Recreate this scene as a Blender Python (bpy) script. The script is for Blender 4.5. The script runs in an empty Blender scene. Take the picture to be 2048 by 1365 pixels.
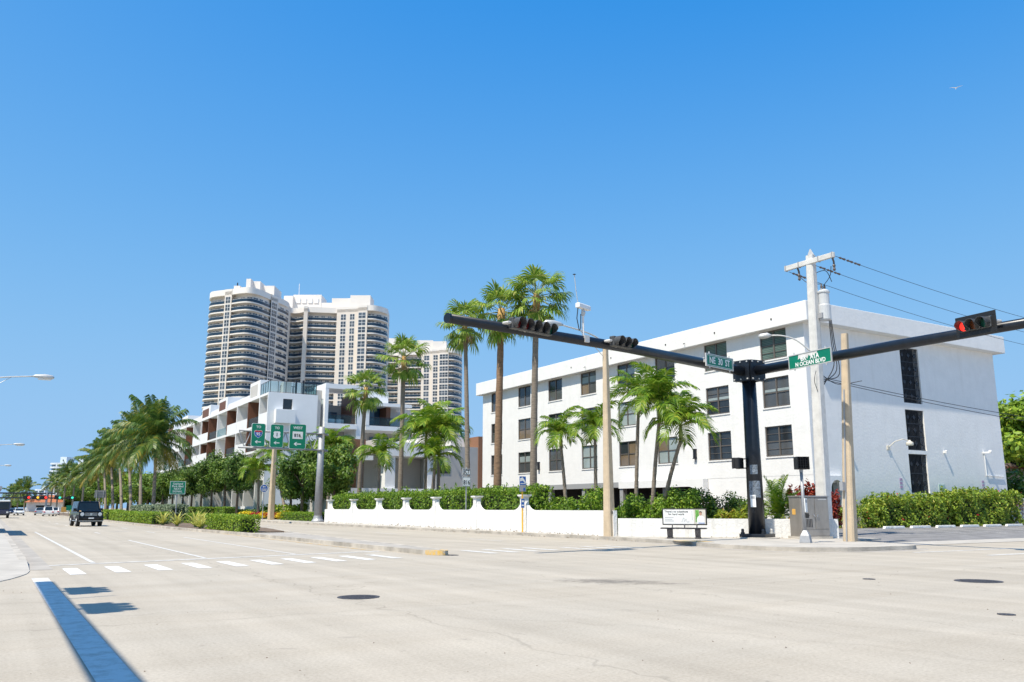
import bpy, math, random
import numpy as np
from mathutils import Vector, Matrix
random.seed(7); RNG = np.random.default_rng(7)
R = math.radians
scene = bpy.context.scene
COL = scene.collection

# ---------------------------------------------------------------- camera, sky, sun, exposure
FPX, YAW, CAMH = 1680.0, R(31.41), 1.5
PITCH = math.atan(333.5 / FPX)
cd = bpy.data.cameras.new('camera'); cam = bpy.data.objects.new('camera', cd); COL.objects.link(cam)
cd.sensor_width = 36.0; cd.lens = 36.0 * FPX / 2048.0; cd.clip_start = 0.1; cd.clip_end = 6000
cam.location = (0, 0, CAMH); cam.rotation_euler = (R(90) + PITCH, 0, -YAW)
scene.camera = cam
SUN_EL, SUN_AZ = R(60), math.atan2(-0.966, -0.259)          # azimuth clockwise from +Y
world = bpy.data.worlds.new('World'); scene.world = world; world.use_nodes = True
wn = world.node_tree.nodes; wl = world.node_tree.links; wn.clear()
wo = wn.new('ShaderNodeOutputWorld'); wb = wn.new('ShaderNodeBackground'); sk = wn.new('ShaderNodeTexSky')
sk.sky_type = 'NISHITA'; sk.sun_disc = False; sk.sun_elevation = SUN_EL; sk.sun_rotation = SUN_AZ
sk.air_density = 0.5; sk.dust_density = 0.3; sk.ozone_density = 6.0; sk.altitude = 0
sx_ = wn.new('ShaderNodeSeparateXYZ'); cx_ = wn.new('ShaderNodeCombineXYZ'); wl.new(sk.outputs[0], sx_.inputs[0])
def wm(op, a_, v):
    q = wn.new('ShaderNodeMath'); q.operation = op; wl.new(a_, q.inputs[0])
    if v is not None: q.inputs[1].default_value = v
    return q.outputs[0]
for ch, (off, rate, top_) in enumerate(((.35, 2.0, .33), (.30, 1.5, .57), (.0, 1.3, .88))):     # film-like shoulder: top * (1 - exp(-rate * (sky - off)))
    v = wm('MULTIPLY', wm('MAXIMUM', wm('SUBTRACT', sx_.outputs[ch], off), 0.0), -rate); v = wm('EXPONENT', v, None)
    v = wm('MULTIPLY', wm('MULTIPLY_ADD', v, -1.0), top_ / .1717)
    v.node.inputs[0].links[0].from_node.inputs[2].default_value = 1.0; wl.new(v, cx_.inputs[ch])
wl.new(cx_.outputs[0], wb.inputs[0]); wb.inputs[1].default_value = 0.10
wl.new(wb.outputs[0], wo.inputs[0])
sd = bpy.data.lights.new('sun', 'SUN'); sun = bpy.data.objects.new('sun', sd); COL.objects.link(sun)
sd.energy = 3.75; sd.angle = R(0.53); sd.color = (1.0, 0.91, 0.76)
sdir = Vector((math.sin(SUN_AZ) * math.cos(SUN_EL), math.cos(SUN_AZ) * math.cos(SUN_EL), math.sin(SUN_EL)))
sun.rotation_euler = (-sdir).to_track_quat('-Z', 'Y').to_euler(); sun.location = (0, 0, 60)
vs = scene.view_settings; vs.view_transform = 'Standard'; vs.look = 'None'; vs.gamma = 1.0; vs.exposure = 0.78
vs.use_curve_mapping = False

# ---------------------------------------------------------------- helpers
_f = np.array([math.sin(YAW) * math.cos(PITCH), math.cos(YAW) * math.cos(PITCH), math.sin(PITCH)])
_r = np.array([math.cos(YAW), -math.sin(YAW), 0.0]); _u = np.cross(_r, _f)
def _ray(x, y): return _f + _r * (x - 1024) / FPX - _u * (y - 682.5) / FPX
def gnd(x, y, z=0.0):
    d = _ray(x, y); t = (z - CAMH) / d[2]; return (d[0] * t, d[1] * t, z)
def onX(x, y, X): d = _ray(x, y); t = X / d[0]; return (X, d[1] * t, CAMH + d[2] * t)
def onY(x, y, Y): d = _ray(x, y); t = Y / d[1]; return (d[0] * t, Y, CAMH + d[2] * t)
def onD(x, y, D):                                        # at horizontal distance D along the view heading
    d = _ray(x, y); t = D / (d[0] * math.sin(YAW) + d[1] * math.cos(YAW)); return (d[0] * t, d[1] * t, CAMH + d[2] * t)

class MB:
    def __init__(s): s.v = []; s.f = []; s.m = []
    def add(s, vs_, fs, m=0):
        n = len(s.v); s.v += [tuple(p) for p in vs_]; s.f += [tuple(i + n for i in f) for f in fs]; s.m += [m] * len(fs); return s
    def box(s, x0, x1, y0, y1, z0, z1, m=0):
        return s.add([(x0, y0, z0), (x1, y0, z0), (x1, y1, z0), (x0, y1, z0), (x0, y0, z1), (x1, y0, z1), (x1, y1, z1), (x0, y1, z1)],
                     [(3, 2, 1, 0), (4, 5, 6, 7), (0, 1, 5, 4), (1, 2, 6, 5), (2, 3, 7, 6), (3, 0, 4, 7)], m)
    def frustum(s, b, t, z0, z1, m=0):                   # b, t = (x0,x1,y0,y1)
        return s.add([(b[0], b[2], z0), (b[1], b[2], z0), (b[1], b[3], z0), (b[0], b[3], z0), (t[0], t[2], z1), (t[1], t[2], z1), (t[1], t[3], z1), (t[0], t[3], z1)],
                     [(3, 2, 1, 0), (4, 5, 6, 7), (0, 1, 5, 4), (1, 2, 6, 5), (2, 3, 7, 6), (3, 0, 4, 7)], m)
    def prism(s, poly, z0, z1, m=0):                     # polygon in xy, extruded in z
        n = len(poly); a = sum(poly[i][0] * poly[(i + 1) % n][1] - poly[(i + 1) % n][0] * poly[i][1] for i in range(n))
        if a < 0: poly = poly[::-1]
        return s.add([(p[0], p[1], z0) for p in poly] + [(p[0], p[1], z1) for p in poly],
                     [tuple(range(n - 1, -1, -1)), tuple(range(n, 2 * n))] + [(i, (i + 1) % n, n + (i + 1) % n, n + i) for i in range(n)], m)
    def slab(s, poly, o, ax, ay, az, d0, d1, m=0):       # polygon (a,b) in plane o + a*ax + b*ay, extruded along az
        o, ax, ay, az = map(Vector, (o, ax, ay, az)); n = len(poly)
        P = [o + ax * a + ay * b + az * d0 for a, b in poly] + [o + ax * a + ay * b + az * d1 for a, b in poly]
        return s.add(P, [tuple(range(n - 1, -1, -1)), tuple(range(n, 2 * n))] + [(i, (i + 1) % n, n + (i + 1) % n, n + i) for i in range(n)], m)
    def tube(s, pts, rad, n=8, m=0, cap=True):
        pts = [Vector(p) for p in pts]
        if not hasattr(rad, '__len__'): rad = [rad] * len(pts)
        t0 = (pts[1] - pts[0]).normalized(); up = Vector((0, 0, 1)) if abs(t0.z) < .9 else Vector((1, 0, 0))
        a = t0.cross(up).normalized(); V = []; F = []
        for i, p in enumerate(pts):
            t = (pts[min(i + 1, len(pts) - 1)] - pts[max(i - 1, 0)]).normalized()
            a = (a - t * a.dot(t)).normalized(); b = t.cross(a)
            for k in range(n):
                g = 2 * math.pi * k / n; V.append(p + (a * math.cos(g) + b * math.sin(g)) * rad[i])
        for i in range(len(pts) - 1):
            for k in range(n): F.append((i * n + k, i * n + (k + 1) % n, (i + 1) * n + (k + 1) % n, (i + 1) * n + k))
        if cap: F += [tuple(range(n - 1, -1, -1)), tuple(range((len(pts) - 1) * n, len(pts) * n))]
        return s.add(V, F, m)
    def lathe(s, prof, c=(0, 0, 0), n=16, m=0):          # prof [(r,z)], closed top and bottom
        V = []; F = []
        for r_, z in prof:
            for k in range(n): g = 2 * math.pi * k / n; V.append((c[0] + r_ * math.cos(g), c[1] + r_ * math.sin(g), c[2] + z))
        for i in range(len(prof) - 1):
            for k in range(n): F.append((i * n + k, i * n + (k + 1) % n, (i + 1) * n + (k + 1) % n, (i + 1) * n + k))
        F += [tuple(range(n - 1, -1, -1)), tuple(range((len(prof) - 1) * n, len(prof) * n))]
        return s.add(V, F, m)
    def strip(s, pts, z0, z1, th, m=0):                  # upright ribbon wall along xy polyline with thickness th (to the left side)
        n = len(pts); off = []
        for i in range(n):
            a = Vector(pts[max(i - 1, 0)][:2]); b = Vector(pts[min(i + 1, n - 1)][:2]); d = (b - a).normalized(); off.append((pts[i][0] - d.y * th, pts[i][1] + d.x * th))
        V = []
        for i in range(n): V += [(pts[i][0], pts[i][1], z0), (pts[i][0], pts[i][1], z1), (off[i][0], off[i][1], z1), (off[i][0], off[i][1], z0)]
        F = [(0, 1, 2, 3), (4 * n - 1, 4 * n - 2, 4 * n - 3, 4 * n - 4)]
        for i in range(n - 1):
            a = 4 * i; b = a + 4
            F += [(a, b, b + 1, a + 1), (a + 1, b + 1, b + 2, a + 2), (a + 2, b + 2, b + 3, a + 3), (a + 3, b + 3, b, a)]
        return s.add(V, F, m)
    def mesh(s, name, mats, smooth=False):
        me = bpy.data.meshes.new(name); me.from_pydata(s.v, [], s.f)
        for mt in (mats if isinstance(mats, (list, tuple)) else [mats]): me.materials.append(mt)
        if any(s.m): me.polygons.foreach_set('material_index', s.m)
        if smooth:
            me.polygons.foreach_set('use_smooth', [True] * len(s.f))
        me.update(); return me
    def build(s, name, mats, parent=None, loc=None, rz=None, smooth=False, bev=0, seg=2, W=False):
        return place(name, s.mesh(name, mats, smooth), parent, loc, rz, bev, seg, W)

def place(name, me, parent=None, loc=None, rz=None, bev=0, seg=2, W=False):
    o = bpy.data.objects.new(name, me); COL.objects.link(o)
    if parent is not None:
        o.parent = parent
        if W: o.matrix_parent_inverse = Matrix.Translation(-Vector(parent.location))
    if loc is not None: o.location = loc
    if rz is not None: o.rotation_euler = (0, 0, rz)
    if bev:
        b = o.modifiers.new('edge', 'BEVEL'); b.width = bev; b.segments = seg; b.limit_method = 'ANGLE'; b.angle_limit = R(35)
    return o
def tag(o, label, cat, group=None, kind=None):
    if label: o['label'] = label
    if cat: o['category'] = cat
    if group: o['group'] = group
    if kind: o['kind'] = kind
    return o
def thing(name, label, cat, loc=(0, 0, 0), rz=0, group=None):
    o = bpy.data.objects.new(name, None); COL.objects.link(o); o.location = loc; o.rotation_euler = (0, 0, rz); o.empty_display_size = .3
    return tag(o, label, cat, group)
def struct(o, label=None):
    o['kind'] = 'structure'
    if label: o['label'] = label
    return o
def copy_tree(o, parent=None):
    c = o.copy(); COL.objects.link(c); c.parent = parent
    if parent is not None: c.matrix_parent_inverse = o.matrix_parent_inverse.copy()
    for ch in list(o.children): copy_tree(ch, c)
    return c
def text(name, body, size, mat, parent, loc, align='CENTER', W=False, bold=.0, sx=1.0, rx=R(90), ry=0, rz=0, sp=1.0):
    cu = bpy.data.curves.new(name, 'FONT'); cu.body = body; cu.size = size; cu.align_x = align; cu.align_y = 'CENTER'
    cu.extrude = .004; cu.offset = bold; cu.space_line = .95; cu.space_character = sp; cu.resolution_u = 3
    t = bpy.data.objects.new('tmp', cu); COL.objects.link(t)
    me = bpy.data.meshes.new_from_object(t); bpy.data.objects.remove(t)
    me.materials.clear(); me.materials.append(mat); me.name = name
    o = bpy.data.objects.new(name, me); COL.objects.link(o); o.parent = parent; o.location = loc; o.rotation_euler = (rx, ry, rz); o.scale = (sx, 1, 1)
    return o

# ---------------------------------------------------------------- materials
def mat(name, col, rough=.6, metal=0.0, var=.08, scale=2.0, bump=0.0, bscale=30.0, spec=.5, coat=0, stretch=None, detail=4.0, streak=0):
    m = bpy.data.materials.new(name); m.use_nodes = True; nt = m.node_tree; n = nt.nodes; l = nt.links
    p = n['Principled BSDF']; p.inputs['Roughness'].default_value = rough; p.inputs['Metallic'].default_value = metal
    p.inputs['Specular IOR Level'].default_value = spec; p.inputs['Coat Weight'].default_value = coat
    if var or bump:
        ge = n.new('ShaderNodeNewGeometry'); src = ge.outputs['Position']
        if stretch:
            mp = n.new('ShaderNodeMapping'); mp.inputs['Scale'].default_value = stretch; l.new(src, mp.inputs['Vector']); src = mp.outputs[0]
    if var:
        tx = n.new('ShaderNodeTexNoise'); tx.inputs['Scale'].default_value = scale; tx.inputs['Detail'].default_value = detail; tx.inputs['Roughness'].default_value = .6
        l.new(src, tx.inputs['Vector'])
        cr = n.new('ShaderNodeValToRGB'); e = cr.color_ramp.elements; e[0].position = .3; e[1].position = .7
        e[0].color = (*[max(c * (1 - var), 0) for c in col], 1); e[1].color = (*[min(c * (1 + var), 1) for c in col], 1)
        l.new(tx.outputs['Fac'], cr.inputs[0]); l.new(cr.outputs[0], p.inputs['Base Color'])
        if streak:                                        # rain streaks and blotchy repainting
            m2 = n.new('ShaderNodeMapping'); m2.inputs['Scale'].default_value = (2.6, 2.6, .22); l.new(ge.outputs['Position'], m2.inputs['Vector'])
            t3 = n.new('ShaderNodeTexNoise'); t3.inputs['Scale'].default_value = 1.0; t3.inputs['Detail'].default_value = 7; t3.inputs['Roughness'].default_value = .7; l.new(m2.outputs[0], t3.inputs['Vector'])
            r3 = n.new('ShaderNodeValToRGB'); e3 = r3.color_ramp.elements; e3[0].position = .30; e3[1].position = .48; e3[0].color = (1 - streak, 1 - streak * 1.05, 1 - streak * 1.15, 1); e3[1].color = (1, 1, 1, 1); l.new(t3.outputs['Fac'], r3.inputs[0])
            x3 = n.new('ShaderNodeMix'); x3.data_type = 'RGBA'; x3.blend_type = 'MULTIPLY'; x3.inputs[0].default_value = 1; l.new(cr.outputs[0], x3.inputs['A']); l.new(r3.outputs[0], x3.inputs['B']); l.new(x3.outputs['Result'], p.inputs['Base Color'])
    else: p.inputs['Base Color'].default_value = (*col, 1)
    if bump:
        t2 = n.new('ShaderNodeTexNoise'); t2.inputs['Scale'].default_value = bscale; t2.inputs['Detail'].default_value = 3; l.new(src, t2.inputs['Vector'])
        b = n.new('ShaderNodeBump'); b.inputs['Strength'].default_value = bump; b.inputs['Distance'].default_value = .05
        l.new(t2.outputs['Fac'], b.inputs['Height']); l.new(b.outputs[0], p.inputs['Normal'])
    return m
def leafmat(name, c0, c1, c2=None, trans=.35, rough=.45):
    m = bpy.data.materials.new(name); m.use_nodes = True; nt = m.node_tree; n = nt.nodes; l = nt.links
    p = n['Principled BSDF']; p.inputs['Roughness'].default_value = rough; p.inputs['Specular IOR Level'].default_value = .35
    ge = n.new('ShaderNodeNewGeometry'); cr = n.new('ShaderNodeValToRGB'); e = cr.color_ramp.elements
    e[0].color = (*c0, 1); e[1].color = (*c1, 1); e[1].position = .85 if c2 else 1
    if c2: k = e.new(.97); k.color = (*c2, 1)
    l.new(ge.outputs['Random Per Island'], cr.inputs[0]); l.new(cr.outputs[0], p.inputs['Base Color'])
    t = n.new('ShaderNodeBsdfTranslucent'); l.new(cr.outputs[0], t.inputs[0]); mx = n.new('ShaderNodeMixShader'); mx.inputs[0].default_value = trans
    l.new(p.outputs[0], mx.inputs[1]); l.new(t.outputs[0], mx.inputs[2]); l.new(mx.outputs[0], n['Material Output'].inputs['Surface'])
    return m
def emit(name, col, st):
    m = bpy.data.materials.new(name); m.use_nodes = True; p = m.node_tree.nodes['Principled BSDF']
    p.inputs['Base Color'].default_value = (*col, 1); p.inputs['Emission Color'].default_value = (*col, 1); p.inputs['Emission Strength'].default_value = st; p.inputs['Roughness'].default_value = .3
    return m

def road_mat():
    m = bpy.data.materials.new('road_surface'); m.use_nodes = True; nt = m.node_tree; n = nt.nodes; l = nt.links; p = n['Principled BSDF']
    ge = n.new('ShaderNodeNewGeometry'); pos = ge.outputs['Position']
    def noise(sc, stretch=None, det=4, rg=.6):
        t = n.new('ShaderNodeTexNoise'); t.inputs['Scale'].default_value = sc; t.inputs['Detail'].default_value = det; t.inputs['Roughness'].default_value = rg
        if stretch:
            mp = n.new('ShaderNodeMapping'); mp.inputs['Scale'].default_value = stretch; l.new(pos, mp.inputs['Vector']); l.new(mp.outputs[0], t.inputs['Vector'])
        else: l.new(pos, t.inputs['Vector'])
        return t.outputs['Fac']
    def ramp(v, p0, c0, p1, c1):
        r_ = n.new('ShaderNodeValToRGB'); e = r_.color_ramp.elements; e[0].position = p0; e[1].position = p1
        e[0].color = (*c0, 1); e[1].color = (*c1, 1); l.new(v, r_.inputs[0]); return r_.outputs[0]
    def mul(a, b, f=1.0):
        x = n.new('ShaderNodeMix'); x.data_type = 'RGBA'; x.blend_type = 'MULTIPLY'; x.inputs[0].default_value = f
        l.new(a, x.inputs['A']); l.new(b, x.inputs['B']); return x.outputs['Result']
    c = ramp(noise(.35, None, 5), .3, (.445, .405, .342), .7, (.50, .45, .375))
    c = mul(c, ramp(noise(26, None, 4, .75), .30, (.76, .75, .74), .60, (1.0, 1.0, 1.0)))             # aggregate
    c = mul(c, ramp(noise(1.0, (1.1, .035, 1), 4), .34, (.885, .88, .872), .62, (1.03, 1.03, 1.03)))                # wheel streaks along the avenue
    c = mul(c, ramp(noise(1.0, (.04, .9, 1), 4), .32, (.92, .908, .89), .6, (1, 1, 1)))                # and across, along the side street
    c = mul(c, ramp(noise(2.6, None, 7, .72), .29, (.70, .70, .71), .375, (1, 1, 1)))                    # small dark patches
    # cracks
    vo = n.new('ShaderNodeTexVoronoi'); vo.feature = 'DISTANCE_TO_EDGE'; vo.inputs['Scale'].default_value = .16; vo.inputs['Randomness'].default_value = 1
    wv = n.new('ShaderNodeTexNoise'); wv.inputs['Scale'].default_value = 1.2; l.new(pos, wv.inputs['Vector'])
    ma = n.new('ShaderNodeMix'); ma.data_type = 'RGBA'; ma.blend_type = 'ADD'; ma.inputs[0].default_value = 1.4; l.new(pos, ma.inputs['A']); l.new(wv.outputs['Color'], ma.inputs['B']); ma.clamp_result = False
    l.new(ma.outputs['Result'], vo.inputs['Vector'])
    crk = ramp(vo.outputs['Distance'], .0, (.74, .73, .72), .0026, (1, 1, 1))
    msk = ramp(noise(.22, None, 2), .52, (0, 0, 0), .60, (1, 1, 1))
    x = n.new('ShaderNodeMix'); x.data_type = 'RGBA'; x.blend_type = 'MULTIPLY'; l.new(msk, x.inputs[0]); l.new(c, x.inputs['A']); l.new(crk, x.inputs['B']); c = x.outputs['Result']
    # the worn oil stain where cars wait (a mark with its own shape)
    def stain(c, cx, cy, ang, lx, ly, dark):
        mp = n.new('ShaderNodeMapping'); mp.vector_type = 'TEXTURE'; mp.inputs['Location'].default_value = (cx, cy, 0); mp.inputs['Rotation'].default_value = (0, 0, ang); mp.inputs['Scale'].default_value = (lx, ly, 100)
        l.new(pos, mp.inputs['Vector']); ln = n.new('ShaderNodeVectorMath'); ln.operation = 'LENGTH'; l.new(mp.outputs[0], ln.inputs[0])
        ad = n.new('ShaderNodeMath'); ad.operation = 'MULTIPLY_ADD'; l.new(noise(3.5, None, 6, .75), ad.inputs[0]); ad.inputs[1].default_value = 1.1; l.new(ln.outputs['Value'], ad.inputs[2])
        return mul(c, ramp(ad.outputs[0], .58, (dark, dark, dark * 1.02), 1.5, (1, 1, 1)))
    a = gnd(1060, 1158); b = gnd(1390, 1169); cx, cy = (a[0] + b[0]) / 2, (a[1] + b[1]) / 2
    c = stain(c, cx, cy, math.atan2(b[1] - a[1], b[0] - a[0]), .85 * math.hypot(b[0] - a[0], b[1] - a[1]), 1.7, .42)
    for (px, py, lx, ly, dk) in [(1510, 1122, 1.3, .5, .7), (1590, 1124, .7, .35, .78), (700, 1275, .35, .22, .85), (570, 1298, .5, .12, .78), (330, 1105, 1.0, .5, .86), (1340, 1168, 1.6, .35, .7)]:
        q = gnd(px, py); c = stain(c, q[0], q[1], -.5, lx, ly, dk)
    # paving seams
    sp = n.new('ShaderNodeSeparateXYZ'); l.new(ma.outputs['Result'], sp.inputs[0])
    for (ax, v0, w, dk) in [(0, 5.1, .035, .84), (0, 10.6, .03, .86), (0, 21.4, .04, .86), (1, 20.4, .035, .86), (1, 12.2, .03, .84), (1, 31.0, .05, .86), (1, 47.0, .07, .86)]:
        d2 = n.new('ShaderNodeMath'); d2.operation = 'SUBTRACT'; l.new(sp.outputs[ax], d2.inputs[0]); d2.inputs[1].default_value = v0 + .7
        ab = n.new('ShaderNodeMath'); ab.operation = 'ABSOLUTE'; l.new(d2.outputs[0], ab.inputs[0]); c = mul(c, ramp(ab.outputs[0], w * .3, (dk, dk, dk), w, (1, 1, 1)))
    # curved tyre marks from turning cars
    for (cx, cy, rr, w, dk) in [(-4.0, 2.0, 12.9, .10, .93), (-4.0, 2.0, 14.5, .11, .94), (26, 34, 20.5, .14, .95), (26, 34, 22.1, .14, .95)]:
        sb = n.new('ShaderNodeVectorMath'); sb.operation = 'DISTANCE'; l.new(ma.outputs['Result'], sb.inputs[0]); sb.inputs[1].default_value = (cx + .7, cy + .7, .7)
        d2 = n.new('ShaderNodeMath'); d2.operation = 'SUBTRACT'; l.new(sb.outputs['Value'], d2.inputs[0]); d2.inputs[1].default_value = rr
        ab = n.new('ShaderNodeMath'); ab.operation = 'ABSOLUTE'; l.new(d2.outputs[0], ab.inputs[0])
        c = mul(c, ramp(ab.outputs[0], 0.0, (dk, dk, dk), w, (1, 1, 1)))
    l.new(c, p.inputs['Base Color']); p.inputs['Roughness'].default_value = .85; p.inputs['Specular IOR Level'].default_value = .25
    bm = n.new('ShaderNodeBump'); bm.inputs['Strength'].default_value = .35; bm.inputs['Distance'].default_value = .01; l.new(noise(60, None, 3), bm.inputs['Height']); l.new(bm.outputs[0], p.inputs['Normal'])
    return m
def paint_mat(name, col, wear=.5):                        # road paint with worn-through holes
    m = bpy.data.materials.new(name); m.use_nodes = True; nt = m.node_tree; n = nt.nodes; l = nt.links; p = n['Principled BSDF']
    ge = n.new('ShaderNodeNewGeometry'); t = n.new('ShaderNodeTexNoise'); t.inputs['Scale'].default_value = 4; t.inputs['Detail'].default_value = 8; t.inputs['Roughness'].default_value = .75
    l.new(ge.outputs['Position'], t.inputs['Vector']); r_ = n.new('ShaderNodeValToRGB'); e = r_.color_ramp.elements
    e[0].position = wear - .12; e[0].color = (.44, .42, .385, 1); e[1].position = wear + .05; e[1].color = (*col, 1); l.new(t.outputs['Fac'], r_.inputs[0]); l.new(r_.outputs[0], p.inputs['Base Color'])
    p.inputs['Roughness'].default_value = .7
    return m
def blind_mat(name, c0, c1, sc):                          # slatted blind seen through tinted glass
    m = bpy.data.materials.new(name); m.use_nodes = True; nt = m.node_tree; n = nt.nodes; l = nt.links; p = n['Principled BSDF']
    ge = n.new('ShaderNodeNewGeometry'); w = n.new('ShaderNodeTexWave'); w.bands_direction = 'Z'; w.inputs['Scale'].default_value = sc; w.inputs['Distortion'].default_value = .4
    l.new(ge.outputs['Position'], w.inputs['Vector']); r_ = n.new('ShaderNodeValToRGB'); e = r_.color_ramp.elements; e[0].color = (*c0, 1); e[1].color = (*c1, 1); e[0].position = .3; e[1].position = .6
    l.new(w.outputs['Fac'], r_.inputs[0]); t = n.new('ShaderNodeTexNoise'); t.inputs['Scale'].default_value = .8; l.new(ge.outputs['Position'], t.inputs['Vector'])
    x = n.new('ShaderNodeMix'); x.data_type = 'RGBA'; x.blend_type = 'MULTIPLY'; x.inputs[0].default_value = .5; l.new(r_.outputs[0], x.inputs['A']); l.new(t.outputs['Fac'], x.inputs['B'])
    l.new(x.outputs['Result'], p.inputs['Base Color']); p.inputs['Roughness'].default_value = .08; p.inputs['Coat Weight'].default_value = .3
    return m

def clear_glass(name, tint, f=.13):
    m = bpy.data.materials.new(name); m.use_nodes = True; nt = m.node_tree; n = nt.nodes; l = nt.links; p = n['Principled BSDF']; p.inputs['Base Color'].default_value = (*tint, 1); p.inputs['Roughness'].default_value = .05
    t = n.new('ShaderNodeBsdfTransparent'); t.inputs[0].default_value = (.80, .90, .92, 1); mx = n.new('ShaderNodeMixShader'); mx.inputs[0].default_value = f; l.new(t.outputs[0], mx.inputs[1]); l.new(p.outputs[0], mx.inputs[2]); l.new(mx.outputs[0], n['Material Output'].inputs['Surface']); return m
M = {}
M['road'] = road_mat()
M['white_paint'] = paint_mat('white_road_paint', (.72, .72, .70), .42)
M['faint_paint'] = paint_mat('faded_white_road_paint', (.64, .635, .61), .50)
M['old_paint'] = paint_mat('old_white_road_paint', (.62, .62, .60), .49)
M['yellow_paint'] = paint_mat('yellow_road_paint', (.64, .40, .08), .52)
M['concrete'] = mat('pavement_concrete', (.44, .41, .365), .85, var=.16, scale=1.1, bump=.3, bscale=40, detail=8)
M['kerb'] = mat('kerb_concrete', (.42, .385, .335), .85, var=.38, scale=1.0, bump=.4, bscale=25, detail=8)
M['gutter'] = mat('gutter_concrete', (.37, .34, .30), .85, var=.22, scale=1.1, detail=8)
M['soil'] = mat('mulch_soil', (.16, .115, .08), .9, var=.35, scale=9, bump=.6, bscale=20)
M['grass'] = mat('lawn_grass', (.09, .15, .035), .9, var=.35, scale=5, bump=.6, bscale=40)
M['earth'] = mat('sandy_ground', (.34, .31, .26), .9, var=.15, scale=.2)
M['asphalt'] = mat('parking_asphalt', (.20, .195, .195), .85, var=.3, scale=1.2, bump=.3, bscale=50)
M['stucco'] = mat('white_stucco', (.775, .775, .77), .8, var=.035, scale=1.4, bump=.22, bscale=6.5, spec=.2, detail=7, streak=.045)
M['stucco_dirty'] = mat('white_wall_render', (.76, .76, .75), .8, var=.05, scale=2.2, bump=.5, bscale=9, spec=.2, detail=7, streak=.22)
M['plaster'] = mat('smooth_white_plaster', (.78, .785, .79), .7, var=.03, scale=.8, spec=.3)
M['grey_plaster'] = mat('grey_plaster', (.40, .395, .39), .8, var=.05, scale=1)
M['lt_grey_plaster'] = mat('pale_grey_plaster', (.52, .50, .475), .8, var=.04, scale=1)
M['cream'] = mat('cream_tower_concrete', (.70, .635, .565), .8, var=.05, scale=.12)
M['cream_white'] = mat('pale_tower_concrete', (.75, .71, .665), .8, var=.05, scale=.12)
M['brick'] = mat('brown_brick_cladding', (.25, .12, .065), .8, var=.25, scale=9, stretch=(1, 1, 5))
M['wood'] = mat('dark_wood_cladding', (.15, .06, .03), .6, var=.2, scale=3, stretch=(1, 1, 6))
M['tower_rail'] = mat('dark_blue_balcony_glass', (.022, .045, .075), .2, var=.25, scale=.4, spec=.35)
M['tower_glass'] = mat('tower_window_glass', (.065, .085, .11), .12, var=.5, scale=.25, spec=.5)
M['glass_dark'] = mat('dark_window_glass', (.025, .03, .035), .06, var=.4, scale=.7, spec=.6)
M['glass_blue'] = mat('blue_tinted_glass', (.02, .05, .09), .05, var=.3, scale=.6, spec=.8)
M['rail_glass'] = mat('pale_balcony_glass', (.28, .38, .42), .08, var=.15, scale=.4, spec=.7)
M['clear'] = clear_glass('clear_railing_glass', (.10, .16, .18))
M['blind_grey'] = blind_mat('grey_blind', (.06, .065, .07), (.15, .16, .17), 6)
M['blind_aqua'] = blind_mat('aqua_blind', (.26, .33, .34), (.50, .57, .57), 4)
M['blind_tan'] = blind_mat('tan_blind', (.16, .11, .07), (.33, .25, .16), 5)
M['blind_green'] = blind_mat('green_blind', (.08, .14, .13), (.18, .25, .235), 3)
M['win_frame'] = mat('bronze_window_frame', (.15, .13, .115), .45, metal=.3, var=.15)
M['white_frame'] = mat('white_metal', (.76, .76, .76), .45, var=.04)
M['iron'] = mat('dark_iron', (.022, .024, .032), .5, metal=.4, var=.2)
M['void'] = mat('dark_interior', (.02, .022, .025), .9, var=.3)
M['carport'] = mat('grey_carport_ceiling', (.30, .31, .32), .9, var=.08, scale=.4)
M['mast'] = mat('dark_blue_black_steel', (.012, .016, .024), .33, metal=.2, var=.25, scale=4, spec=.5)
M['mast_scuff'] = mat('scuffed_paint', (.15, .18, .22), .6, var=.7, scale=14, detail=8)
M['black'] = mat('black_plastic', (.012, .012, .013), .5, var=.2)
M['signal_grey'] = mat('worn_signal_housing', (.075, .078, .082), .5, metal=.3, var=.35, scale=12, detail=6)
M['alu'] = mat('galvanised_steel', (.36, .37, .39), .55, metal=.4, var=.12, scale=5, detail=6)
M['steel'] = mat('stainless_cabinet', (.36, .33, .30), .42, metal=.55, var=.18, scale=2.2, stretch=(1, 1, .4), detail=6)
M['lamp_grey'] = mat('lamp_aluminium', (.55, .55, .54), .5, metal=.3, var=.08)
M['conc_pole'] = mat('beige_concrete_pole', (.52, .42, .30), .85, var=.13, scale=2.5, bump=.3, bscale=30, detail=8)
M['conc_white'] = mat('pale_concrete_pole', (.60, .595, .58), .85, var=.14, scale=2.4, bump=.3, bscale=30, detail=8)
M['trafo'] = mat('transformer_grey', (.52, .54, .56), .45, var=.08, scale=3)
M['cable'] = mat('black_cable', (.015, .015, .017), .6, var=0)
M['ceramic'] = mat('brown_ceramic', (.10, .085, .08), .3, var=.2)
M['sign_green'] = mat('sign_green', (.0, .205, .115), .4, var=.06, scale=3)
M['sign_white'] = mat('sign_white', (.80, .81, .80), .4, var=.04)
M['sign_blue'] = mat('sign_blue', (.03, .12, .42), .4, var=.06)
M['sign_red'] = mat('sign_red', (.55, .03, .04), .4, var=.06)
M['sign_black'] = mat('sign_black', (.015, .015, .015), .5, var=0)
M['sign_grey'] = mat('sign_back_grey', (.33, .34, .35), .5, metal=.5, var=.08)
M['sign_teal'] = mat('street_sign_green', (.0, .17, .10), .35, var=.08, scale=4)
M['yellow_post'] = mat('yellow_post', (.75, .42, .03), .5, var=.1)
M['orange'] = mat('orange_sticker', (.70, .40, .10), .5, var=.1)
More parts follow.
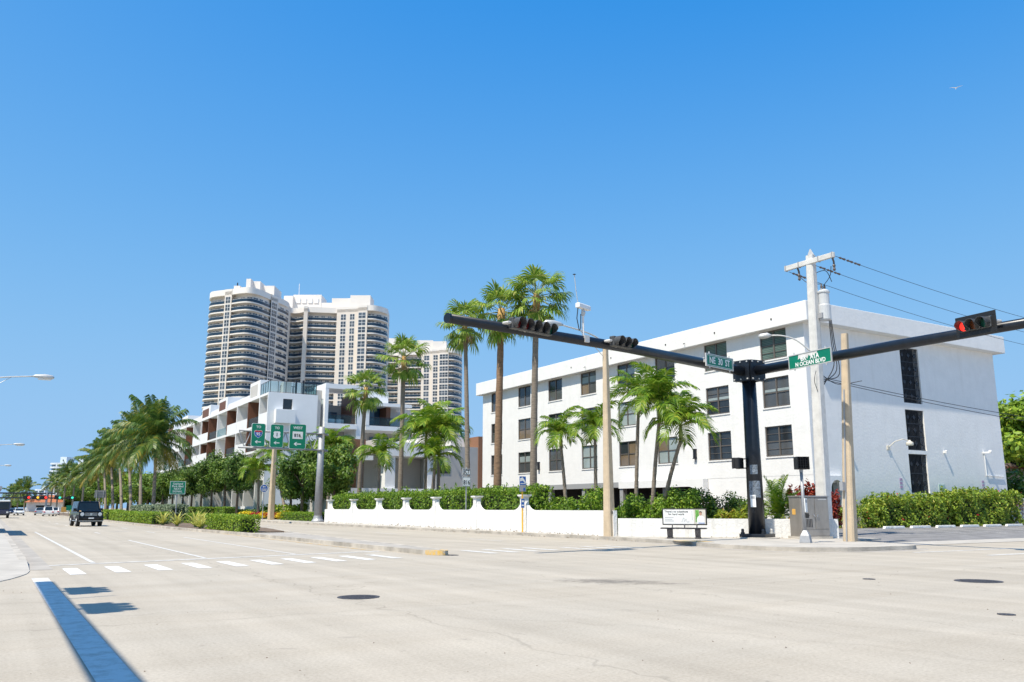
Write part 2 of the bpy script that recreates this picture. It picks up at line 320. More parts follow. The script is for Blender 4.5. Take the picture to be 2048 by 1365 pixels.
M['skin'] = mat('printed_skin', (.48, .28, .2), .5, var=.05)
M['print_green'] = mat('printed_leaves', (.12, .33, .06), .5, var=.5, scale=20)
M['print_grey'] = mat('printed_grey', (.32, .33, .35), .5, var=.05)
M['print_beige'] = mat('printed_beige', (.60, .57, .50), .5, var=.05)
M['red_on'] = emit('lit_red_lens', (.95, .03, .02), 1.1)
M['red_off'] = mat('dark_red_lens', (.12, .012, .01), .2, var=.1)
M['amber_off'] = mat('dark_amber_lens', (.16, .045, .012), .2, var=.1)
M['green_off'] = mat('dark_green_lens', (.008, .075, .045), .2, var=.1)
M['green_on'] = emit('lit_green_lens', (.05, .75, .5), .6)
M['amber_on'] = emit('lit_amber_lens', (.95, .45, .03), .7)
M['iron_cover'] = mat('cast_iron_cover', (.085, .08, .085), .6, metal=.4, var=.5, scale=18, bump=.5, bscale=30)
M['trunk'] = mat('palm_trunk_grey', (.21, .175, .14), .9, var=.25, scale=3, bump=.6, bscale=4, stretch=(1, 1, 4), detail=6)
M['trunk_brown'] = mat('palm_trunk_brown', (.22, .14, .085), .9, var=.3, scale=3, bump=.7, bscale=4, stretch=(1, 1, 4), detail=6)
M['boot'] = mat('palm_leaf_bases', (.42, .26, .10), .9, var=.45, scale=8, bump=.6, bscale=8)
M['bark'] = mat('tree_bark', (.16, .12, .09), .9, var=.3, scale=5, bump=.5, bscale=12)
M['shaft'] = mat('green_crownshaft', (.25, .30, .07), .5, var=.25, scale=4)
M['fan'] = leafmat('fan_palm_leaf', (.11, .22, .025), (.34, .46, .07), (.48, .46, .13), .40)
M['fan_dead'] = leafmat('dry_palm_leaf', (.30, .20, .09), (.52, .40, .22), None, .2)
M['adonidia'] = leafmat('green_palm_leaflet', (.07, .175, .012), (.26, .39, .036), (.36, .41, .05), .36, .38)
M['coco'] = leafmat('coconut_leaflet', (.035, .095, .02), (.14, .225, .04), (.34, .30, .05), .32, .38)
M['coco_old'] = leafmat('yellowing_coconut_leaflet', (.25, .22, .03), (.44, .34, .05), None, .3)
M['rachis'] = mat('leaf_stalk', (.19, .22, .05), .5, var=.2)
M['rachis_dry'] = mat('dry_leaf_stalk', (.40, .26, .10), .6, var=.2)
M['leaf'] = leafmat('tree_leaf', (.045, .115, .014), (.18, .29, .035), (.24, .30, .05), .3)
M['leaf_dark'] = leafmat('dark_tree_leaf', (.030, .085, .012), (.12, .21, .03), (.20, .28, .04), .3)
M['hedge'] = leafmat('hedge_leaf', (.06, .145, .012), (.22, .36, .03), (.34, .44, .05), .33)
M['hedge_lime'] = leafmat('lime_hedge_leaf', (.11, .21, .014), (.27, .40, .03), (.40, .45, .05), .3)
M['silver'] = leafmat('silver_green_leaf', (.15, .20, .11), (.30, .36, .22), None, .2)
M['hibiscus'] = leafmat('hibiscus_leaf', (.09, .18, .018), (.34, .45, .05), (.48, .45, .08), .3)
M['bare'] = leafmat('dry_twig', (.22, .17, .12), (.42, .34, .26), None, .1)
M['croton'] = leafmat('yellow_green_croton', (.12, .20, .015), (.36, .40, .03), (.45, .22, .04), .3)
M['redleaf'] = leafmat('red_ti_leaf', (.13, .015, .012), (.36, .05, .03), (.45, .12, .05), .3)
M['redflower'] = leafmat('crimson_flower', (.30, .0, .02), (.55, .01, .04), None, .2)
M['yellowflower'] = leafmat('yellow_flower', (.60, .48, .01), (.85, .70, .03), None, .2)
M['brom'] = leafmat('variegated_bromeliad', (.28, .36, .05), (.62, .58, .14), (.70, .68, .25), .25)
M['hedge_core'] = mat('hedge_inner_shade', (.022, .034, .010), .95, var=.3)  # near-black green: inner shade of the hedges put into the colour
M['car_black'] = mat('black_car_paint', (.004, .005, .008), .22, var=0, coat=.25, spec=.3)
M['car_trim'] = mat('dark_trim', (.02, .02, .022), .5, var=0)
M['car_white'] = mat('white_car_paint', (.72, .73, .74), .25, var=0, coat=.6)
M['car_silver'] = mat('silver_car_paint', (.42, .44, .46), .28, metal=.4, var=0, coat=.6)
M['car_navy'] = mat('navy_bus_paint', (.015, .02, .06), .25, var=0, coat=.6)
M['car_glass'] = mat('car_glass', (.012, .02, .028), .06, var=.2, scale=2, spec=.45)
M['chrome'] = mat('chrome', (.6, .62, .65), .2, metal=.9, var=0)
M['lens'] = mat('headlamp_lens', (.65, .68, .70), .1, var=0)
M['tyre'] = mat('tyre_rubber', (.015, .015, .016), .8, var=.2)
M['terracotta'] = mat('terracotta_roof', (.42, .15, .07), .8, var=.2, scale=3)
M['shingle'] = mat('brown_roof_shingle', (.11, .085, .075), .85, var=.35, scale=5)
M['teal_dark'] = mat('dark_teal_door', (.03, .06, .065), .4, var=.2)
M['tower_far'] = mat('hazed_tower_white', (.60, .66, .72), .8, var=.05, scale=.1)  # white with the blue of distance haze mixed into the colour
M['tower_far_glass'] = mat('hazed_tower_glass', (.20, .30, .40), .2, var=.2, scale=.1)  # glass paled and blued, distance haze put into its colour
M['purple'] = mat('faded_purple_paint', (.42, .30, .45), .8, var=.3, scale=6)
M['pale_green'] = mat('pale_green_board', (.45, .58, .52), .7, var=.1)
M['crane_blue'] = mat('crane_steel', (.12, .18, .26), .6, var=.1)

# ---------------------------------------------------------------- ground, roads, pavements
def sheet(name, poly, z, m, label=None):
    b = MB(); n = len(poly); a = sum(poly[i][0] * poly[(i + 1) % n][1] - poly[(i + 1) % n][0] * poly[i][1] for i in range(n))
    if a < 0: poly = poly[::-1]
    b.add([(p[0], p[1], z) for p in poly], [tuple(range(n))]); return struct(b.build(name, m), label)
def smooth_line(pts, k=4):
    out = []
    for i in range(len(pts) - 1):
        p0, p1, p2, p3 = [Vector(pts[max(0, min(len(pts) - 1, i + j))]) for j in (-1, 0, 1, 2)]
        for q in range(k):
            t = q / k; out.append(tuple(.5 * ((2 * p1) + (p2 - p0) * t + (2 * p0 - 5 * p1 + 4 * p2 - p3) * t * t + (3 * p1 - p0 - 3 * p2 + p3) * t ** 3)))
    return out + [tuple(pts[-1])]
def offset(pts, d):                                       # offset to the left of travel
    o = []
    for i in range(len(pts)):
        a = Vector(pts[max(i - 1, 0)][:2]); b = Vector(pts[min(i + 1, len(pts) - 1)][:2]); t = (b - a).normalized(); o.append((pts[i][0] - t.y * d, pts[i][1] + t.x * d))
    return o
def band(name, pts, d0, d1, z0, z1, m, bev=0):            # closed solid along a polyline between two offsets
    A = offset(pts, d0); B = offset(pts, d1); b = MB()
    for i in range(len(A) - 1):
        q = [A[i], A[i + 1], B[i + 1], B[i]]; k = len(b.v)
        b.add([(p[0], p[1], z0) for p in q] + [(p[0], p[1], z1) for p in q], [(4, 5, 6, 7) if d1 > d0 else (7, 6, 5, 4), (0, 1, 5, 4) if d1 > d0 else (4, 5, 1, 0), (2, 3, 7, 6) if d1 > d0 else (6, 7, 3, 2)])
    return struct(b.build(name, m))

sheet('ground', [(-3000, -3000), (3000, -3000), (3000, 3000), (-3000, 3000)], -.03, M['earth'])
sheet('avenue', [(-14, -70), (27, -70), (27, 1500), (-14, 1500)], 0, M['road'], 'pale concrete-coloured avenue running away from the intersection')
sheet('side_street', [(27, -16), (340, -16), (340, 23), (27, 23)], 0, M['road'], 'pale side street meeting the avenue at the right')
sheet('side_street', [(-120, -16), (-14, -16), (-14, 23), (-120, 23)], 0, M['road'], 'pale side street on the near left of the avenue')

RK = [(25.3, 1500)] + smooth_line([(25.3, 42), (25.3, 38), (25.3, 34.5), (25.2, 31), (24.6, 27.2), (23.9, 24.6), (23.6, 22.4), (24.1, 20.6), (25.6, 19.55), (27.6, 19.3), (29.3, 19.4), (30.2, 20.6), (30.7, 22.6)])
RKi = offset(RK, .18)
struct(MB().prism([p[:2] for p in RKi] + [(31.5, 24.2), (34.6, 24.6), (34.6, 30), (33, 34), (33, 1500)], -.02, .146).build('pavement', M['concrete']), 'pale concrete pavement on the right corner')
band('kerb', RK, 0, .18, -.01, .15, M['kerb'])
band('gutter', RK[:-6], -.42, -.002, -.01, .004, M['gutter'])
LC = smooth_line([(-9, 17.6), (-6, 17.9), (-3.5, 18.3), (-1.6, 19.0), (.1, 20.4), (.80, 22.4), (1.0, 24.0)])     # dropped corner, flush with the road
b = MB(); pl = [p[:2] for p in LC] + [(-9, 24.0)]; b.prism(pl, -.02, .016); struct(b.build('corner_ramp', M['concrete']), 'dropped pavement corner at the left')
b = MB(); b.add([(-9, 24, .016), (.99, 24, .016), (.99, 26.4, .15), (-9, 26.4, .15), (.99, 26.4, -.01), (.99, 24, -.01)], [(0, 1, 2, 3), (1, 5, 4, 2)]); struct(b.build('corner_ramp', M['concrete']))
LK = [(1.0, 26.4), (1.0, 40), (1.0, 60), (1.0, 1500)]
LKi = offset(LK, .18)
struct(MB().prism([p[:2] for p in LKi] + [(-9, 1500), (-9, 26.4)], -.02, .146).build('pavement', M['concrete']), 'concrete pavement at the left edge')
band('kerb', LK, 0, .18, -.01, .15, M['kerb'])
band('gutter', [(1.0, 24.2)] + LK, -.5, -.002, -.01, .004, M['gutter'])
MK = [(17.6, 1500), (17.6, 90)] + smooth_line([(17.6, 80), (17.5, 70), (16.6, 59), (14.9, 48), (14.0, 39), (13.5, 31), (13.1, 26.8), (12.9, 25.2), (12.6, 24.75), (12.3, 25.1), (12.2, 26.0), (12.2, 28.5), (12.2, 34), (12.2, 42), (12.1, 50), (11.5, 59), (11.2, 70), (11.2, 80)]) + [(11.2, 1500)]
MKi = [p[:2] for p in offset(MK, -.2)]
band('kerb', MK, 0, -.2, -.01, .15, M['kerb'])
struct(MB().prism([p for p in MKi if p[1] <= 49], -.02, .142).build('median', M['gutter']), 'narrow concrete nose of the median')
struct(MB().prism([p for p in MKi if p[1] > 48.9], -.02, .13).build('median', M['soil']), 'planted median strip between the carriageways')
# the nose of the median is painted yellow
nose = [p for p in MK if p[1] < 25.6]
A = offset(nose, -.006 + .01); B = offset(nose, -.21); b = MB()
for i in range(len(nose) - 1):
    b.add([(A[i][0], A[i][1], .01), (A[i + 1][0], A[i + 1][1], .01), (A[i + 1][0], A[i + 1][1], .155), (A[i][0], A[i][1], .155), (B[i][0], B[i][1], .155), (B[i + 1][0], B[i + 1][1], .155)], [(0, 1, 2, 3), (3, 2, 5, 4)])
struct(b.build('kerb_paint', M['yellow_paint']))

# verges beside the right pavement
sheet('verge', [(29.2, 82), (36, 82), (36, 400), (29.2, 400)], .152, M['grass'], 'strip of lawn before the townhouses')
sheet('garden', [(26.6, 34.5), (41.5, 33.2), (41.5, 82), (28, 82)], .156, M['soil'], 'planted ground behind the white wall')
sheet('verge', [(-9, 24), (-9, 800), (-60, 800), (-60, 24)], .05, M['grass'])

# parking lot in front of the stairwell wall: a gentle ramp
b = MB(); b.add([(31.5, 23.3, .02), (120, 23.3, .02), (120, 31.6, .33), (34.2, 31.6, .33), (34.2, 25.4, .10)], [(0, 1, 2, 3, 4)]); struct(b.build('parking_lot', M['asphalt']), 'dark asphalt parking lot in front of the hedge')
b = MB(); b.add([(30.4, 21.3, .012), (120, 21.3, .012), (120, 23.3, .026), (31.5, 23.3, .026)], [(0, 1, 2, 3)]); struct(b.build('driveway_apron', M['concrete']))
b = MB(); b.add([(34.2, 31.6, .331), (120, 31.6, .331), (120, 60, .42), (34.2, 60, .42)], [(0, 1, 2, 3)]); struct(b.build('planting_bed', M['soil']))
b = MB(); b.box(34.2, 66, 31.45, 31.6, .2, .345); struct(b.build('bed_edging', M['kerb']))
for i in range(6):                                         # parking bay lines
    x = 44.9 + i * 2.9
    b = MB(); b.add([(x, 26.2, .135), (x + .1, 26.2, .135), (x + .1, 31.0, .315), (x, 31.0, .315)], [(0, 1, 2, 3)]); struct(b.build('bay_line', M['faint_paint']))

# ---------------------------------------------------------------- markings
def rect(name, x0, x1, y0, y1, m, z=.006): return sheet(name, [(x0, y0), (x1, y0), (x1, y1), (x0, y1)], z, m)
def quadm(name, pts, m, z=.006): return sheet(name, [gnd(*p)[:2] for p in pts], z, m)
sheet('stop_line', [(1.5, 25.75), (1.5, 26.02), (11.9, 28.55), (11.9, 28.25)], .006, M['faint_paint'])
def skew(x): return (x - 1.5) * .245
for i, x in enumerate([2.62, 5.75, 8.75]):
    w = .06
    if i == 0: sheet('lane_line', [(x - w, 26.2 + skew(x)), (x + w, 26.2 + skew(x)), (x + w, 62), (x - w, 62)], .006, M['old_paint'])
    else:
        sheet('lane_line', [(x - w, 26.2 + skew(x)), (x + w, 26.2 + skew(x)), (x + w, 41 + 3 * i), (x - w, 41 + 3 * i)], .006, M['faint_paint'])
        for k in range(12): rect('lane_dash', x - w, x + w, 56 + k * 12, 59.2 + k * 12, M['faint_paint'])
for k in range(14): rect('lane_dash', 20.2, 20.35, 34 + k * 12, 37.2 + k * 12, M['faint_paint'])
for x0, y0, y1 in [(11.75, 29, 52), (14.25, 30, 39)]: rect('yellow_edge_line', x0, x0 + .12, y0, y1, M['yellow_paint'], .0065)
for i in range(17):                                        # crosswalk bars
    x = 1.9 + i * .98
    if 11.6 < x < 14.4: continue
    yc = 22.05 + skew(x) * .92; w = .17
    sheet('crosswalk_bar', [(x - w, yc), (x + w, yc), (x + w - .02, yc + 2.3), (x - w - .02, yc + 2.3)], .006, M['white_paint'] if i < 9 else M['faint_paint'])
for i in range(3): sheet('crosswalk_bar', [(18.9 + i * 1.05, 25.2), (19.2 + i * 1.05, 25.2), (19.2 + i * 1.05, 27.6), (18.9 + i * 1.05, 27.6)], .006, M['faint_paint'])
sheet('crosswalk_line', [(.955, 7), (1.29, 7), (1.25, 21.4), (.93, 21.4)], .006, M['old_paint'])
sheet('crosswalk_line', [(27.5, 15.6), (60, 15.0), (60, 15.25), (27.5, 15.85)], .006, M['faint_paint'])
sheet('crosswalk_line', [(27.0, 17.9), (60, 17.3), (60, 17.5), (27.0, 18.1)], .006, M['faint_paint'])
sheet('tactile_pad', [(23.95, 25.9), (24.6, 27.4), (25.7, 26.9), (25.1, 25.4)], .155, M['yellow_paint'], 'worn yellow tactile pad at the kerb ramp')

# manhole covers
def manhole(px, py, r_, label):
    x, y, _ = gnd(px, py); t = thing('manhole_cover', label, 'manhole cover', (x, y, 0), 0)
    MB().lathe([(r_, -.02), (r_, .008), (r_ * .9, .010), (r_ * .88, .006)], n=28).build('frame', M['iron_cover'], t, smooth=False)
    b = MB()
    for i in range(-4, 5):
        for j in range(-4, 5):
            if i * i + j * j < 17: b.box(i * r_ * .19 - r_ * .07, i * r_ * .19 + r_ * .07, j * r_ * .19 - r_ * .07, j * r_ * .19 + r_ * .07, .004, .011)
    b.build('tread_studs', M['iron_cover'], t)
manhole(717, 1195, .36, 'dark round manhole cover in the middle of the intersection')
manhole(1957, 1163, .46, 'larger dark manhole cover at the right of the road')
def lid(px, py, r_, label):
    x, y, _ = gnd(px, py); t = thing('valve_cover', label, 'valve cover', (x, y, 0), 0)
    MB().lathe([(r_, -.02), (r_, .009), (r_ * .8, .012), (r_ * .78, .007)], n=18).build('frame', M['iron_cover'], t); MB().lathe([(r_ * .7, .003), (r_ * .7, .012), (r_ * .15, .013), (.01, .02)], n=16).build('lid', M['iron_cover'], t)
lid(2013, 1230, .12, 'tiny dark valve lid near the right edge'); lid(1738, 1159, .13, 'small rusty valve lid left of the large manhole cover'); lid(900, 1111, .28, 'flat dark lid beside the yellow median nose')
# loose grit and chips on the road
b = MB()
for i in range(240):
    y = 3.5 + 26 * random.random() ** 1.4; x = random.uniform(-1 + .0 * y, 6 + y); s = random.uniform(.004, .015)
    b.add([(x - s, y - s, .001), (x + s, y - s * .7, .001), (x + s * .6, y + s, .001), (x, y, s * .8)], [(0, 1, 3), (1, 2, 3), (2, 0, 3)])
tag(b.build('road_grit', M['bark']), 'small dark chips of grit scattered over the road', 'grit', kind='stuff')

# ---------------------------------------------------------------- white four-storey apartment building
def holes_wall(b, mp, us, vs_, holes, depth, m=0, mr=0):  # wall grid with openings; mp(u,v,d) -> xyz ; d>0 goes inward
    us = sorted(set([round(u, 4) for u in us] + [round(h[i], 4) for h in holes for i in (0, 1)])); vs_ = sorted(set([round(v, 4) for v in vs_] + [round(h[i], 4) for h in holes for i in (2, 3)]))
    for i in range(len(us) - 1):
        for j in range(len(vs_) - 1):
            u, v = (us[i] + us[i + 1]) / 2, (vs_[j] + vs_[j + 1]) / 2
            if any(h[0] < u < h[1] and h[2] < v < h[3] for h in holes): continue
            b.add([mp(us[i], vs_[j], 0), mp(us[i + 1], vs_[j], 0), mp(us[i + 1], vs_[j + 1], 0), mp(us[i], vs_[j + 1], 0)], [(0, 1, 2, 3)], m)
    for h in holes:
        c = [(h[0], h[2]), (h[1], h[2]), (h[1], h[3]), (h[0], h[3])]
        for k in range(4):
            a, e = c[k], c[(k + 1) % 4]; b.add([mp(*a, 0), mp(*e, 0), mp(*e, depth), mp(*a, depth)], [(3, 2, 1, 0)], mr)

AB = thing('apartment_building', 'white stuccoed four-storey apartment block with overhanging flat roof on the corner', 'building', (41.9, 34, .3))
XW, YS, YN, XE = 41.9, 34.0, 74.3, 62.8
ycs = [36.47, 41.57, 46.8, 51.35, 56.33, 61.27, 66.4, 71.5]
rows = [(4.65, 6.57), (7.75, 9.67), (10.82, 12.72)]
holes = [(y - 1.08, y + 1.08, z0, z1) for y in ycs for z0, z1 in rows]
b = MB(); mpW = lambda u, v, d: (XW + d, u, v)
# flip so the face looks toward -X
holes_wall(b, lambda u, v, d: (XW + d, -u, v), [-YN, -YS], [3.45, 12.75], [(-h[1], -h[0], h[2], h[3]) for h in holes], .22)
b.build('west_wall', M['stucco'], AB, W=True)
slotS = [(51.45, 53.5, 8.4, 12.2), (51.45, 53.5, 5.25, 7.95), (51.4, 53.4, 2.45, 5.0)]
b = MB(); holes_wall(b, lambda u, v, d: (u, YS + d, v), [XW, XE], [.2, 12.75], slotS + [(43.0, 44.1, .3, 3.0)], .45); b.build('south_wall', M['stucco'], AB, W=True)
b = MB(); b.add([(XE, YS, .2), (XE, YN, .2), (XE, YN, 12.75), (XE, YS, 12.75)], [(0, 1, 2, 3)]); b.add([(XE, YN, .2), (XW, YN, .2), (XW, YN, 12.75), (XE, YN, 12.75)], [(0, 1, 2, 3)]); b.build('rear_wall', M['stucco'], AB, W=True)
MB().box(XW - .5, XE + .5, YS - .7, YN + .6, 12.75, 14.0).build('roof_fascia', M['stucco'], AB, W=True, bev=.03)
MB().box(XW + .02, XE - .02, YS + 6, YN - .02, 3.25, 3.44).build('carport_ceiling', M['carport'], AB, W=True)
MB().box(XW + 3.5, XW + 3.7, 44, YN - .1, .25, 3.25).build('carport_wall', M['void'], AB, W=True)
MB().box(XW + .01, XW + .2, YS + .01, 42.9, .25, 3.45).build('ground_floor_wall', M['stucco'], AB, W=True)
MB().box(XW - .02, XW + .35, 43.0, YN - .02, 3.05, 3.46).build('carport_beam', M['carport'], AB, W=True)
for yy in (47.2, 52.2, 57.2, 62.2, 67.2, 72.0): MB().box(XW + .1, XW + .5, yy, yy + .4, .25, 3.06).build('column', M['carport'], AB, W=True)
# haunch that swells out of the wall above the drive
hp = [(52, 3.475), (52, 2.95), (44.3, 2.95)] + [(44.3 - 1.0 * math.sin(R(t * 10)), 1.95 + 1.0 * math.cos(R(t * 10))) for t in range(1, 10)] + [(43.3, .3), (42.8, .3), (42.8, 3.475)]
b = MB(); b.slab(hp, (XW - .48, 0, 0), (0, 1, 0), (0, 0, 1), (1, 0, 0), 0, .455); b.build('canopy', M['stucco'], AB, W=True)
def window(parent, mp, u0, u1, v0, v1, mats_, rows_=2, frame='win_frame', bars=2):
    b = MB(); t = .07
    def bx(a0, a1, c0, c1, d0, d1):
        P = [mp(a, c, d) for d in (d0, d1) for a, c in ((a0, c0), (a1, c0), (a1, c1), (a0, c1))]
        b.add(P, [(0, 1, 2, 3), (7, 6, 5, 4), (0, 4, 5, 1), (1, 5, 6, 2), (2, 6, 7, 3), (3, 7, 4, 0)])
    D0, D1 = .06, .16
    bx(u0, u1, v0, v0 + t * 1.3, D0 - .03, D1); bx(u0, u1, v1 - t, v1, D0, D1); bx(u0, u0 + t, v0 + t * 1.3, v1 - t, D0, D1); bx(u1 - t, u1, v0 + t * 1.3, v1 - t, D0, D1)
    uc = (u0 + u1) / 2; vc = v0 + (v1 - v0) * .5
    bx(uc - .05, uc + .05, v0 + t * 1.3, v1 - t, D0, D1)
    bx(u0 + t, uc - .05, vc - .035, vc + .035, D0 + .02, D1); bx(uc + .05, u1 - t, vc - .035, vc + .035, D0 + .02, D1)
    if bars > 2:
        for vv in ((v0 + vc) / 2, (v1 + vc) / 2):
            bx(u0 + t, uc - .05, vv - .015, vv + .015, D0 + .03, D1 - .02); bx(uc + .05, u1 - t, vv - .015, vv + .015, D0 + .03, D1 - .02)
    w = b.build('window', M[frame], parent, W=True)
    k = 0
    for (a0, a1) in ((u0 + t, uc - .05), (uc + .05, u1 - t)):
        for (c0, c1) in ((v0 + t * 1.3, vc - .035), (vc + .035, v1 - t)):
            p = MB(); p.add([mp(a0 - .01, c0 - .01, .12), mp(a1 + .01, c0 - .01, .12), mp(a1 + .01, c1 + .01, .12), mp(a0 - .01, c1 + .01, .12)], [(0, 1, 2, 3)])
            o = p.build('pane', M[mats_[k % len(mats_)]], w); o.matrix_parent_inverse = Matrix.Translation(-Vector(parent.location)) if False else Matrix.Identity(4); k += 1
    return w
look = {(0, 0): ['blind_grey', 'glass_dark'], (0, 1): ['blind_grey', 'blind_grey'], (0, 2): ['blind_green'], (1, 0): ['glass_dark'], (1, 1): ['glass_dark', 'blind_grey'], (1, 2): ['blind_green'],
        (2, 0): ['blind_aqua', 'blind_tan', 'blind_aqua', 'blind_aqua'], (2, 1): ['blind_grey'], (2, 2): ['glass_dark', 'blind_tan'], (3, 0): ['blind_tan', 'glass_dark', 'blind_tan', 'blind_tan'], (3, 1): ['blind_aqua'], (3, 2): ['glass_dark', 'glass_dark', 'glass_dark', 'blind_grey'],
        (4, 0): ['blind_aqua'], (4, 1): ['blind_grey'], (4, 2): ['blind_tan', 'blind_grey', 'blind_grey', 'blind_grey'], (5, 0): ['blind_grey'], (6, 1): ['blind_tan', 'blind_grey']}
for i, y in enumerate(ycs):
    for j, (z0, z1) in enumerate(rows):
        wv = window(AB, lambda u, v, d: (XW + d, -u, v), -y - 1.08, -y + 1.08, z0, z1, look.get((i, j), ['blind_grey', 'glass_dark']), bars=3 if (i, j) in ((0, 0), (1, 0), (0, 2), (1, 1)) else 2)
        if (i, j) in ((0, 1), (1, 1), (3, 2), (5, 1), (2, 1), (6, 0), (4, 2)):       # half-drawn pale blind above the middle rail
            zc = (z0 + z1) / 2; b = MB(); b.box(XW + .112, XW + .118, y - .98, y + .98, zc + .06, zc + .06 + (.16 if i < 2 else .5)); place('drawn_blind', b.mesh('drawn_blind', M['blind_aqua']), wv)
        b = MB(); b.box(XW - .05, XW + .03, y - 1.12, y + 1.12, z0 - .07, z0 + .012); place('sill', b.mesh('sill', M['stucco']), wv)
# stairwell screens on the south wall
for (x0, x1, z0, z1) in slotS:
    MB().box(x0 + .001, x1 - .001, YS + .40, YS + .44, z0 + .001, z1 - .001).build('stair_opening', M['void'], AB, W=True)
    b = MB(); n = 13
    for k in range(n + 1): x = x0 + .04 + (x1 - x0 - .08) * k / n; b.box(x - .016, x + .016, YS + .10, YS + .13, z0 + .03, z1 - .03)
    nz = max(2, round((z1 - z0) / 1.05))
    for k in range(nz + 1): z = z0 + .04 + (z1 - z0 - .08) * k / nz; b.box(x0 + .01, x1 - .01, YS + .085, YS + .10, z - .025, z + .025)
    for k in range(nz):
        for q in range(3):
            cx = x0 + (x1 - x0) * (q + .5) / 3; cz = z0 + .04 + (z1 - z0 - .08) * (k + .5) / nz
            b.slab([(.17, 0), (0, .17), (-.17, 0), (0, -.17)], (cx, YS + .10, cz), (1, 0, 0), (0, 0, 1), (0, 1, 0), -.03, 0)
    b.build('stair_grille', M['iron'], AB, W=True)
# arched niche with teal door near the corner
MB().box(43.001, 44.099, YS + .38, YS + .42, .3, 3.0).build('door', M['teal_dark'], AB, W=True)
arch = [(0, 0), (0, 2.3)] + [(.55 - .55 * math.cos(t * R(15)), 2.3 + .55 * math.sin(t * R(15))) for t in range(1, 12)] + [(1.1, 2.3), (1.1, 0), (1.4, 0), (1.4, 3.1), (-.3, 3.1), (-.3, 0)]
b = MB(); b.slab(arch, (43.0, YS, .3), (1, 0, 0), (0, 0, 1), (0, -1, 0), .003, .35); b.build('arch_surround', M['stucco'], AB, W=True)
# roof scuppers and vent
for yy in (36, 41, 46, 52.5, 58, 63.5, 70): MB().box(XW - .53, XW - .499, yy, yy + .09, 13.25, 13.36).build('scupper', M['void'], AB, W=True)
for yy in (44, 56, 64): MB().tube([(XW - .52, yy, 13.05), (XW - .62, yy, 13.05), (XW - .66, yy, 12.98)], .025, 6).build('scupper', M['iron'], AB, W=True)
MB().lathe([(.28, 13.99), (.28, 14.45), (.36, 14.47), (.36, 14.75), (.1, 14.82)], (48.5, 40.5, 0), 12).build('roof_vent', M['conc_white'], AB, W=True)
MB().box(47, 55, 44, 52, 13.99, 14.25).build('roof_curb', M['stucco'], AB, W=True)
# up-down lanterns between the windows on the west wall
for yy in (43.9, 53.9, 63.9):
    b = MB(); b.box(XW - .16, XW - .002, yy - .11, yy + .11, 4.9, 5.5); b.box(XW - .2, XW, yy - .13, yy + .13, 5.5, 5.55); b.box(XW - .2, XW, yy - .13, yy + .13, 4.85, 4.9); b.tube([(XW - .08, yy, 4.85), (XW - .08, yy, 4.62)], .02, 6); b.build('wall_lantern', M['iron'], AB, W=True)
# gooseneck lamp, spotlights and bracket on the south wall
g = MB(); g.box(49.15, 49.4, YS - .08, YS, 5.2, 5.45); g.tube([(49.3, YS - .05, 5.35), (49.5, YS - .4, 5.7), (49.9, YS - .7, 5.85), (50.35, YS - .85, 5.75)], .03, 8); g.lathe([(.06, .0), (.10, -.08), (.24, -.18), (.24, -.30), (.2, -.36)], (50.35, YS - .85, 5.8), 14); g.build('gooseneck_lamp', M['print_beige'], AB, W=True)
for x_, z_ in ((45.2, 5.3), (55.4, 5.25)):
    g = MB(); g.box(x_ - .05, x_ + .05, YS - .12, YS, z_ - .08, z_ + .08); g.lathe([(.07, -.1), (.09, .06), (.05, .1)], (x_, YS - .16, z_), 10); g.build('spotlight', M['white_frame'], AB, W=True)
g = MB(); g.box(60.1, 60.3, YS - .5, YS, 5.3, 5.42); g.tube([(60.2, YS - .06, 5.3), (60.2, YS - .06, 3.75), (62.4, YS - .06, 3.7)], .03, 6); g.lathe([(.09, 0), (.12, .12), (.08, .2)], (60.2, YS - .5, 5.3), 10); g.build('conduit', M['white_frame'], AB, W=True)
MB().box(54.4, 55.1, YS - .03, YS, 2.5, 3.05).build('notice_board', M['pale_green'], AB, W=True)
for x_ in (50.2, 59.6):
    g = MB()
    for k in range(3): g.box(x_, x_ + .28, YS - .02, YS, 2.75 + k * .24, 2.9 + k * .24)
    g.build('painted_mark', M['purple'], AB, W=True)

# ---------------------------------------------------------------- townhouse row along the avenue
TH = thing('townhouse_row', 'white modern townhouse row with stepped loggias and brown fins along the avenue', 'building', (33, 122, .15))
XF, Y0 = 33.0, 122.0
fl = [.15, 5.7, 9.85, 13.6, 18.0]
ys = [122.0, 126.6, 133.0, 140.2, 146.8, 154.2, 161.2, 168.0, 175, 182, 189, 197, 206, 216]
Yend = ys[-1]
MB().box(XF + 2.6, 41.0, Y0 + .31, Yend, .15, 17.6).build('wall', M['lt_grey_plaster'], TH, W=True)
holesE = [(35.2, 36.6, 15.6, 17.2)]
b = MB(); holes_wall(b, lambda u, v, d: (u, Y0 + d, v), [XF, 40.4], [.15, 18.05], holesE, .28); b.add([(40.4, Y0, .15), (40.4, Y0 + 6, .15), (40.4, Y0 + 6, 18.05), (40.4, Y0, 18.05)], [(0, 1, 2, 3)]); b.add([(XF, Y0, .15), (XF, Y0, 18.05), (XF, Y0 + .3, 18.05), (XF, Y0 + .3, .15)], [(0, 1, 2, 3)]); b.add([(XF, Y0, 18.05), (40.4, Y0, 18.05), (40.4, Y0 + 6, 18.05), (XF, Y0 + 6, 18.05)], [(0, 1, 2, 3)]); b.build('end_wall', M['plaster'], TH, W=True)
w = MB().box(35.21, 36.59, Y0 + .2, Y0 + .24, 15.61, 17.19).build('window', M['glass_dark'], TH, W=True)
MB().box(34.0, 36.9, Y0 - .9, Y0 - .001, 13.55, 15.55).build('balcony', M['plaster'], TH, W=True, bev=.02)
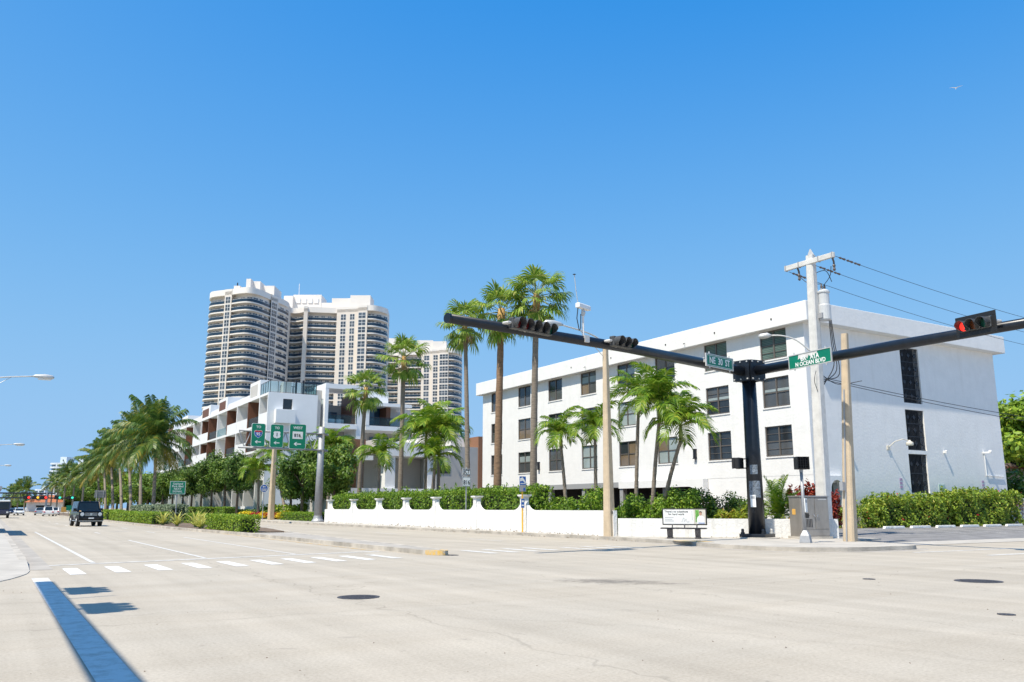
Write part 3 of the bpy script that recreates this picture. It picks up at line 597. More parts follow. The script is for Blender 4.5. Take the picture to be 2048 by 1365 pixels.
for k, z in enumerate(fl[1:]): MB().box(XF - .02, XF + 2.6, Y0 + .3, Yend + .2, z - .32, z).build('floor_slab', M['plaster'], TH, W=True)
for i, y in enumerate(ys):
    if i == 0: continue
    brown = i in (2, 4, 6, 9)
    z0, z1 = (9.87, 17.67) if brown else (.15, 17.67)
    for zi in range(4):
        if fl[zi] < z0 - .2: continue
        MB().box(XF - (.05 if brown else .012), XF + 2.5, y - .17, y + .17, fl[zi] + .002, fl[zi + 1] - .322).build('fin', M['wood'] if brown else M['plaster'], TH, W=True)
    if brown: MB().box(XF + .001, XF + 2.5, y - .16, y + .16, .15, 9.5).build('fin', M['plaster'], TH, W=True)
rs = random.Random(3)
for i in range(len(ys) - 1):
    a, c = ys[i] + (.3 if i == 0 else .18), ys[i + 1] - .18
    for zi in range(4):
        z = fl[zi] + .003; h = fl[zi + 1] - .33 - fl[zi]
        kind = rs.choice(['solid', 'glass', 'solid', 'glass', 'none'])
        if (i, zi) in ((0, 3), (2, 3), (3, 3)): kind = 'solid'
        if (i, zi) == (1, 3): kind = 'glass'
        if kind == 'solid': MB().box(XF, XF + .14, a + .002, c - .002, z, z + 1.55).build('parapet', M['plaster'], TH, W=True)
        elif kind == 'glass':
            g = MB().box(XF + .08, XF + .12, a, c, z + .1, z + 1.35).build('glass_railing', M['clear'], TH, W=True)
        if zi == 3 and i in (1, 3, 6) or (zi, i) in ((2, 5), (2, 6)):
            MB().box(XF + 1.9, XF + 2.55, a, c, z + .01, z + h - .01).build('loggia_lining', M['brick'], TH, W=True)
            MB().box(XF + .2, XF + 2.5, c - .1, c - .003, z + .01, z + h - .01).build('loggia_lining', M['wood'], TH, W=True)
        m_ = (a + c) / 2
        w = MB().box(XF + 1.86 if zi == 3 and i in (1, 3, 6) or (zi, i) in ((2, 5), (2, 6)) else XF + 2.5, XF + 2.598, m_ - (c - a) * .3, m_ + (c - a) * .3, z + .1, z + 2.9).build('window', M['glass_dark'], TH, W=True)
# penthouses stepping back on the roof
for (ya, yb, zt, tw) in ((127.5, 133.6, 20.6, 1), (148.2, 155, 20.3, 2), (161.5, 169, 20.3, 2), (183, 190, 20.3, 1), (198, 206, 20.3, 0)):
    MB().box(XF + .25, 40, ya + .3, yb, 18.0, zt).build('penthouse', M['plaster'], TH, W=True)
    MB().box(XF + .23, XF + .6, ya + 1.6, yb - .4, 18.3, zt - .5).build('penthouse_opening', M['lt_grey_plaster'] if tw == 1 else M['wood'], TH, W=True)
for (ya, yb) in ((134, 148), (155.2, 161.3), (169.3, 182.6)): MB().box(XF + .3, XF + .36, ya, yb, 18.0, 18.9).build('parapet', M['plaster'], TH, W=True)
# roof terrace railing above the end wall
def railing(pts, z, h, parent, mpost, mglass, step=1.2):
    for (p, q) in zip(pts[:-1], pts[1:]):
        p, q = Vector((*p, 0)), Vector((*q, 0)); L = (q - p).length; n = max(1, round(L / step)); b = MB()
        for k in range(n + 1):
            c = p.lerp(q, k / n); b.box(c.x - .035, c.x + .035, c.y - .035, c.y + .035, z, z + h)
        b.tube([(p.x, p.y, z + h), (q.x, q.y, z + h)], .04, 6); b.tube([(p.x, p.y, z + .1), (q.x, q.y, z + .1)], .03, 6); b.build('terrace_railing', mpost, parent, W=True)
        d = (q - p).normalized(); nn = Vector((-d.y, d.x, 0)) * .02; g = MB(); A = [p + nn, q + nn, q - nn, p - nn]; g.prism([(v.x, v.y) for v in A], z + .15, z + h - .08)
        if mglass: g.build('terrace_glass', mglass, parent, W=True)
railing([(XF + .3, 127.3), (XF + .3, Y0 + .25), (40.2, Y0 + .25), (40.2, 127)], 18.05, 1.75, TH, M['iron'], M['clear'])
railing([(35.8, 126), (38.2, 126)], 18.05, 1.6, TH, M['iron'], None, .5)
MB().box(36.0, 37.2, 125.0, 126.6, 18.05, 20.2).build('roof_unit', M['lt_grey_plaster'], TH, W=True)
for x_ in (36.6, 37.9, 39): MB().box(x_, x_ + .25, 125.2, 125.45, 18.05, 20.6).build('roof_post', M['iron'], TH, W=True)
# framed south-facing terraces to the right of the end wall
FT = thing('townhouse', 'white framed townhouse with grey loggias and blue glass balcony facing the street', 'building', (41, 122, .15))
MB().box(40.45, 58, 127.0, 136, .15, 17.3).build('wall', M['grey_plaster'], FT, W=True)
MB().box(40.42, 41.4, 123.2, 126.99, .15, 19.0).build('side_wall', M['lt_grey_plaster'], FT, W=True)
b = MB(); b.box(41.42, 41.95, 121.6, 126.9, 13.1, 19.95); b.build('frame_post', M['plaster'], FT, W=True)
MB().box(46.5, 47.6, 121.7, 126.95, 9, 19.1).build('frame_post', M['plaster'], FT, W=True); MB().box(45.9, 46.49, 122.2, 126.97, 14.1, 18.6).build('timber_fin', M['wood'], FT, W=True)
MB().box(41.43, 47.0, 121.58, 126.92, 19.2, 19.93).build('frame_beam', M['plaster'], FT, W=True); MB().box(41.44, 46.6, 121.55, 126.93, 13.2, 13.95).build('balcony_slab', M['plaster'], FT, W=True)
MB().box(48.0, 55.6, 121.5, 126.9, 17.0, 17.5).build('roof_slab', M['plaster'], FT, W=True); MB().box(48.0, 55.8, 121.55, 126.94, 13.2, 13.9).build('balcony_slab', M['plaster'], FT, W=True); MB().box(47.95, 48.5, 121.52, 126.91, 13.91, 17.0).build('frame_post', M['plaster'], FT, W=True)
MB().box(48.3, 52.6, 124.0, 130, 17.5, 19.6).build('roof_room', M['plaster'], FT, W=True)
MB().box(42.2, 45.2, 126.9, 126.98, 14.2, 16.2).build('window', M['glass_blue'], FT, W=True); MB().box(48.5, 51.6, 125.0, 125.05, 13.95, 17.0).build('window', M['glass_blue'], FT, W=True); MB().box(51.7, 52.4, 122.5, 126.9, 13.91, 16.99).build('timber_fin', M['wood'], FT, W=True)
MB().box(50.8, 54, 126.8, 126.97, 11.2, 12.6).build('window', M['glass_blue'], FT, W=True); MB().box(54.3, 55.9, 126.7, 126.96, 11.2, 12.6).build('window', M['glass_dark'], FT, W=True)
MB().box(53.0, 54.2, 124.5, 126.99, 13.91, 16.98).build('wall_pier', M['lt_grey_plaster'], FT, W=True)
railing([(41.95, 121.7), (46.45, 121.7)], 13.95, 1.35, FT, M['iron'], M['clear'], 2.2); railing([(48.5, 121.7), (55.6, 121.7)], 13.9, 1.3, FT, M['iron'], M['clear'], 1.7)
for x_ in (42.6, 44.0): MB().box(x_, x_ + 1.1, 123.4, 124.4, 13.95, 14.8).build('terrace_chair', M['white_frame'], FT, W=True, bev=.1)
# low grey annexe behind the white wall
LB = thing('low_building', 'low grey building with white fascia and brown brick panels behind the hedge', 'building', (41, 88, .15))
MB().box(43.45, 49.0, 88.0, 104, .15, 8.55).build('wall', M['grey_plaster'], LB, W=True)
MB().box(49.0, 49.85, 87.9, 104, .15, 9.85).build('brick_pier', M['brick'], LB, W=True)
b = MB(); b.prism([(44.3, 93), (46.6, 90.5), (49.0, 90.5), (49.0, 104), (44.3, 104)], 8.56, 9.9); b.build('roof_parapet', M['cream_white'], LB, W=True)
MB().box(37.3, 43.44, 87.7, 104, 7.2, 8.75).build('fascia', M['plaster'], LB, W=True)
MB().box(36.0, 37.29, 88.2, 104, 7.4, 9.0).build('fascia', M['lt_grey_plaster'], LB, W=True)
MB().box(33.0, 35.2, 89.0, 104, 7.2, 9.0).build('brick_panel', M['brick'], LB, W=True); MB().box(32.9, 36.0, 88.6, 104, 6.7, 7.199).build('fascia', M['plaster'], LB, W=True)
MB().box(33.1, 43.4, 92.0, 104, .15, 7.19).build('wall', M['lt_grey_plaster'], LB, W=True); MB().box(37.2, 38.4, 88.0, 89.2, .15, 7.2).build('column', M['plaster'], LB, W=True); MB().box(42.4, 43.2, 88.0, 89, .15, 7.2).build('column', M['plaster'], LB, W=True)
MB().box(34.6, 35.3, 91.8, 91.99, .15, 6.68).build('brick_panel', M['brick'], LB, W=True); MB().box(38.6, 40.0, 91.9, 91.99, 4.6, 5.9).build('window', M['glass_dark'], LB, W=True); MB().box(44.0, 45.3, 87.95, 87.999, 5.4, 6.3).build('window', M['glass_dark'], LB, W=True)
MB().box(32.9, 43.44, 87.6, 88, 3.0, 3.6).build('terrace_edge', M['plaster'], LB, W=True)
for z_ in range(13): MB().box(35.6, 36.2, 91.85, 91.99, 3.8 + z_ * .22, 3.92 + z_ * .22).build('brick_course', M['brick'], LB, W=True)
g = MB(); g.tube([(45.0, 87.99, 7.9), (45.2, 87.6, 7.9)], .05, 6); g.lathe([(.1, 0), (.14, -.2)], (45.2, 87.55, 7.95), 8); g.build('wall_lamp', M['white_frame'], LB, W=True)

# ---------------------------------------------------------------- curved apartment towers
def towerpt(px, d, h): 
    cp, sp = math.cos(PITCH), math.sin(PITCH); u_ = (px - 1024) * (d * cp + (h - CAMH) * sp) / FPX
    return Vector((math.sin(YAW) * d + math.cos(YAW) * u_, math.cos(YAW) * d - math.sin(YAW) * u_))
BACK = Vector((math.sin(YAW), math.cos(YAW)))
def interp(pts, k=5): return [Vector(p) for p in smooth_line([tuple(p) for p in pts], k)]
def tower(name, label, loc, segs, top, nfl, fh, maxwin, backd, side_r=None, below=8):
    T = thing(name, label, 'tower', (loc[0], loc[1], 0)); core = []; par = []; wins = []; z0 = top - 5.4
    for kind, pts, spec in segs:
        P = [towerpt(px, d, top) for px, d in pts]
        if len(P) > 2: P = interp(P)
        par += P
        if kind == 'bal':
            I = [p + BACK * 2.3 for p in P]; core += I
            b = MB(); b.prism([tuple(p) for p in P] + [tuple(p) for p in I[::-1]], -.45, 0); sl = b.mesh('balcony_slab', M['cream_white'], False)
            b = MB(); Q = [p + BACK * .12 for p in P]; b.strip([tuple(p) for p in Q], .12, 1.12, .08); rl = b.mesh('balcony_rail', M['tower_rail'])
            b = MB(); b.strip([tuple(p - BACK * .02) for p in Q], 1.13, 1.2, .14); tp = b.mesh('handrail', M['white_frame'])
            for k in range(nfl):
                o = place('balcony', sl, T, None, W=True); o.location = (0, 0, z0 - k * fh)
                r_ = place('glass_rail', rl, o); h_ = place('handrail', tp, o)
            n = spec; L = len(I) - 1
            for q in range(n):
                for e in (-1, 1) if spec > 0 else ():
                    pass
                t = (q + .5) / n * L; i = min(int(t), L - 1); c = I[i].lerp(I[i + 1], t - i); d = (I[i + 1] - I[i]).normalized(); tot = sum((I[j + 1] - I[j]).length for j in range(L)); wins.append((c, d, tot / n * .62, .05, 2.05, 0))
        else:
            core += P
            for (f, wd, hh, z_) in spec:
                c = P[0].lerp(P[-1], f); d = (P[-1] - P[0]).normalized(); wins.append((c, d, wd, z_, hh, 1))
    RGT = Vector((math.cos(YAW), -math.sin(YAW))); bk = [core[-1] + BACK * backd - RGT * backd * .32, core[0] + BACK * backd]
    core2 = [tuple(p) for p in core] + [tuple(p) for p in bk]
    MB().prism(core2, -.02, top - .9).build('wall', M['cream'], T, W=True)
    b = MB(); b.strip([tuple(p) for p in par], top - 2.2, top, .5); b.build('parapet', M['cream_white'], T, W=True)
    MB().prism([tuple(p + BACK * .3) for p in par] + [tuple(p) for p in bk], top - 2.1, top - .95).build('roof', M['cream_white'], T, W=True)
    cache = {}; cnt = 0; rest = MB(); 
    for k in range(nfl + below // 4):
        for wi, (c, d, wd, z_, hh, ty) in enumerate(wins):
            nrm = Vector((d.y, -d.x)); nrm = -nrm if nrm.dot(BACK) > 0 else nrm
            b = MB(); z = z_; 
            def qd(a0, a1, c0, c1, off, m): 
                P = [(c + d * a0 + nrm * off), (c + d * a1 + nrm * off)]; b.add([(P[0].x, P[0].y, c0), (P[1].x, P[1].y, c0), (P[1].x, P[1].y, c1), (P[0].x, P[0].y, c1)], [(0, 1, 2, 3)], m)
            key = wi
            if key not in cache:
                qd(-wd / 2, wd / 2, z, z + hh, .03, 0)
                nb = 2 if wd < 3.2 else 3
                for q in range(1, nb): a = -wd / 2 + wd * q / nb; qd(a - .07, a + .07, z, z + hh, .06, 1)
                qd(-wd / 2 - .1, -wd / 2, z, z + hh, .07, 1); qd(wd / 2, wd / 2 + .1, z, z + hh, .07, 1); qd(-wd / 2 - .1, wd / 2 + .1, z + hh, z + hh + .1, .07, 1)
                if ty: qd(-wd / 2, wd / 2, z + hh * .5 - .06, z + hh * .5 + .06, .061, 1); qd(-wd / 2, wd / 2, z - .12, z, .07, 1)
                cache[key] = b.mesh('window', [M['tower_glass'], M['white_frame']])
            if cnt < maxwin:
                o = place('window', cache[key], T, None, W=True); o.location = (0, 0, z0 - k * fh); cnt += 1
            else:
                me = cache[key]; n0 = len(rest.v); dz = z0 - k * fh
                for v in me.vertices: rest.v.append((v.co.x, v.co.y, v.co.z + dz))
                for p in me.polygons: rest.f.append(tuple(i + n0 for i in p.vertices)); rest.m.append(p.material_index)
    if rest.f: o = rest.build('lower_windows', [M['tower_glass'], M['white_frame']], T, W=True); o['kind'] = 'stuff'
    return T
def zA(x): return 380 + x / 4.876
topA = onD(380 + 560 / 4.876, 540 + 168 / 4.876, 300)[2]
WC = [(.5, 2.0, 2.3, .05)]
segA = [('bal', [(zA(222), 316), (zA(196), 312), (zA(202), 308), (zA(240), 306), (zA(345), 304)], 2),
        ('col', [(zA(345), 303.6), (zA(412), 302.6)], [(.5, 2.0, 2.35, .05)]),
        ('bal', [(zA(412), 302.8), (zA(480), 301), (zA(560), 300), (zA(630), 301.3), (zA(690), 304), (zA(745), 307.5), (zA(795), 311)], 7),
        ('col', [(zA(797), 310.6), (zA(860), 315)], [(.5, 3.4, 2.35, .05)]),
        ('bal', [(zA(862), 315.2), (zA(915), 319), (zA(955), 323), (zA(972), 327), (zA(962), 331)], 4),
        ('bal', [(zA(962), 331.2), (zA(1000), 333), (zA(1050), 333), (zA(1112), 331)], 3),
        ('col', [(zA(1113), 329.5), (zA(1150), 329.8)], []),
        ('bal', [(zA(1151), 331), (zA(1290), 332), (zA(1434), 333)], 5),
        ('col', [(zA(1435), 332), (zA(1640), 330.5)], [(.32, 2.1, 2.3, .0), (.74, 1.9, 2.3, .0)]),
        ('col', [(zA(1641), 328.6), (zA(1732), 328)], [(.45, 2.9, 2.3, .05)]),
        ('bal', [(zA(1734), 328.2), (zA(1800), 328.5), (zA(1870), 331), (zA(1925), 335), (zA(1938), 340)], 4)]
TA = tower('curved_tower', 'tall cream residential tower with rows of dark curved balconies behind the townhouses', towerpt(590, 320, topA), segA, topA, 21, 2.93, 300, 26)
def towerbox(T, x0, x1, ytop, ybot_z, d, dep, m, name):
    t = onD(x0, ytop, d)[2]; a = towerpt(x0, d, t); c = towerpt(x1, d, t)
    MB().prism([tuple(a), tuple(c), tuple(c + BACK * dep), tuple(a + BACK * dep)], ybot_z, t).build(name, m, T, W=True)
for (x0, x1, yt, d, dep) in [(493, 502, 558, 306, 3), (502, 521, 563, 309, 8), (521, 549, 572, 312, 10), (468, 480, 572, 308, 5), (568, 586, 592, 340, 8), (587, 643, 590, 342, 10), (664, 703, 597, 337, 8), (701, 741, 591, 335, 9), (643, 664, 606, 339, 8)]:
    towerbox(TA, x0, x1, yt, topA - 1.2, d, dep, M['cream_white'], 'roof_block')
for x0 in (592, 604, 616, 628): 
    t = onD(x0, 597, 341.8)[2]; a = towerpt(x0, 341.7, t); c = towerpt(x0 + 9, 341.7, t); MB().prism([tuple(a), tuple(c), tuple(c + BACK * .2), tuple(a + BACK * .2)], t - 2.0, t).build('roof_window', M['plaster'], TA, W=True)
a = towerpt(596, 343, topA); MB().tube([(a.x, a.y, topA), (a.x, a.y, onD(596, 568, 343)[2])], .12, 6).build('antenna', M['white_frame'], TA, W=True)
a = towerpt(474, 309, topA); MB().tube([(a.x, a.y, topA), (a.x, a.y, onD(474, 566, 309)[2])], [.35, .2], 6).build('antenna', M['iron'], TA, W=True)
def zB(x): return 640 + x / 4.014
topB = onD(zB(1060), 660 + 140 / 4.014, 405)[2]
segB = [('bal', [(zB(470), 411), (zB(560), 416), (zB(630), 416)], 4), ('col', [(zB(632), 412), (zB(655), 412)], []), ('bal', [(zB(657), 414), (zB(815), 413)], 5),
        ('col', [(zB(816), 412), (zB(900), 411)], [(.5, 2.6, 2.3, 0)]), ('col', [(zB(901), 410), (zB(958), 409.5)], [(.5, 2.2, 2.3, 0)]), ('col', [(zB(959), 408), (zB(1032), 407)], [(.5, 4.2, 2.3, 0)]),
        ('bal', [(zB(1034), 407.2), (zB(1080), 408), (zB(1120), 412), (zB(1140), 417), (zB(1138), 424)], 4)]
TB = tower('curved_tower', 'second cream tower with rounded balconies, farther back between the palms', towerpt(850, 405, topB), segB, topB, 20, 3.0, 280, 26)
for (x0, x1, yt, d) in [(776, 820, 677, 420), (834, 866, 681, 414), (866, 893, 683, 413), (820, 834, 690, 417)]: towerbox(TB, x0, x1, yt, topB - 1.2, d, 9, M['cream_white'], 'roof_block')

# far white towers down the avenue
def far_tower(px0, px1, ytop, d, nfl, label, cap):
    zt = onD(px0, ytop, d)[2]; a = towerpt(px0, d, zt); c = towerpt(px1, d, zt); T = thing('distant_tower', label, 'tower', (a.x, a.y, 0)); dd = (c - a)
    MB().prism([tuple(a + dd * .05 + BACK * 1), tuple(c - dd * .05 + BACK * 1), tuple(c + BACK * 30), tuple(a + BACK * 30)], 0, zt - 2).build('wall', M['tower_far_glass'], T, W=True)
    sl = MB().prism([tuple(a), tuple(a + dd * .3 - BACK * 2), tuple(a + dd * .7 - BACK * 2), tuple(c), tuple(c + BACK * 30), tuple(a + BACK * 30)], 0, 1.5).mesh('floor_band', M['tower_far'])
    for k in range(nfl): o = place('floor_band', sl, T, None, W=True); o.location = (0, 0, zt - 2 - k * 3.3)
    for f0, f1 in ((.38, .46), (.9, 1.0)): MB().prism([tuple(a + dd * f0 - BACK * 2.1), tuple(a + dd * f1 - BACK * 2.1), tuple(a + dd * f1 + BACK * 6), tuple(a + dd * f0 + BACK * 6)], 0, zt - .4).build('pier', M['tower_far'], T, W=True)
    MB().prism([tuple(a + dd * cap[0] + BACK * 4), tuple(a + dd * cap[1] + BACK * 4), tuple(a + dd * cap[1] + BACK * 16), tuple(a + dd * cap[0] + BACK * 16)], zt - 1, zt + cap[2]).build('roof_block', M['tower_far'], T, W=True)
far_tower(101, 137, 925, 760, 14, 'distant pale blue-white tower at the far left', (.4, .75, 5))
far_tower(139, 172, 934, 700, 10, 'distant rounded white block partly behind the coconut palms', (.35, .9, 7))
far_tower(70, 93, 978, 900, 4, 'low distant white block above the far traffic signals', (.4, .8, 3))
a = onD(141, 1000, 640); e = onD(147, 921, 640); T = thing('tower_crane', 'thin dark crane boom beside the distant white towers', 'crane', (a[0], a[1], 0))
MB().box(a[0] - 3, a[0] + 3, a[1] - 2, a[1] + 2, 0, 5).build('crane_body', M['crane_blue'], T, W=True); MB().tube([(a[0], a[1], 4), (e[0], e[1], e[2])], [.9, .5], 6).build('boom', M['crane_blue'], T, W=True)

# ---------------------------------------------------------------- vegetation
def leaf_mesh(name, C, N, size, mat_, asp=.55, jit=.7):
    n = len(C); N = N + RNG.normal(0, jit, (n, 3)); N /= np.linalg.norm(N, axis=1)[:, None] + 1e-9
    t = np.cross(N, RNG.normal(0, 1, (n, 3))); t /= np.linalg.norm(t, axis=1)[:, None] + 1e-9; bb = np.cross(N, t)
    s = size * RNG.uniform(.65, 1.35, (n, 1)); L = t * s * .5; Wd = bb * s * .5 * asp
    V = np.stack([C - L, C + Wd - L * .1 - N * s * .06, C + L, C - Wd - L * .1 - N * s * .06], 1).reshape(-1, 3); F = np.arange(4 * n).reshape(-1, 4)
    me = bpy.data.meshes.new(name); me.from_pydata(V.tolist(), [], F.tolist()); me.materials.append(mat_); return me
def rough_box(n, x0, x1, y0, y1, z0, z1, amp=.12, soft=.25):
    """points on the shell of a box whose surface heaves; returns centres and outward normals"""
    A = [(x1 - x0) * (y1 - y0) * 1.3, (y1 - y0) * (z1 - z0), (y1 - y0) * (z1 - z0), (x1 - x0) * (z1 - z0), (x1 - x0) * (z1 - z0)]
    f = RNG.choice(5, n, p=np.array(A) / sum(A)); u = RNG.random((n, 3)); P = np.array([x0, y0, z0]) + u * np.array([x1 - x0, y1 - y0, z1 - z0]); N = np.zeros((n, 3))
    for k, (ax, val, sg) in enumerate([(2, z1, 1), (0, x0, -1), (0, x1, 1), (1, y0, -1), (1, y1, 1)]):
        i = f == k; P[i, ax] = val; N[i, ax] = sg
    h = np.sin(P[:, 0] * 2.1 + P[:, 1] * 1.3) * .5 + np.sin(P[:, 1] * 3.7 - P[:, 2] * 2.9 + P[:, 0]) * .35 + np.sin(P[:, 0] * 5.3 + P[:, 2] * 4.1) * .3
    P += N * (h * amp)[:, None] - N * (RNG.random(n) ** 2 * soft)[:, None] + RNG.normal(0, .03, (n, 3)); N[:, 2] += .35
    return P, N
def hedge(name, label, cat, x0, x1, y0, y1, z0, z1, mat_, size=.13, dens=190, amp=.12, group=None, rz=0, sprigs=0, core=True, soft=.25):
    cx, cy = (x0 + x1) / 2, (y0 + y1) / 2; t = thing(name, label, cat, (cx, cy, z0), rz, group); w, d, h = (x1 - x0) / 2, (y1 - y0) / 2, z1 - z0
    area = 4 * w * d + 4 * (w + d) * h
    P, N = rough_box(int(area * dens), -w, w, -d, d, 0, h, amp, soft)
    if sprigs:
        Q = []; 
        for i in range(sprigs):
            bx, by = RNG.uniform(-w, w), RNG.uniform(-d, d); hh = RNG.uniform(.1, .45)
            for k in range(int(hh * 40)): q = RNG.random(); Q.append((bx + RNG.normal(0, .05), by + RNG.normal(0, .05), h + q * hh))
        P = np.vstack([P, np.array(Q)]); N = np.vstack([N, RNG.normal(0, 1, (len(Q), 3))])
    place('foliage', leaf_mesh('foliage', P, N, size, mat_), t)
    if core: i = amp + .16; MB().box(-w + i, w - i, -d + i, d - i, 0, max(h - i, .1)).build('stems_or_core', M['hedge_core'], t)  # solid dark box, stands in for the shade behind the leaves
    return t
def shrub(name, label, cat, x, y, z, rx, ry, h, mat_, n=2500, size=.14, group=None, mound=True, core=True):
    t = thing(name, label, cat, (x, y, z), 0, group); k = 14; C = []; N = []
    for i in range(k):
        a = RNG.uniform(0, 6.28); rr = RNG.uniform(.1, .75) ** .7; c = np.array([rx * rr * math.cos(a), ry * rr * math.sin(a), h * RNG.uniform(.3, .78)]); s = RNG.uniform(.28, .45)
        m_ = n // k; d = RNG.normal(0, 1, (m_, 3)); d /= np.linalg.norm(d, axis=1)[:, None]; q = RNG.uniform(.55, 1.05, (m_, 1)); p = c + d * q * np.array([rx * s, ry * s, h * s * .65]); p[:, 2] = np.maximum(p[:, 2], .02); C.append(p); N.append(d + [0, 0, .3])
    place('foliage', leaf_mesh('foliage', np.vstack(C), np.vstack(N), size, mat_), t)
    b = MB()
    for i in range(5): a = i * 1.3; b.tube([(0, 0, 0), (rx * .35 * math.cos(a), ry * .35 * math.sin(a), h * .4), (rx * .5 * math.cos(a), ry * .5 * math.sin(a), h * .7)], [.04, .025, .012], 5)
    b.build('stems_or_core', M['bark'], t)
    return t
# --- palms
def frond_mesh(name, L, e0, bend, n, ll, lw, mat_, stalk, droop=.55, vee=.35, bare=.12, twist=0):
    b = MB(); K = 14; pts = [Vector((0, 0, 0))]; tan = []
    for i in range(K):
        s = (i + .5) / K; e = e0 - bend * s ** 1.25; d = Vector((math.cos(e), 0, math.sin(e))); pts.append(pts[-1] + d * L / K); tan.append(d)
    tan.append(tan[-1]); b.tube(pts, [max(.030 * L / 3 * (1 - i / K), .004) for i in range(K + 1)], 4, 1)
    for i in range(n):
        s = bare + (1 - bare) * i / (n - 1); f = s * K; j = min(int(f), K - 1); p = pts[j].lerp(pts[j + 1], f - j); t = tan[j]; up = Vector((0, 1, 0)).cross(t) * -1
        q = (s - bare) / (1 - bare); l_ = ll * (.45 + .75 * math.sin(math.pi * (.12 + .78 * q)) ** .8) * random.uniform(.85, 1.1)
        for sd_ in (-1, 1):
            sw = .45 + .7 * q + random.uniform(-.12, .12); side = Vector((0, sd_, 0)); d1 = (side + t * sw + up * (vee + random.uniform(-.15, .15))).normalized(); d2 = (d1 + Vector((0, 0, -1)) * (droop + random.uniform(0, .35))).normalized(); d3 = (d2 + Vector((0, 0, -1)) * (droop * 1.1)).normalized()
            a = p; m1 = a + d1 * l_ * .38; m2 = m1 + d2 * l_ * .36; e = m2 + d3 * l_ * .26; wv = t * lw * .5
            b.add([a - wv * .4, a + wv * .4, m1 + wv, m1 - wv, m2 + wv * .8, m2 - wv * .8, e], [(0, 1, 2, 3), (3, 2, 4, 5), (5, 4, 6)], 0)
    return b.mesh(name, [mat_, stalk])
def fan_mesh(name, Lp, Rr, e0, bend, mat_, stalk, n=26, droop=.5):
    b = MB(); K = 7; pts = [Vector((0, 0, 0))]
    for i in range(K): s = (i + .5) / K; e = e0 - bend * s; d = Vector((math.cos(e), 0, math.sin(e))); pts.append(pts[-1] + d * Lp / K)
    b.tube(pts, [.035 * (1 - .5 * i / K) for i in range(K + 1)], 4, 1); o = pts[-1]; up = Vector((0, 1, 0)).cross(d) * -1
    for i in range(n):
        ph = -R(118) + R(236) * i / (n - 1) + random.uniform(-.03, .03); dr = (d * math.cos(ph) + Vector((0, 1, 0)) * math.sin(ph)); dr = (dr + up * (.12 - .30 * abs(math.sin(ph)))).normalized()
        l_ = Rr * (.72 + .28 * math.cos(ph * .75)) * random.uniform(.9, 1.08); sd_ = up.cross(dr).normalized(); fold = up * (.04 if i % 2 else -.04) * Rr
        a = o; m1 = o + dr * l_ * .58 + fold; wd = Rr * .58 * R(236) / n * .62; d2 = (dr + Vector((0, 0, -1)) * droop * random.uniform(.5, 1.5)).normalized(); m2 = m1 + d2 * l_ * .24; d3 = (d2 + Vector((0, 0, -1)) * droop * 1.6).normalized(); e = m2 + d3 * l_ * random.uniform(.14, .3)
        b.add([a, m1 + sd_ * wd, m1 - sd_ * wd, m2 + sd_ * wd * .5, m2 - sd_ * wd * .5, e], [(0, 1, 2), (2, 1, 3, 4), (4, 3, 5)], 0)
    return b.mesh(name, [mat_, stalk])
FAN = [(e, fan_mesh('fan_frond', 1.5, 1.2, R(e), R(25 if e > 0 else 15), M['fan'], M['rachis'], droop=.5 + (60 - e) / 160)) for e in (84, 66, 46, 24, 0, -25, -48)]
FAN_D = fan_mesh('dry_fan_frond', 1.0, 1.0, R(-55), R(25), M['fan_dead'], M['rachis_dry'], 18, 1.0)
ADO = [(e, frond_mesh('palm_frond', 2.05, R(e), R(bn), 40, .74, .07, M['adonidia'], M['rachis'], .5, .45)) for e, bn in ((80, 60), (66, 95), (52, 110), (38, 115), (22, 110))]
COC = [(e, frond_mesh('coconut_frond', 4.4, R(e), R(bn), 52, 1.15, .095, M['coco'], M['rachis'], .75, .2)) for e, bn in ((88, 24), (76, 48), (60, 72), (42, 85), (22, 82), (0, 68), (-20, 50))]
COC_O = frond_mesh('old_coconut_frond', 4.0, R(-18), R(55), 38, 1.0, .085, M['coco_old'], M['rachis_dry'], 1.0, .0)
def trunk_mesh(h, r0, r1, lean, m_, rings=True, n=10, bulge=1.25):
    b = MB(); K = 24; pts = []; rad = []
    for i in range(K + 1):
        s = i / K; pts.append((lean[0] * s ** 1.4, lean[1] * s ** 1.4, h * s)); r_ = r0 + (r1 - r0) * s + (bulge - 1) * r0 * max(0, 1 - s * 9); rad.append(r_ * (1.035 if i % 2 else .975))
    return b.tube(pts, rad, n).mesh('trunk', m_, True)
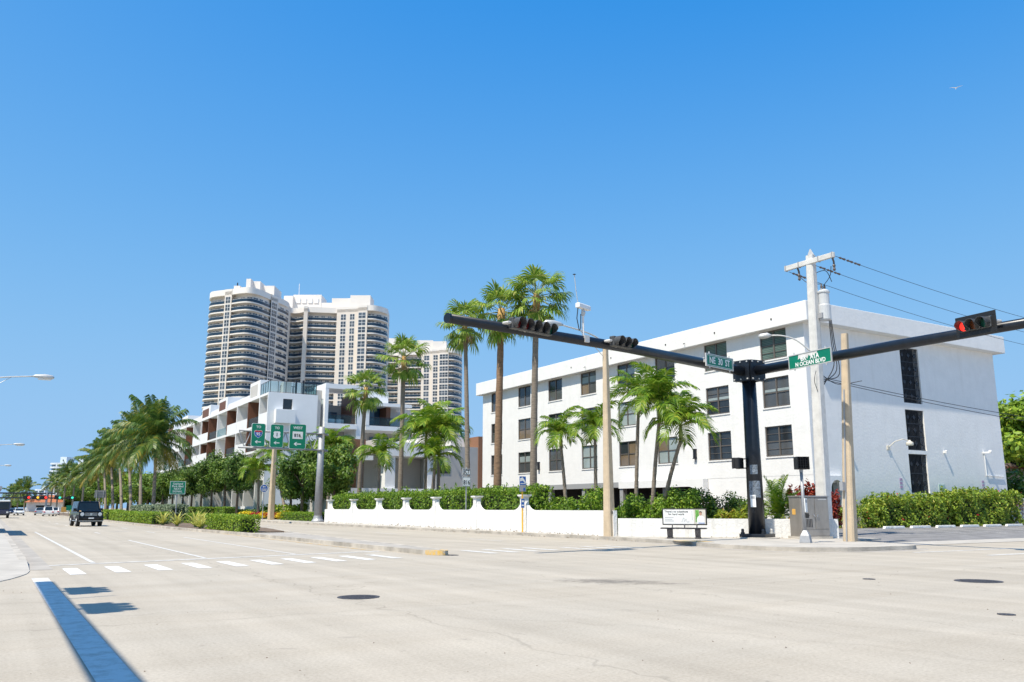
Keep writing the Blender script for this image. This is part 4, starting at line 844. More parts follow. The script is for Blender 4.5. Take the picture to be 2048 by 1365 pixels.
def palm(name, label, base, top, kind, r0, r1, nf, sc, seed, group=None, trunk='trunk', dead=0, spread=1.0):
    rr = random.Random(seed); t = thing(name, label, 'palm tree', base, 0, group); lean = (top[0] - base[0], top[1] - base[1]); h = top[2] - base[2]
    place('trunk', trunk_mesh(h, r0, r1, lean, M[trunk]), t); hd = (lean[0], lean[1], h)
    if kind == 'ado':
        MB().tube([(hd[0], hd[1], h - .05), (hd[0], hd[1], h + .25 * sc), (hd[0], hd[1], h + .75 * sc)], [r1 * 1.05, r1 * 1.35, r1 * .7], 8).build('crownshaft', M['shaft'], t, smooth=True); hz = h + .68 * sc
        b = MB()
        for i in range(3):
            a = rr.uniform(0, 6.28)
            for k in range(7):
                aa = a + rr.uniform(-.7, .7); L = rr.uniform(.3, .55) * sc; b.tube([(hd[0], hd[1], h), (hd[0] + math.cos(aa) * L * .6, hd[1] + math.sin(aa) * L * .6, h + .05), (hd[0] + math.cos(aa) * L, hd[1] + math.sin(aa) * L, h - L * .5)], .012, 4)
        b.build('flower_stalk', M['rachis'], t)
    elif kind == 'fan':
        MB().tube([(hd[0], hd[1], h - 1.1 * sc), (hd[0], hd[1], h - .5 * sc), (hd[0], hd[1], h + .15)], [r1 * 1.02, r1 * 1.45, r1 * 1.1], 10).build('leaf_bases', M['boot'], t, smooth=True); hz = h
    else:
        b = MB()
        for i in range(6): a = i * 1.05; b.lathe([(.02, -.14), (.11, -.05), (.12, .05), (.03, .14)], (hd[0] + .25 * math.cos(a), hd[1] + .25 * math.sin(a), h - .1), 8)
        b.build('coconuts', M['shaft'], t, smooth=True); hz = h
    bank = {'fan': FAN, 'ado': ADO, 'coc': COC}[kind]; ga = rr.uniform(0, 6.28)
    for i in range(nf):
        q = (i + .5) / nf; e, me = bank[min(len(bank) - 1, int(q * len(bank)))]
        o = place('frond', me, t); o.location = (hd[0], hd[1], hz - (q * .25 * sc if kind != 'ado' else 0)); s = sc * rr.uniform(.88, 1.12) * (1 if q > .15 or kind == 'coc' else .85)
        o.rotation_euler = (rr.uniform(-.18, .18), rr.uniform(-.12, .12), ga + i * 2.39996 + rr.uniform(-.25, .25)); o.scale = (s, s, s)
    for i in range(dead):
        me = FAN_D if kind == 'fan' else COC_O
        o = place('dry_frond', me, t); o.location = (hd[0], hd[1], hz - .3 * sc); s = sc * rr.uniform(.8, 1.05); o.scale = (s, s, s); o.rotation_euler = (rr.uniform(-.2, .2), rr.uniform(-.15, .15), ga + 1 + i * 2.39996)
    return t
def P3(px, py, X): return onX(px, py, X)
G1 = 'tall fan palms behind the white wall'
for i, (px, pyc, X, pb, sc, r_, lab) in enumerate([(930, 645, 29.5, 936, .95, .17, 'leftmost tall fan palm with a slim grey trunk before the white building'), (1003, 622, 29.0, 994, 1.08, .25, 'middle tall fan palm with the thick brown trunk'), (1073, 592, 30.0, 1066, 1.12, .22, 'tallest fan palm, with tan leaf bases, right of the other two')]):
    c = P3(px, pyc, X); bpt = P3(pb, 1000, X); palm('fan_palm', lab, (bpt[0], bpt[1], .15), (c[0], c[1], c[2]), 'fan', r_ * 1.15, r_ * .85, 31, sc * .92, 20 + i, G1, 'trunk_brown' if i == 1 else 'trunk', 3)
G2 = 'fan palms in front of the townhouses'
for i, (px, pyc, X, pb, sc, lab) in enumerate([(808, 716, 31, 800, 1.12, 'taller fan palm standing in front of the second cream tower'), (732, 778, 31, 717, 1.05, 'shorter fan palm in front of the framed townhouse')]):
    c = P3(px, pyc, X); bpt = P3(pb, 1000, X); palm('fan_palm', lab, (bpt[0], bpt[1], .15), c, 'fan', .24, .17, 28, sc * .92, 40 + i, G2, 'trunk', 2 + i)
G3 = 'feather palms behind the white wall'
for i, (px, pyc, X, pb, sc, nf, lab) in enumerate([(1122, 892, 28.2, 1134, .95, 13, 'feather palm, second left of the tan lamp pole, before the white building'), (1190, 878, 28.6, 1192, .95, 13, 'feather palm just left of the tan lamp pole'), (1277, 815, 29.3, 1271, 1.0, 10, 'slim feather palm just right of the tan lamp pole'), (1319, 838, 28.6, 1302, 1.12, 14, 'full feather palm between the slim palm and the leaning one'), (1362, 880, 29.0, 1318, 1.05, 13, 'leaning feather palm nearest the black signal pole')]):
    c = P3(px, pyc, X); bpt = P3(pb, 1010, X); palm('feather_palm', lab, (bpt[0], bpt[1], .15), c, 'ado', .125, .085, nf, sc * .96, 60 + i, G3)
G4 = 'feather palms before the low grey building'
for i, (px, pyc, X, pb, sc, nf, lab) in enumerate([(758, 930, 31, 757, 1.25, 11, 'small feather palm before the brick panel of the low building'), (852, 892, 31, 850, 1.55, 13, 'left palm of the clump before the low grey wall'), (878, 890, 31.2, 876, 1.55, 13, 'right, tallest palm of the clump before the low grey wall'), (869, 938, 30.4, 861, 1.2, 10, 'lowest palm of the clump before the low grey wall')]):
    c = P3(px, pyc, X); bpt = P3(pb, 1010, X); palm('feather_palm', lab, (bpt[0], bpt[1], .15), c, 'ado', .16, .11, nf, sc, 70 + i, G4)
G5 = 'young palms at the townhouse entrance'
for i, (px, pyc, X, pb, sc, nf, lab) in enumerate([(517, 960, 29, 517, 1.5, 11, 'young palm left of the round blue sign'), (548, 930, 30.5, 572, 1.5, 11, 'leaning young palm behind the tan post of the green signs'), (662, 915, 31.5, 655, 1.6, 12, 'palm rising from the dark tree behind the overhead sign post')]):
    c = P3(px, pyc, X); bpt = P3(pb, 1010, X); palm('feather_palm', lab, (bpt[0], bpt[1], .15), c, 'ado', .18, .13, nf, sc, 80 + i, G5)
G6 = 'coconut palms along the median'
for i, (px, pyc, X, pb, sc, lab) in enumerate([(313, 880, 17.0, 306, 1.0, 'largest coconut palm, nearest of the row on the median'), (279, 872, 17.2, 281, 1.02, 'second coconut palm of the median row, just behind the nearest'), (255, 890, 17.0, 262, 1.0, 'third coconut palm of the median row'), (237, 905, 17.2, 243, 1.05, 'fourth coconut palm of the median row'), (221, 918, 17.0, 226, 1.08, 'fifth coconut palm of the median row'), (207, 928, 17.2, 211, 1.1, 'sixth coconut palm of the median row'), (195, 938, 17.0, 199, 1.1, 'farthest coconut palm of the median row')]):
    c = P3(px, pyc, X); bpt = P3(pb, 1020, X); palm('coconut_palm', lab, (bpt[0], bpt[1], .13), c, 'coc', .24, .15, 30 if i < 2 else 22, sc * (1.3 if i < 1 else 1.0), 90 + i, G6, 'trunk', 5 if i < 2 else 3)
G7 = 'far palms beyond the median'
for i, (px, pyc, D, sc, lab) in enumerate([(170, 945, 230, 1.3, 'coconut palm behind the median row, right of the far towers'), (150, 957, 260, 1.4, 'coconut palm just below the rounded white far block'), (133, 950, 290, 1.5, 'tall coconut palm before the crane boom'), (118, 965, 300, 1.4, 'coconut palm before the pale blue far tower'), (106, 966, 320, 1.4, 'leftmost coconut palm of the far clump'), (52, 982, 330, 1.5, 'bushy date palm above the far traffic signals'), (38, 985, 350, 1.5, 'date palm left of the bushy one'), (24, 990, 380, 1.5, 'leftmost low date palm in the distance')]):
    c = onD(px, pyc, D); palm('coconut_palm' if i < 5 else 'date_palm', lab, (c[0], c[1], 0), c, 'coc', .3, .22, 20, sc * (.75 if i < 5 else .8), 110 + i, G7, 'trunk', 2)

# --- broadleaf trees
def crown_mesh(seed, rx, ry, rz, n, size, mat_, k=34):
    g = np.random.default_rng(seed); C = []; N = []
    for i in range(k):
        d = g.normal(0, 1, 3); d /= np.linalg.norm(d); d[2] = d[2] * .9 + .1; q = g.uniform(.45, .88); c = d * q * np.array([rx, ry, rz]); s = g.uniform(.22, .36)
        m_ = n // k; e = g.normal(0, 1, (m_, 3)); e /= np.linalg.norm(e, axis=1)[:, None]; r_ = g.uniform(.35, 1.12, (m_, 1)); C.append(c + e * r_ * np.array([rx, ry, rz * .85]) * s); N.append(e + d * .5 + [0, 0, .3])
    return leaf_mesh('crown', np.vstack(C), np.vstack(N), size, mat_)
CROWNS = [crown_mesh(s, 1, 1, 1, 7000, .11, m_) for s, m_ in ((1, M['leaf_dark']), (2, M['leaf']), (3, M['leaf_dark']), (4, M['hedge_lime']))]
def tree(label, x, y, z, rx, rz, h, v, group=None, rot=0, name='shade_tree', trunkr=.16):
    t = thing(name, label, 'tree', (x, y, z), rot, group); o = place('crown', CROWNS[v], t); o.location = (0, 0, h - rz); o.scale = (rx, rx, rz)
    b = MB(); hz = h - rz; b.tube([(0, 0, 0), (.05, .02, hz * .5), (-.04, .05, hz * .8), (0, 0, hz)], [trunkr * 1.3, trunkr, trunkr * .9, trunkr * .8], 8)
    for i in range(6):
        a = i * 1.05 + rot; b.tube([(0, 0, hz * .72), (math.cos(a) * rx * .25, math.sin(a) * rx * .25, hz), (math.cos(a) * rx * .62, math.sin(a) * rx * .62, hz + rz * (.1 + .1 * (i % 3)))], [trunkr * .6, trunkr * .4, trunkr * .12], 6)
    b.build('trunk', M['bark'], t, smooth=True); return t
G8 = 'clipped trees in front of the townhouse row'
for i, (px, ptop, X, rx, v, lab) in enumerate([(480, 905, 29.0, 2.9, 0, 'dark round tree right of the row before the townhouses'), (455, 915, 29.2, 3.0, 1, 'dark round tree second in the row before the townhouses'), (430, 905, 29, 3.1, 0, 'dark round tree third in the row before the townhouses'), (408, 920, 29.3, 3.0, 2, 'dark round tree fourth in the row before the townhouses'), (388, 928, 29, 3.1, 1, 'dark round tree fifth in the row before the townhouses'), (370, 935, 29.2, 3.0, 0, 'dark round tree sixth in the row, behind the green signal sign'), (350, 940, 29, 3.2, 1, 'dark round tree seventh in the row, behind the coconut palm'), (330, 945, 29, 3.2, 2, 'dark round tree eighth in the row before the townhouses')]):
    c = P3(px, ptop, X); tree(lab, c[0], c[1], .15, rx, (c[2] - 2.6) / 2, c[2], v, G8, i * 1.3)
for i, (px, ptop, X, rx, v, lab) in enumerate([(672, 885, 30.2, 3.0, 1, 'dense tree right of the overhead sign post'), (610, 895, 30.5, 3.2, 0, 'dense tree left of the overhead sign post'), (640, 870, 32.5, 3.4, 2, 'tallest dense tree behind the overhead sign post'), (585, 925, 31.5, 2.6, 1, 'smaller dense tree behind the tan post')]):
    c = P3(px, ptop, X); tree(lab, c[0], c[1], .15, rx, (c[2] - 1.3) / 2, c[2], v, 'dense trees round the overhead sign post', i * 2.1)
for i, (px, ptop, D, rx, v) in enumerate([(300, 965, 190, 6, 1), (282, 960, 215, 6, 3), (262, 962, 240, 7, 1), (240, 968, 260, 7, 3), (222, 965, 280, 7, 1), (205, 970, 300, 8, 1), (186, 965, 320, 9, 1), (168, 975, 340, 9, 1)]):
    c = onD(px, ptop - 20, D); tree('background tree behind the coconut trunks, %s from the townhouses' % ['first', 'second', 'third', 'fourth', 'fifth', 'sixth', 'seventh', 'eighth'][i], c[0], c[1], 0, rx, (c[2] - 1) / 2, c[2], v, 'background trees behind the median palms', i, trunkr=.3)
for i, (px, ptop, D, rx, v, lab) in enumerate([(92, 1000, 420, 9, 0, 'far tree behind the terracotta roof'), (70, 998, 480, 12, 1, 'far tree left of the terracotta roof'), (28, 1002, 520, 14, 1, 'far tree above the white cars'), (6, 1004, 560, 14, 0, 'far tree at the very left edge'), (120, 992, 360, 9, 2, 'far tree right of the terracotta roof'), (145, 985, 350, 9, 2, 'far tree behind the black car roof')]):
    c = onD(px, ptop, D); tree(lab, c[0], c[1], 0, rx, (c[2] - .5) / 2, c[2], v, 'far trees at the end of the avenue', i, trunkr=.4)
for i, (px, ptop, D, rx, v, lab) in enumerate([(2058, 785, 88, 5.5, 3, 'bright leafy tree rising beyond the right end of the white building'), (2030, 835, 100, 4, 3, 'lower leafy tree between the white building and the tall tree')]):
    c = onD(px, ptop, D); tree(lab, c[0], c[1], .3, rx, (c[2] - 3) / 2, c[2], v, 'trees at the right edge', i, trunkr=.3)

# --- hedges along the white wall
def wallx(y): return 25.9 + (y - 34) * (1.5 / 45)
hedge('clipped_hedge', 'long clipped hedge rising behind the scalloped white wall', 'hedge', -.6, .6, -19, 19, 0, 2.05, M['hedge'], .15, 170, .16, sprigs=60)
h0 = [o for o in bpy.data.objects if o.name.startswith('clipped_hedge')][0]; h0.location = (27.9, 60, .15); h0.scale = (1, 1, 1.22); h0.rotation_euler = (0, 0, -math.atan(1.5 / 45))
G9 = 'shrubs behind the white wall'
LWL = [(26.5, 33.4), (29.05, 29.45), (31.3, 26.75), (33.0, 25.65)]
def behind_low(px, off):
    d = _ray(px, 1016); best = None
    for (p, q) in zip(LWL[:-1], LWL[1:]):
        A = np.array([[d[0], p[0] - q[0]], [d[1], p[1] - q[1]]]); t_, s_ = np.linalg.solve(A, np.array(p))
        if -.15 <= s_ <= 1.15 and t_ > 0 and (best is None or abs(s_ - .5) < best[1]): best = (t_, abs(s_ - .5))
    k = best[0] + off / math.hypot(d[0], d[1]); return (d[0] * k, d[1] * k)
shr = [(1096, 1.0, 2.1, 1.9, 'rounded shrub behind the wall, first right of the end pillar'), (1180, 1.0, 1.7, 2.35, 'tall shrub behind the wall, left of the tan lamp pole'), (1262, .9, 1.3, 2.25, 'shrub rising right of the tan lamp pole'), (1300, .9, 1.2, 2.0, 'shrub at the foot of the full feather palm'), (1345, .9, 1.1, 2.35, 'wispy shrub behind the bench board'), (1385, .9, 1.0, 2.6, 'sprawling shrub right of the bench board')]
for i, (px, rx, ry, h, lab) in enumerate(shr):
    c = P3(px, 1010, 27.8) if i < 2 else behind_low(px, 1.7); shrub('shrub', lab, 'shrub', c[0], c[1], .15, rx * 1.2, ry * 1.2, h * (1.12 if i < 2 else .93), M['hedge'], 4200, .15, G9)
for px, X, lab in ((1440, 31.3, 'dark hedge behind the croton, left of the black signal pole'), (1480, 32.0, 'dark hedge just behind the black signal pole')):
    c = behind_low(px, 2.6); shrub('shrub', lab, 'shrub', c[0], c[1], .15, 1.3, 1.3, 2.35, M['leaf_dark'], 3600, .14, G9)
for px, X, h, lab in ((1452, 29.7, 1.35, 'yellow-green croton bush above the low wall, left one'), (1482, 30.2, 1.5, 'yellow-green croton bush touching the black signal pole'), (1568, 31.8, 1.1, 'low bright bush beside the steel cabinet')):
    c = behind_low(px, 1.05); shrub('croton', lab, 'shrub', c[0], c[1], .15, .75, .75, h, M['croton'], 1500, .14, 'crotons above the low wall')
# spiky ground palm and red plants beside the corner
c = P3(1556, 1000, 33.0); t = thing('ground_palm', 'spiky young palm with arching fronds between the signal pole and the cabinet', 'palm tree', (c[0], c[1], .15))
MB().tube([(0, 0, 0), (0, 0, .9)], [.2, .16], 8).build('trunk', M['trunk_brown'], t)
SPK = [frond_mesh('spiky_frond', 1.75, R(e), R(bn), 34, .36, .035, M['adonidia'], M['rachis'], .25, .5) for e, bn in ((84, 25), (70, 50), (55, 75), (38, 85), (20, 80))]
for i in range(34): o = place('frond', SPK[min(4, i // 7)], t); o.location = (0, 0, .9); s = random.uniform(.9, 1.2); o.scale = (s, s, s); o.rotation_euler = (random.uniform(-.1, .1), 0, i * 2.4)
for i in range(5): o = place('dry_frond', COC_O, t); o.location = (0, 0, .9); o.scale = (.3, .3, .3); o.rotation_euler = (0, 0, i * 1.3)
for i, (px, X, h, w, lab) in enumerate([(1590, 34.2, 2.9, .55, 'red-leaved plant rising left of the walk signal'), (1625, 34.8, 2.7, .5, 'red-leaved plant right of the walk signal'), (1662, 36.2, 2.2, .45, 'red-leaved plant before the arched niche')]):
    c = P3(px, 1000, X); shrub('red_leaf_plant', lab, 'shrub', c[0], c[1], .2, w, w, h, M['redleaf'], 1100, .2, 'red-leaved plants at the building corner')
# hibiscus hedge before the stairwell wall
for i, (x0, x1, h, m_, dn, lab) in enumerate([(45.4, 53.2, 1.75, 'hibiscus', 230, 'flowering hibiscus hedge, left half, before the stairwell wall'), (52.8, 60.4, 2.15, 'hibiscus', 230, 'taller flowering hibiscus hedge, right half, before the stairwell wall'), (60.3, 62.9, 1.5, 'bare', 60, 'half-bare twiggy hedge at the right end of the hibiscus'), (42.8, 45.6, 1.2, 'hibiscus', 120, 'thin yellowing bush beside the tan concrete pole')]):
    hh_ = hedge('hibiscus_hedge', lab, 'hedge', x0, x1, 31.9, 33.5, .33, .33 + h, M[m_], .17, dn, .3, 'hibiscus hedges before the stairwell wall', sprigs=40 if i < 2 else 12, core=i < 2, soft=.45)
    if i != 2: Pf, Nf = rough_box(26 if i < 2 else 8, -(x1 - x0) / 2, (x1 - x0) / 2, -.82, .82, .2, h + .05, .3, .1); place('blossoms', leaf_mesh('blossoms', Pf, Nf, .17, M['redflower'], .9), hh_)
b = MB()
# --- median planting
hedge('median_hedge', 'bright clipped hedge at the near end of the planted median', 'hedge', 12.35, 13.5, 50.2, 59.3, .13, 1.05, M['hedge_lime'], .13, 210, .06)
hedge('median_hedge', 'long low clipped hedge along the median behind the bromeliads', 'hedge', 11.8, 13.4, 78, 108, .13, 1.1, M['hedge_lime'], .16, 120, .06)
hedge('median_hedge', 'far low hedge on the median behind the black car', 'hedge', 11.9, 14, 112, 165, .13, 1.2, M['hedge_lime'], .2, 60, .06)
hedge('silver_hedge', 'silvery green clipped shrubs, near pair on the median', 'hedge', 14.3, 15.9, 84, 93, .13, 1.75, M['silver'], .15, 140, .1)
hedge('silver_hedge', 'silvery green clipped shrubs, far pair on the median', 'hedge', 14.3, 15.9, 95, 110, .13, 1.75, M['silver'], .17, 110, .1)
hedge('median_hedge', 'dark low hedge under the coconut palms', 'hedge', 15.6, 17.2, 72, 128, .13, .95, M['hedge'], .18, 70, .06)
def bromeliad(x, y, s, lab):
    t = thing('bromeliad', lab, 'bromeliad', (x, y, .13), 0, 'bromeliads on the median'); b = MB()
    for i in range(30):
        a = i * 2.4; e = R(80 - 60 * i / 30); L = s * random.uniform(.8, 1.1); pr = Vector((math.cos(a), math.sin(a), 0)); sd_ = Vector((-pr.y, pr.x, 0)); w = .055 * s; p0 = Vector((0, 0, .05)); p1 = p0 + (pr * math.cos(e) + Vector((0, 0, 1)) * math.sin(e)) * L * .55; e2 = e - .5; p2 = p1 + (pr * math.cos(e2) + Vector((0, 0, 1)) * math.sin(e2)) * L * .45
        b.add([p0 - sd_ * w, p0 + sd_ * w, p1 + sd_ * w * .8, p1 - sd_ * w * .8, p2], [(0, 1, 2, 3), (3, 2, 4)])
    b.build('leaves', M['brom'], t); MB().lathe([(.10 * s, 0), (.07 * s, .14 * s), (.02, .22 * s)], n=8).build('base', M['rachis'], t)
for i, (x, y, s, lab) in enumerate([(12.6, 61.5, 1.35, 'large variegated bromeliad nearest the front median hedge'), (12.9, 65.0, 1.5, 'large variegated bromeliad, second from the front hedge'), (12.4, 69.5, 1.3, 'smaller bromeliad, third from the front hedge'), (12.2, 74.5, 1.4, 'small bromeliad at the end of the long median hedge'), (12.2, 60.2, .9, 'small yellow bromeliad against the front median hedge')]): bromeliad(x, y, s, lab)
# flower beds and entrance hedges
def bed(name, lab, cat, x, y, rx, ry, h, m_, n): shrub(name, lab, cat, x, y, .15, rx, ry, h, M[m_], n, .13, 'flower beds at the townhouse entrance')
for px, X, rx, m_, lab in ((497, 28.2, 1.1, 'yellowflower', 'yellow flower mound left of the round blue sign'), (512, 28.5, .9, 'redflower', 'crimson flower mound behind the round blue sign'), (529, 28.2, .9, 'yellowflower', 'yellow flower mound between the round blue sign and the tan post'), (548, 29.0, 1.3, 'redflower', 'crimson flower mound right of the tan post'), (562, 29.2, 1.0, 'yellowflower', 'yellow flower mound right of the crimson ones'), (583, 29.6, 1.0, 'yellowflower', 'yellow flower mound nearest the dense trees'), (690, 27.9 + 1.2, 1.1, 'redflower', 'red flowering shrub behind the first pillar of the white wall')):
    c = P3(px, 1020, X); bed('flower_mound', lab, 'flowers', c[0], c[1], rx, rx, 1.0 if px < 650 else 2.3, m_, 900)
hedge('low_hedge', 'low dark green hedge along the pavement left of the white wall', 'hedge', 28.1, 29.6, 82.5, 96, .15, 1.0, M['hedge'], .16, 130, .08)
for i, (y0, lab) in enumerate([(120, 'nearest'), (132, 'second'), (144, 'third'), (156, 'fourth'), (168, 'fifth')]): hedge('hedge_block', 'square clipped hedge block before the townhouses, %s of five' % lab, 'hedge', 27.4, 28.9, y0, y0 + 6, .15, 1.6, M['hedge'], .2, 70, .05, 'hedge blocks before the townhouses')
hedge('verge_hedge', 'low hedge row at the foot of the townhouse trees', 'hedge', 29.3, 31.5, 104, 200, .15, 1.2, M['leaf_dark'], .24, 40, .1)
for i, px in enumerate((545, 575, 600)):
    c = P3(px, 1010, 31); shrub('shrub', 'broad-leaved shrub at the entrance, %s from the white wall' % ['third', 'second', 'first'][i], 'shrub', c[0], c[1], .15, 1.6, 1.6, 2.0, M['hedge_lime'], 1200, .3, 'entrance shrubs')
for i, (px, D, w, h) in enumerate([(2020, 66, 1.2, 4.2), (2044, 69, 1.4, 3.6)]):
    c = onD(px, 1000, D); shrub('shrub', ['spiky dark shrub against the right end of the building', 'dark shrub below the shingled roof'][i], 'shrub', c[0], c[1], .35, w, w, h, M['leaf_dark'], 2200, .3, 'shrubs at the right edge')

# weeds and fallen leaves along the foot of the wall and the kerb
C_ = []; 
for i in range(420):
    y = RNG.uniform(34, 78); C_.append((wallx(y) - .14 - abs(RNG.normal(0, .05)), y, .16 + abs(RNG.normal(0, .05))))
for i in range(200): y = RNG.uniform(28, 78); C_.append((25.15 - abs(RNG.normal(0, .1)), y, .02))
for i in range(160): t_ = RNG.random(); C_.append((26.4 + t_ * 4.6 + RNG.normal(0, .06) - .15, 33.3 - t_ * 6.3 - .15, .16))
C_ = np.array(C_); tag(place('weeds', leaf_mesh('weeds', C_, RNG.normal(0, 1, C_.shape) + [0, 0, .6], .09, M['bare'])), 'dry weeds and fallen leaves along the wall and kerb', 'weeds', kind='stuff')

# ---------------------------------------------------------------- white garden wall
def wpt(px):                                              # point of the wall line at a picture column
    d = _ray(px, 1016); k = 1.5 / 45; t = (25.9 - 34 * k) / (d[0] - d[1] * k); return Vector((d[0] * t, d[1] * t))
WL = thing('garden_wall', 'long white rendered garden wall with scalloped dips between capped pillars', 'wall', (26.5, 60, .15))
pil = [660, 707, 758, 812, 872, 954, 1049]; PV = [wpt(p) for p in pil]; wd_ = (PV[-1] - PV[0]).normalized(); wn_ = Vector((-wd_.y, wd_.x)); wn_ = wn_ if wn_.x < 0 else -wn_
ZB, ZT, ZP = .15, 1.37, 2.22
def wall_panel(p, q, lo, hi, sl, sr, name='wall_panel', parent=WL, m_='stucco_dirty', th=.22):
    L = (q - p).length; poly = [(0, 0), (L, 0)]
    def curve(n=9, r_=.95): return [(r_ * (1 - math.sin(t / n * math.pi / 2)), (hi - lo) * (1 - math.cos(t / n * math.pi / 2))) for t in range(n + 1)]   # steep at the pillar, flat at the bottom
    r_ = min(.95, L / 2 - .05)
    if sr: poly += [(L, hi - ZB)] + [(L - r_ * math.sin(t / 9 * math.pi / 2), lo - ZB + (hi - lo) * (1 - math.sin(t / 9 * math.pi / 2)) ** 1.0 * 1.0 if False else lo - ZB + (hi - lo) * (1 - math.sqrt(max(0, 1 - (1 - math.sin(t / 9 * math.pi / 2)) ** 2)))) for t in range(1, 10)]
    else: poly += [(L, lo - ZB)]
    if sl: poly += [(r_ * math.sin(t / 9 * math.pi / 2), lo - ZB + (hi - lo) * (1 - math.sqrt(max(0, 1 - (1 - math.sin(t / 9 * math.pi / 2)) ** 2)))) for t in range(9, 0, -1)] + [(0, hi - ZB)]
    else: poly += [(0, lo - ZB)]
    d = (q - p).normalized(); b = MB(); b.slab(poly, (p.x, p.y, ZB), (d.x, d.y, 0), (0, 0, 1), (d.y, -d.x, 0), -th / 2, th / 2)
    return b.build(name, M[m_], parent, W=True)
ends = [wpt(652)] + PV + [wpt(1230)]
for i in range(len(ends) - 1):
    p, q = ends[i], ends[i + 1]; d = (q - p).normalized(); wall_panel(p + d * (.17 if i else 0), q - d * (.17 if i < len(ends) - 2 else 0), ZT, ZP - .12, i > 0, 0 < i < len(ends) - 2)
for p in PV:
    b = MB(); b.box(-.19, .19, -.19, .19, 0, ZP - ZB - .14); o = b.build('pillar', M['stucco_dirty'], WL, W=True, bev=.015); o.location = (p.x, p.y, ZB); o.rotation_euler = (0, 0, math.atan2(wd_.y, wd_.x))
    b = MB(); b.frustum((-.2, .2, -.2, .2), (-.3, .3, -.3, .3), ZP - ZB - .139, ZP - ZB - .05); b.box(-.3, .3, -.3, .3, ZP - ZB - .049, ZP - ZB + .02); place('capital', b.mesh('capital', M['stucco_dirty']), o)
LW = thing('low_wall', 'low white wall angling round the corner behind the bench and signal pole', 'wall', (29, 30, .15))
lw = [wpt(1231) + Vector((.15, 0)), Vector((29.05, 29.45)), Vector((31.3, 26.75)), Vector((33.0, 25.65))]
for p, q in zip(lw[:-1], lw[1:]): wall_panel(p, q, 1.0, 1.0, False, False, 'wall_panel', LW, th=.24)

# ---------------------------------------------------------------- signal mast at the far corner
PB = Vector((29.74, 27.44, .15)); ROOT = Vector((29.74, 27.44, 7.73))
def online(px, py, p0, dr):                               # point above the horizontal line p0+t*dr that shows at this pixel
    d = _ray(px, py); A = np.array([[d[0], -dr[0]], [d[1], -dr[1]]]); s, t = np.linalg.solve(A, np.array([p0[0], p0[1]])); return Vector((d[0] * s, d[1] * s, CAMH + d[2] * s))
dL = Vector((-.9752, -.2215, 0)); dR = Vector((-.1117, -.9937, 0))
TIP = online(897, 637, ROOT, dL); tR = online(2048, 648, ROOT, dR); RT = ROOT + (tR - ROOT) * 1.28
SM = thing('traffic_signal_mast', 'thick black signal pole with two long arms on the corner', 'traffic signal', tuple(PB))
MB().tube([PB + Vector((0, 0, .2)), PB + Vector((0, 0, 4)), Vector((PB.x, PB.y, 8.2))], [.375, .34, .305], 20).build('pole', M['mast'], SM, W=True, smooth=False)
for p_ in SM.children: p_.data.polygons.foreach_set('use_smooth', [len(p.vertices) == 4 for p in p_.data.polygons])
MB().lathe([(.30, 8.2), (.30, 8.28), (.06, 8.33)], (PB.x, PB.y, 0), 18).build('pole_cap', M['mast'], SM, W=True)
MB().lathe([(.95, -.02), (.95, .03), (.92, .05)], tuple(PB), 28).build('footing', M['concrete'], SM, W=True)
o = MB().box(-.6, .6, -.6, .6, .06, .2).build('base_plate', M['mast'], SM, loc=(0, 0, 0), rz=.35, bev=.015)
for sx in (-.48, .48):
    for sy in (-.48, .48):
        b = MB(); b.lathe([(.10, .2), (.10, .26), (.07, .27), (.07, .36), (.05, .42)], (sx, sy, 0), 8); b.build('anchor_bolt', M['mast'] if sx < 0 or sy > 0 else M['lamp_grey'], SM, rz=.35)
for dr, nm in ((dL, 1), (dR, 2)):                         # clamp plates where the arms bolt on
    s_ = Vector((-dr.y, dr.x, 0)); b = MB()
    for off, th in ((.42, .05), (.62, .05)):
        c = ROOT + dr * off; b.slab([(-.42, -.48), (.42, -.48), (.42, .48), (-.42, .48)], c, s_, (0, 0, 1), dr, 0, th)
    for sg in (-1, 1): c = ROOT + s_ * sg * .36; b.slab([(-.1, -.46), (.42, -.46), (.42, .46), (-.1, .46)], c, dr, (0, 0, 1), s_, -.02, .02)
    b.build('clamp', M['mast'], SM, W=True)
    b = MB()
    for u_ in (-.34, 0, .34):
        for v_ in (-.4, .4): c = ROOT + dr * .67 + s_ * u_ + Vector((0, 0, v_)); b.tube([c, c + dr * .05], .035, 6)
    b.build('clamp_bolts', M['lamp_grey'], SM, W=True)
mid = (ROOT + TIP) / 2 + Vector((0, 0, .10))
b = MB(); b.tube([ROOT + dL * .62, mid, TIP], [.235, .195, .155], 18); b.build('arm', M['mast'], SM, W=True, smooth=True); MB().tube([TIP - dL * .02, TIP + dL * .07], [.17, .165], 18).build('arm_end_cap', M['mast'], SM, W=True)
b = MB(); b.tube([ROOT + dR * .62, (ROOT + RT) / 2 + Vector((0, 0, .04)), RT], [.225, .20, .15], 18); b.build('arm', M['mast'], SM, W=True, smooth=True)
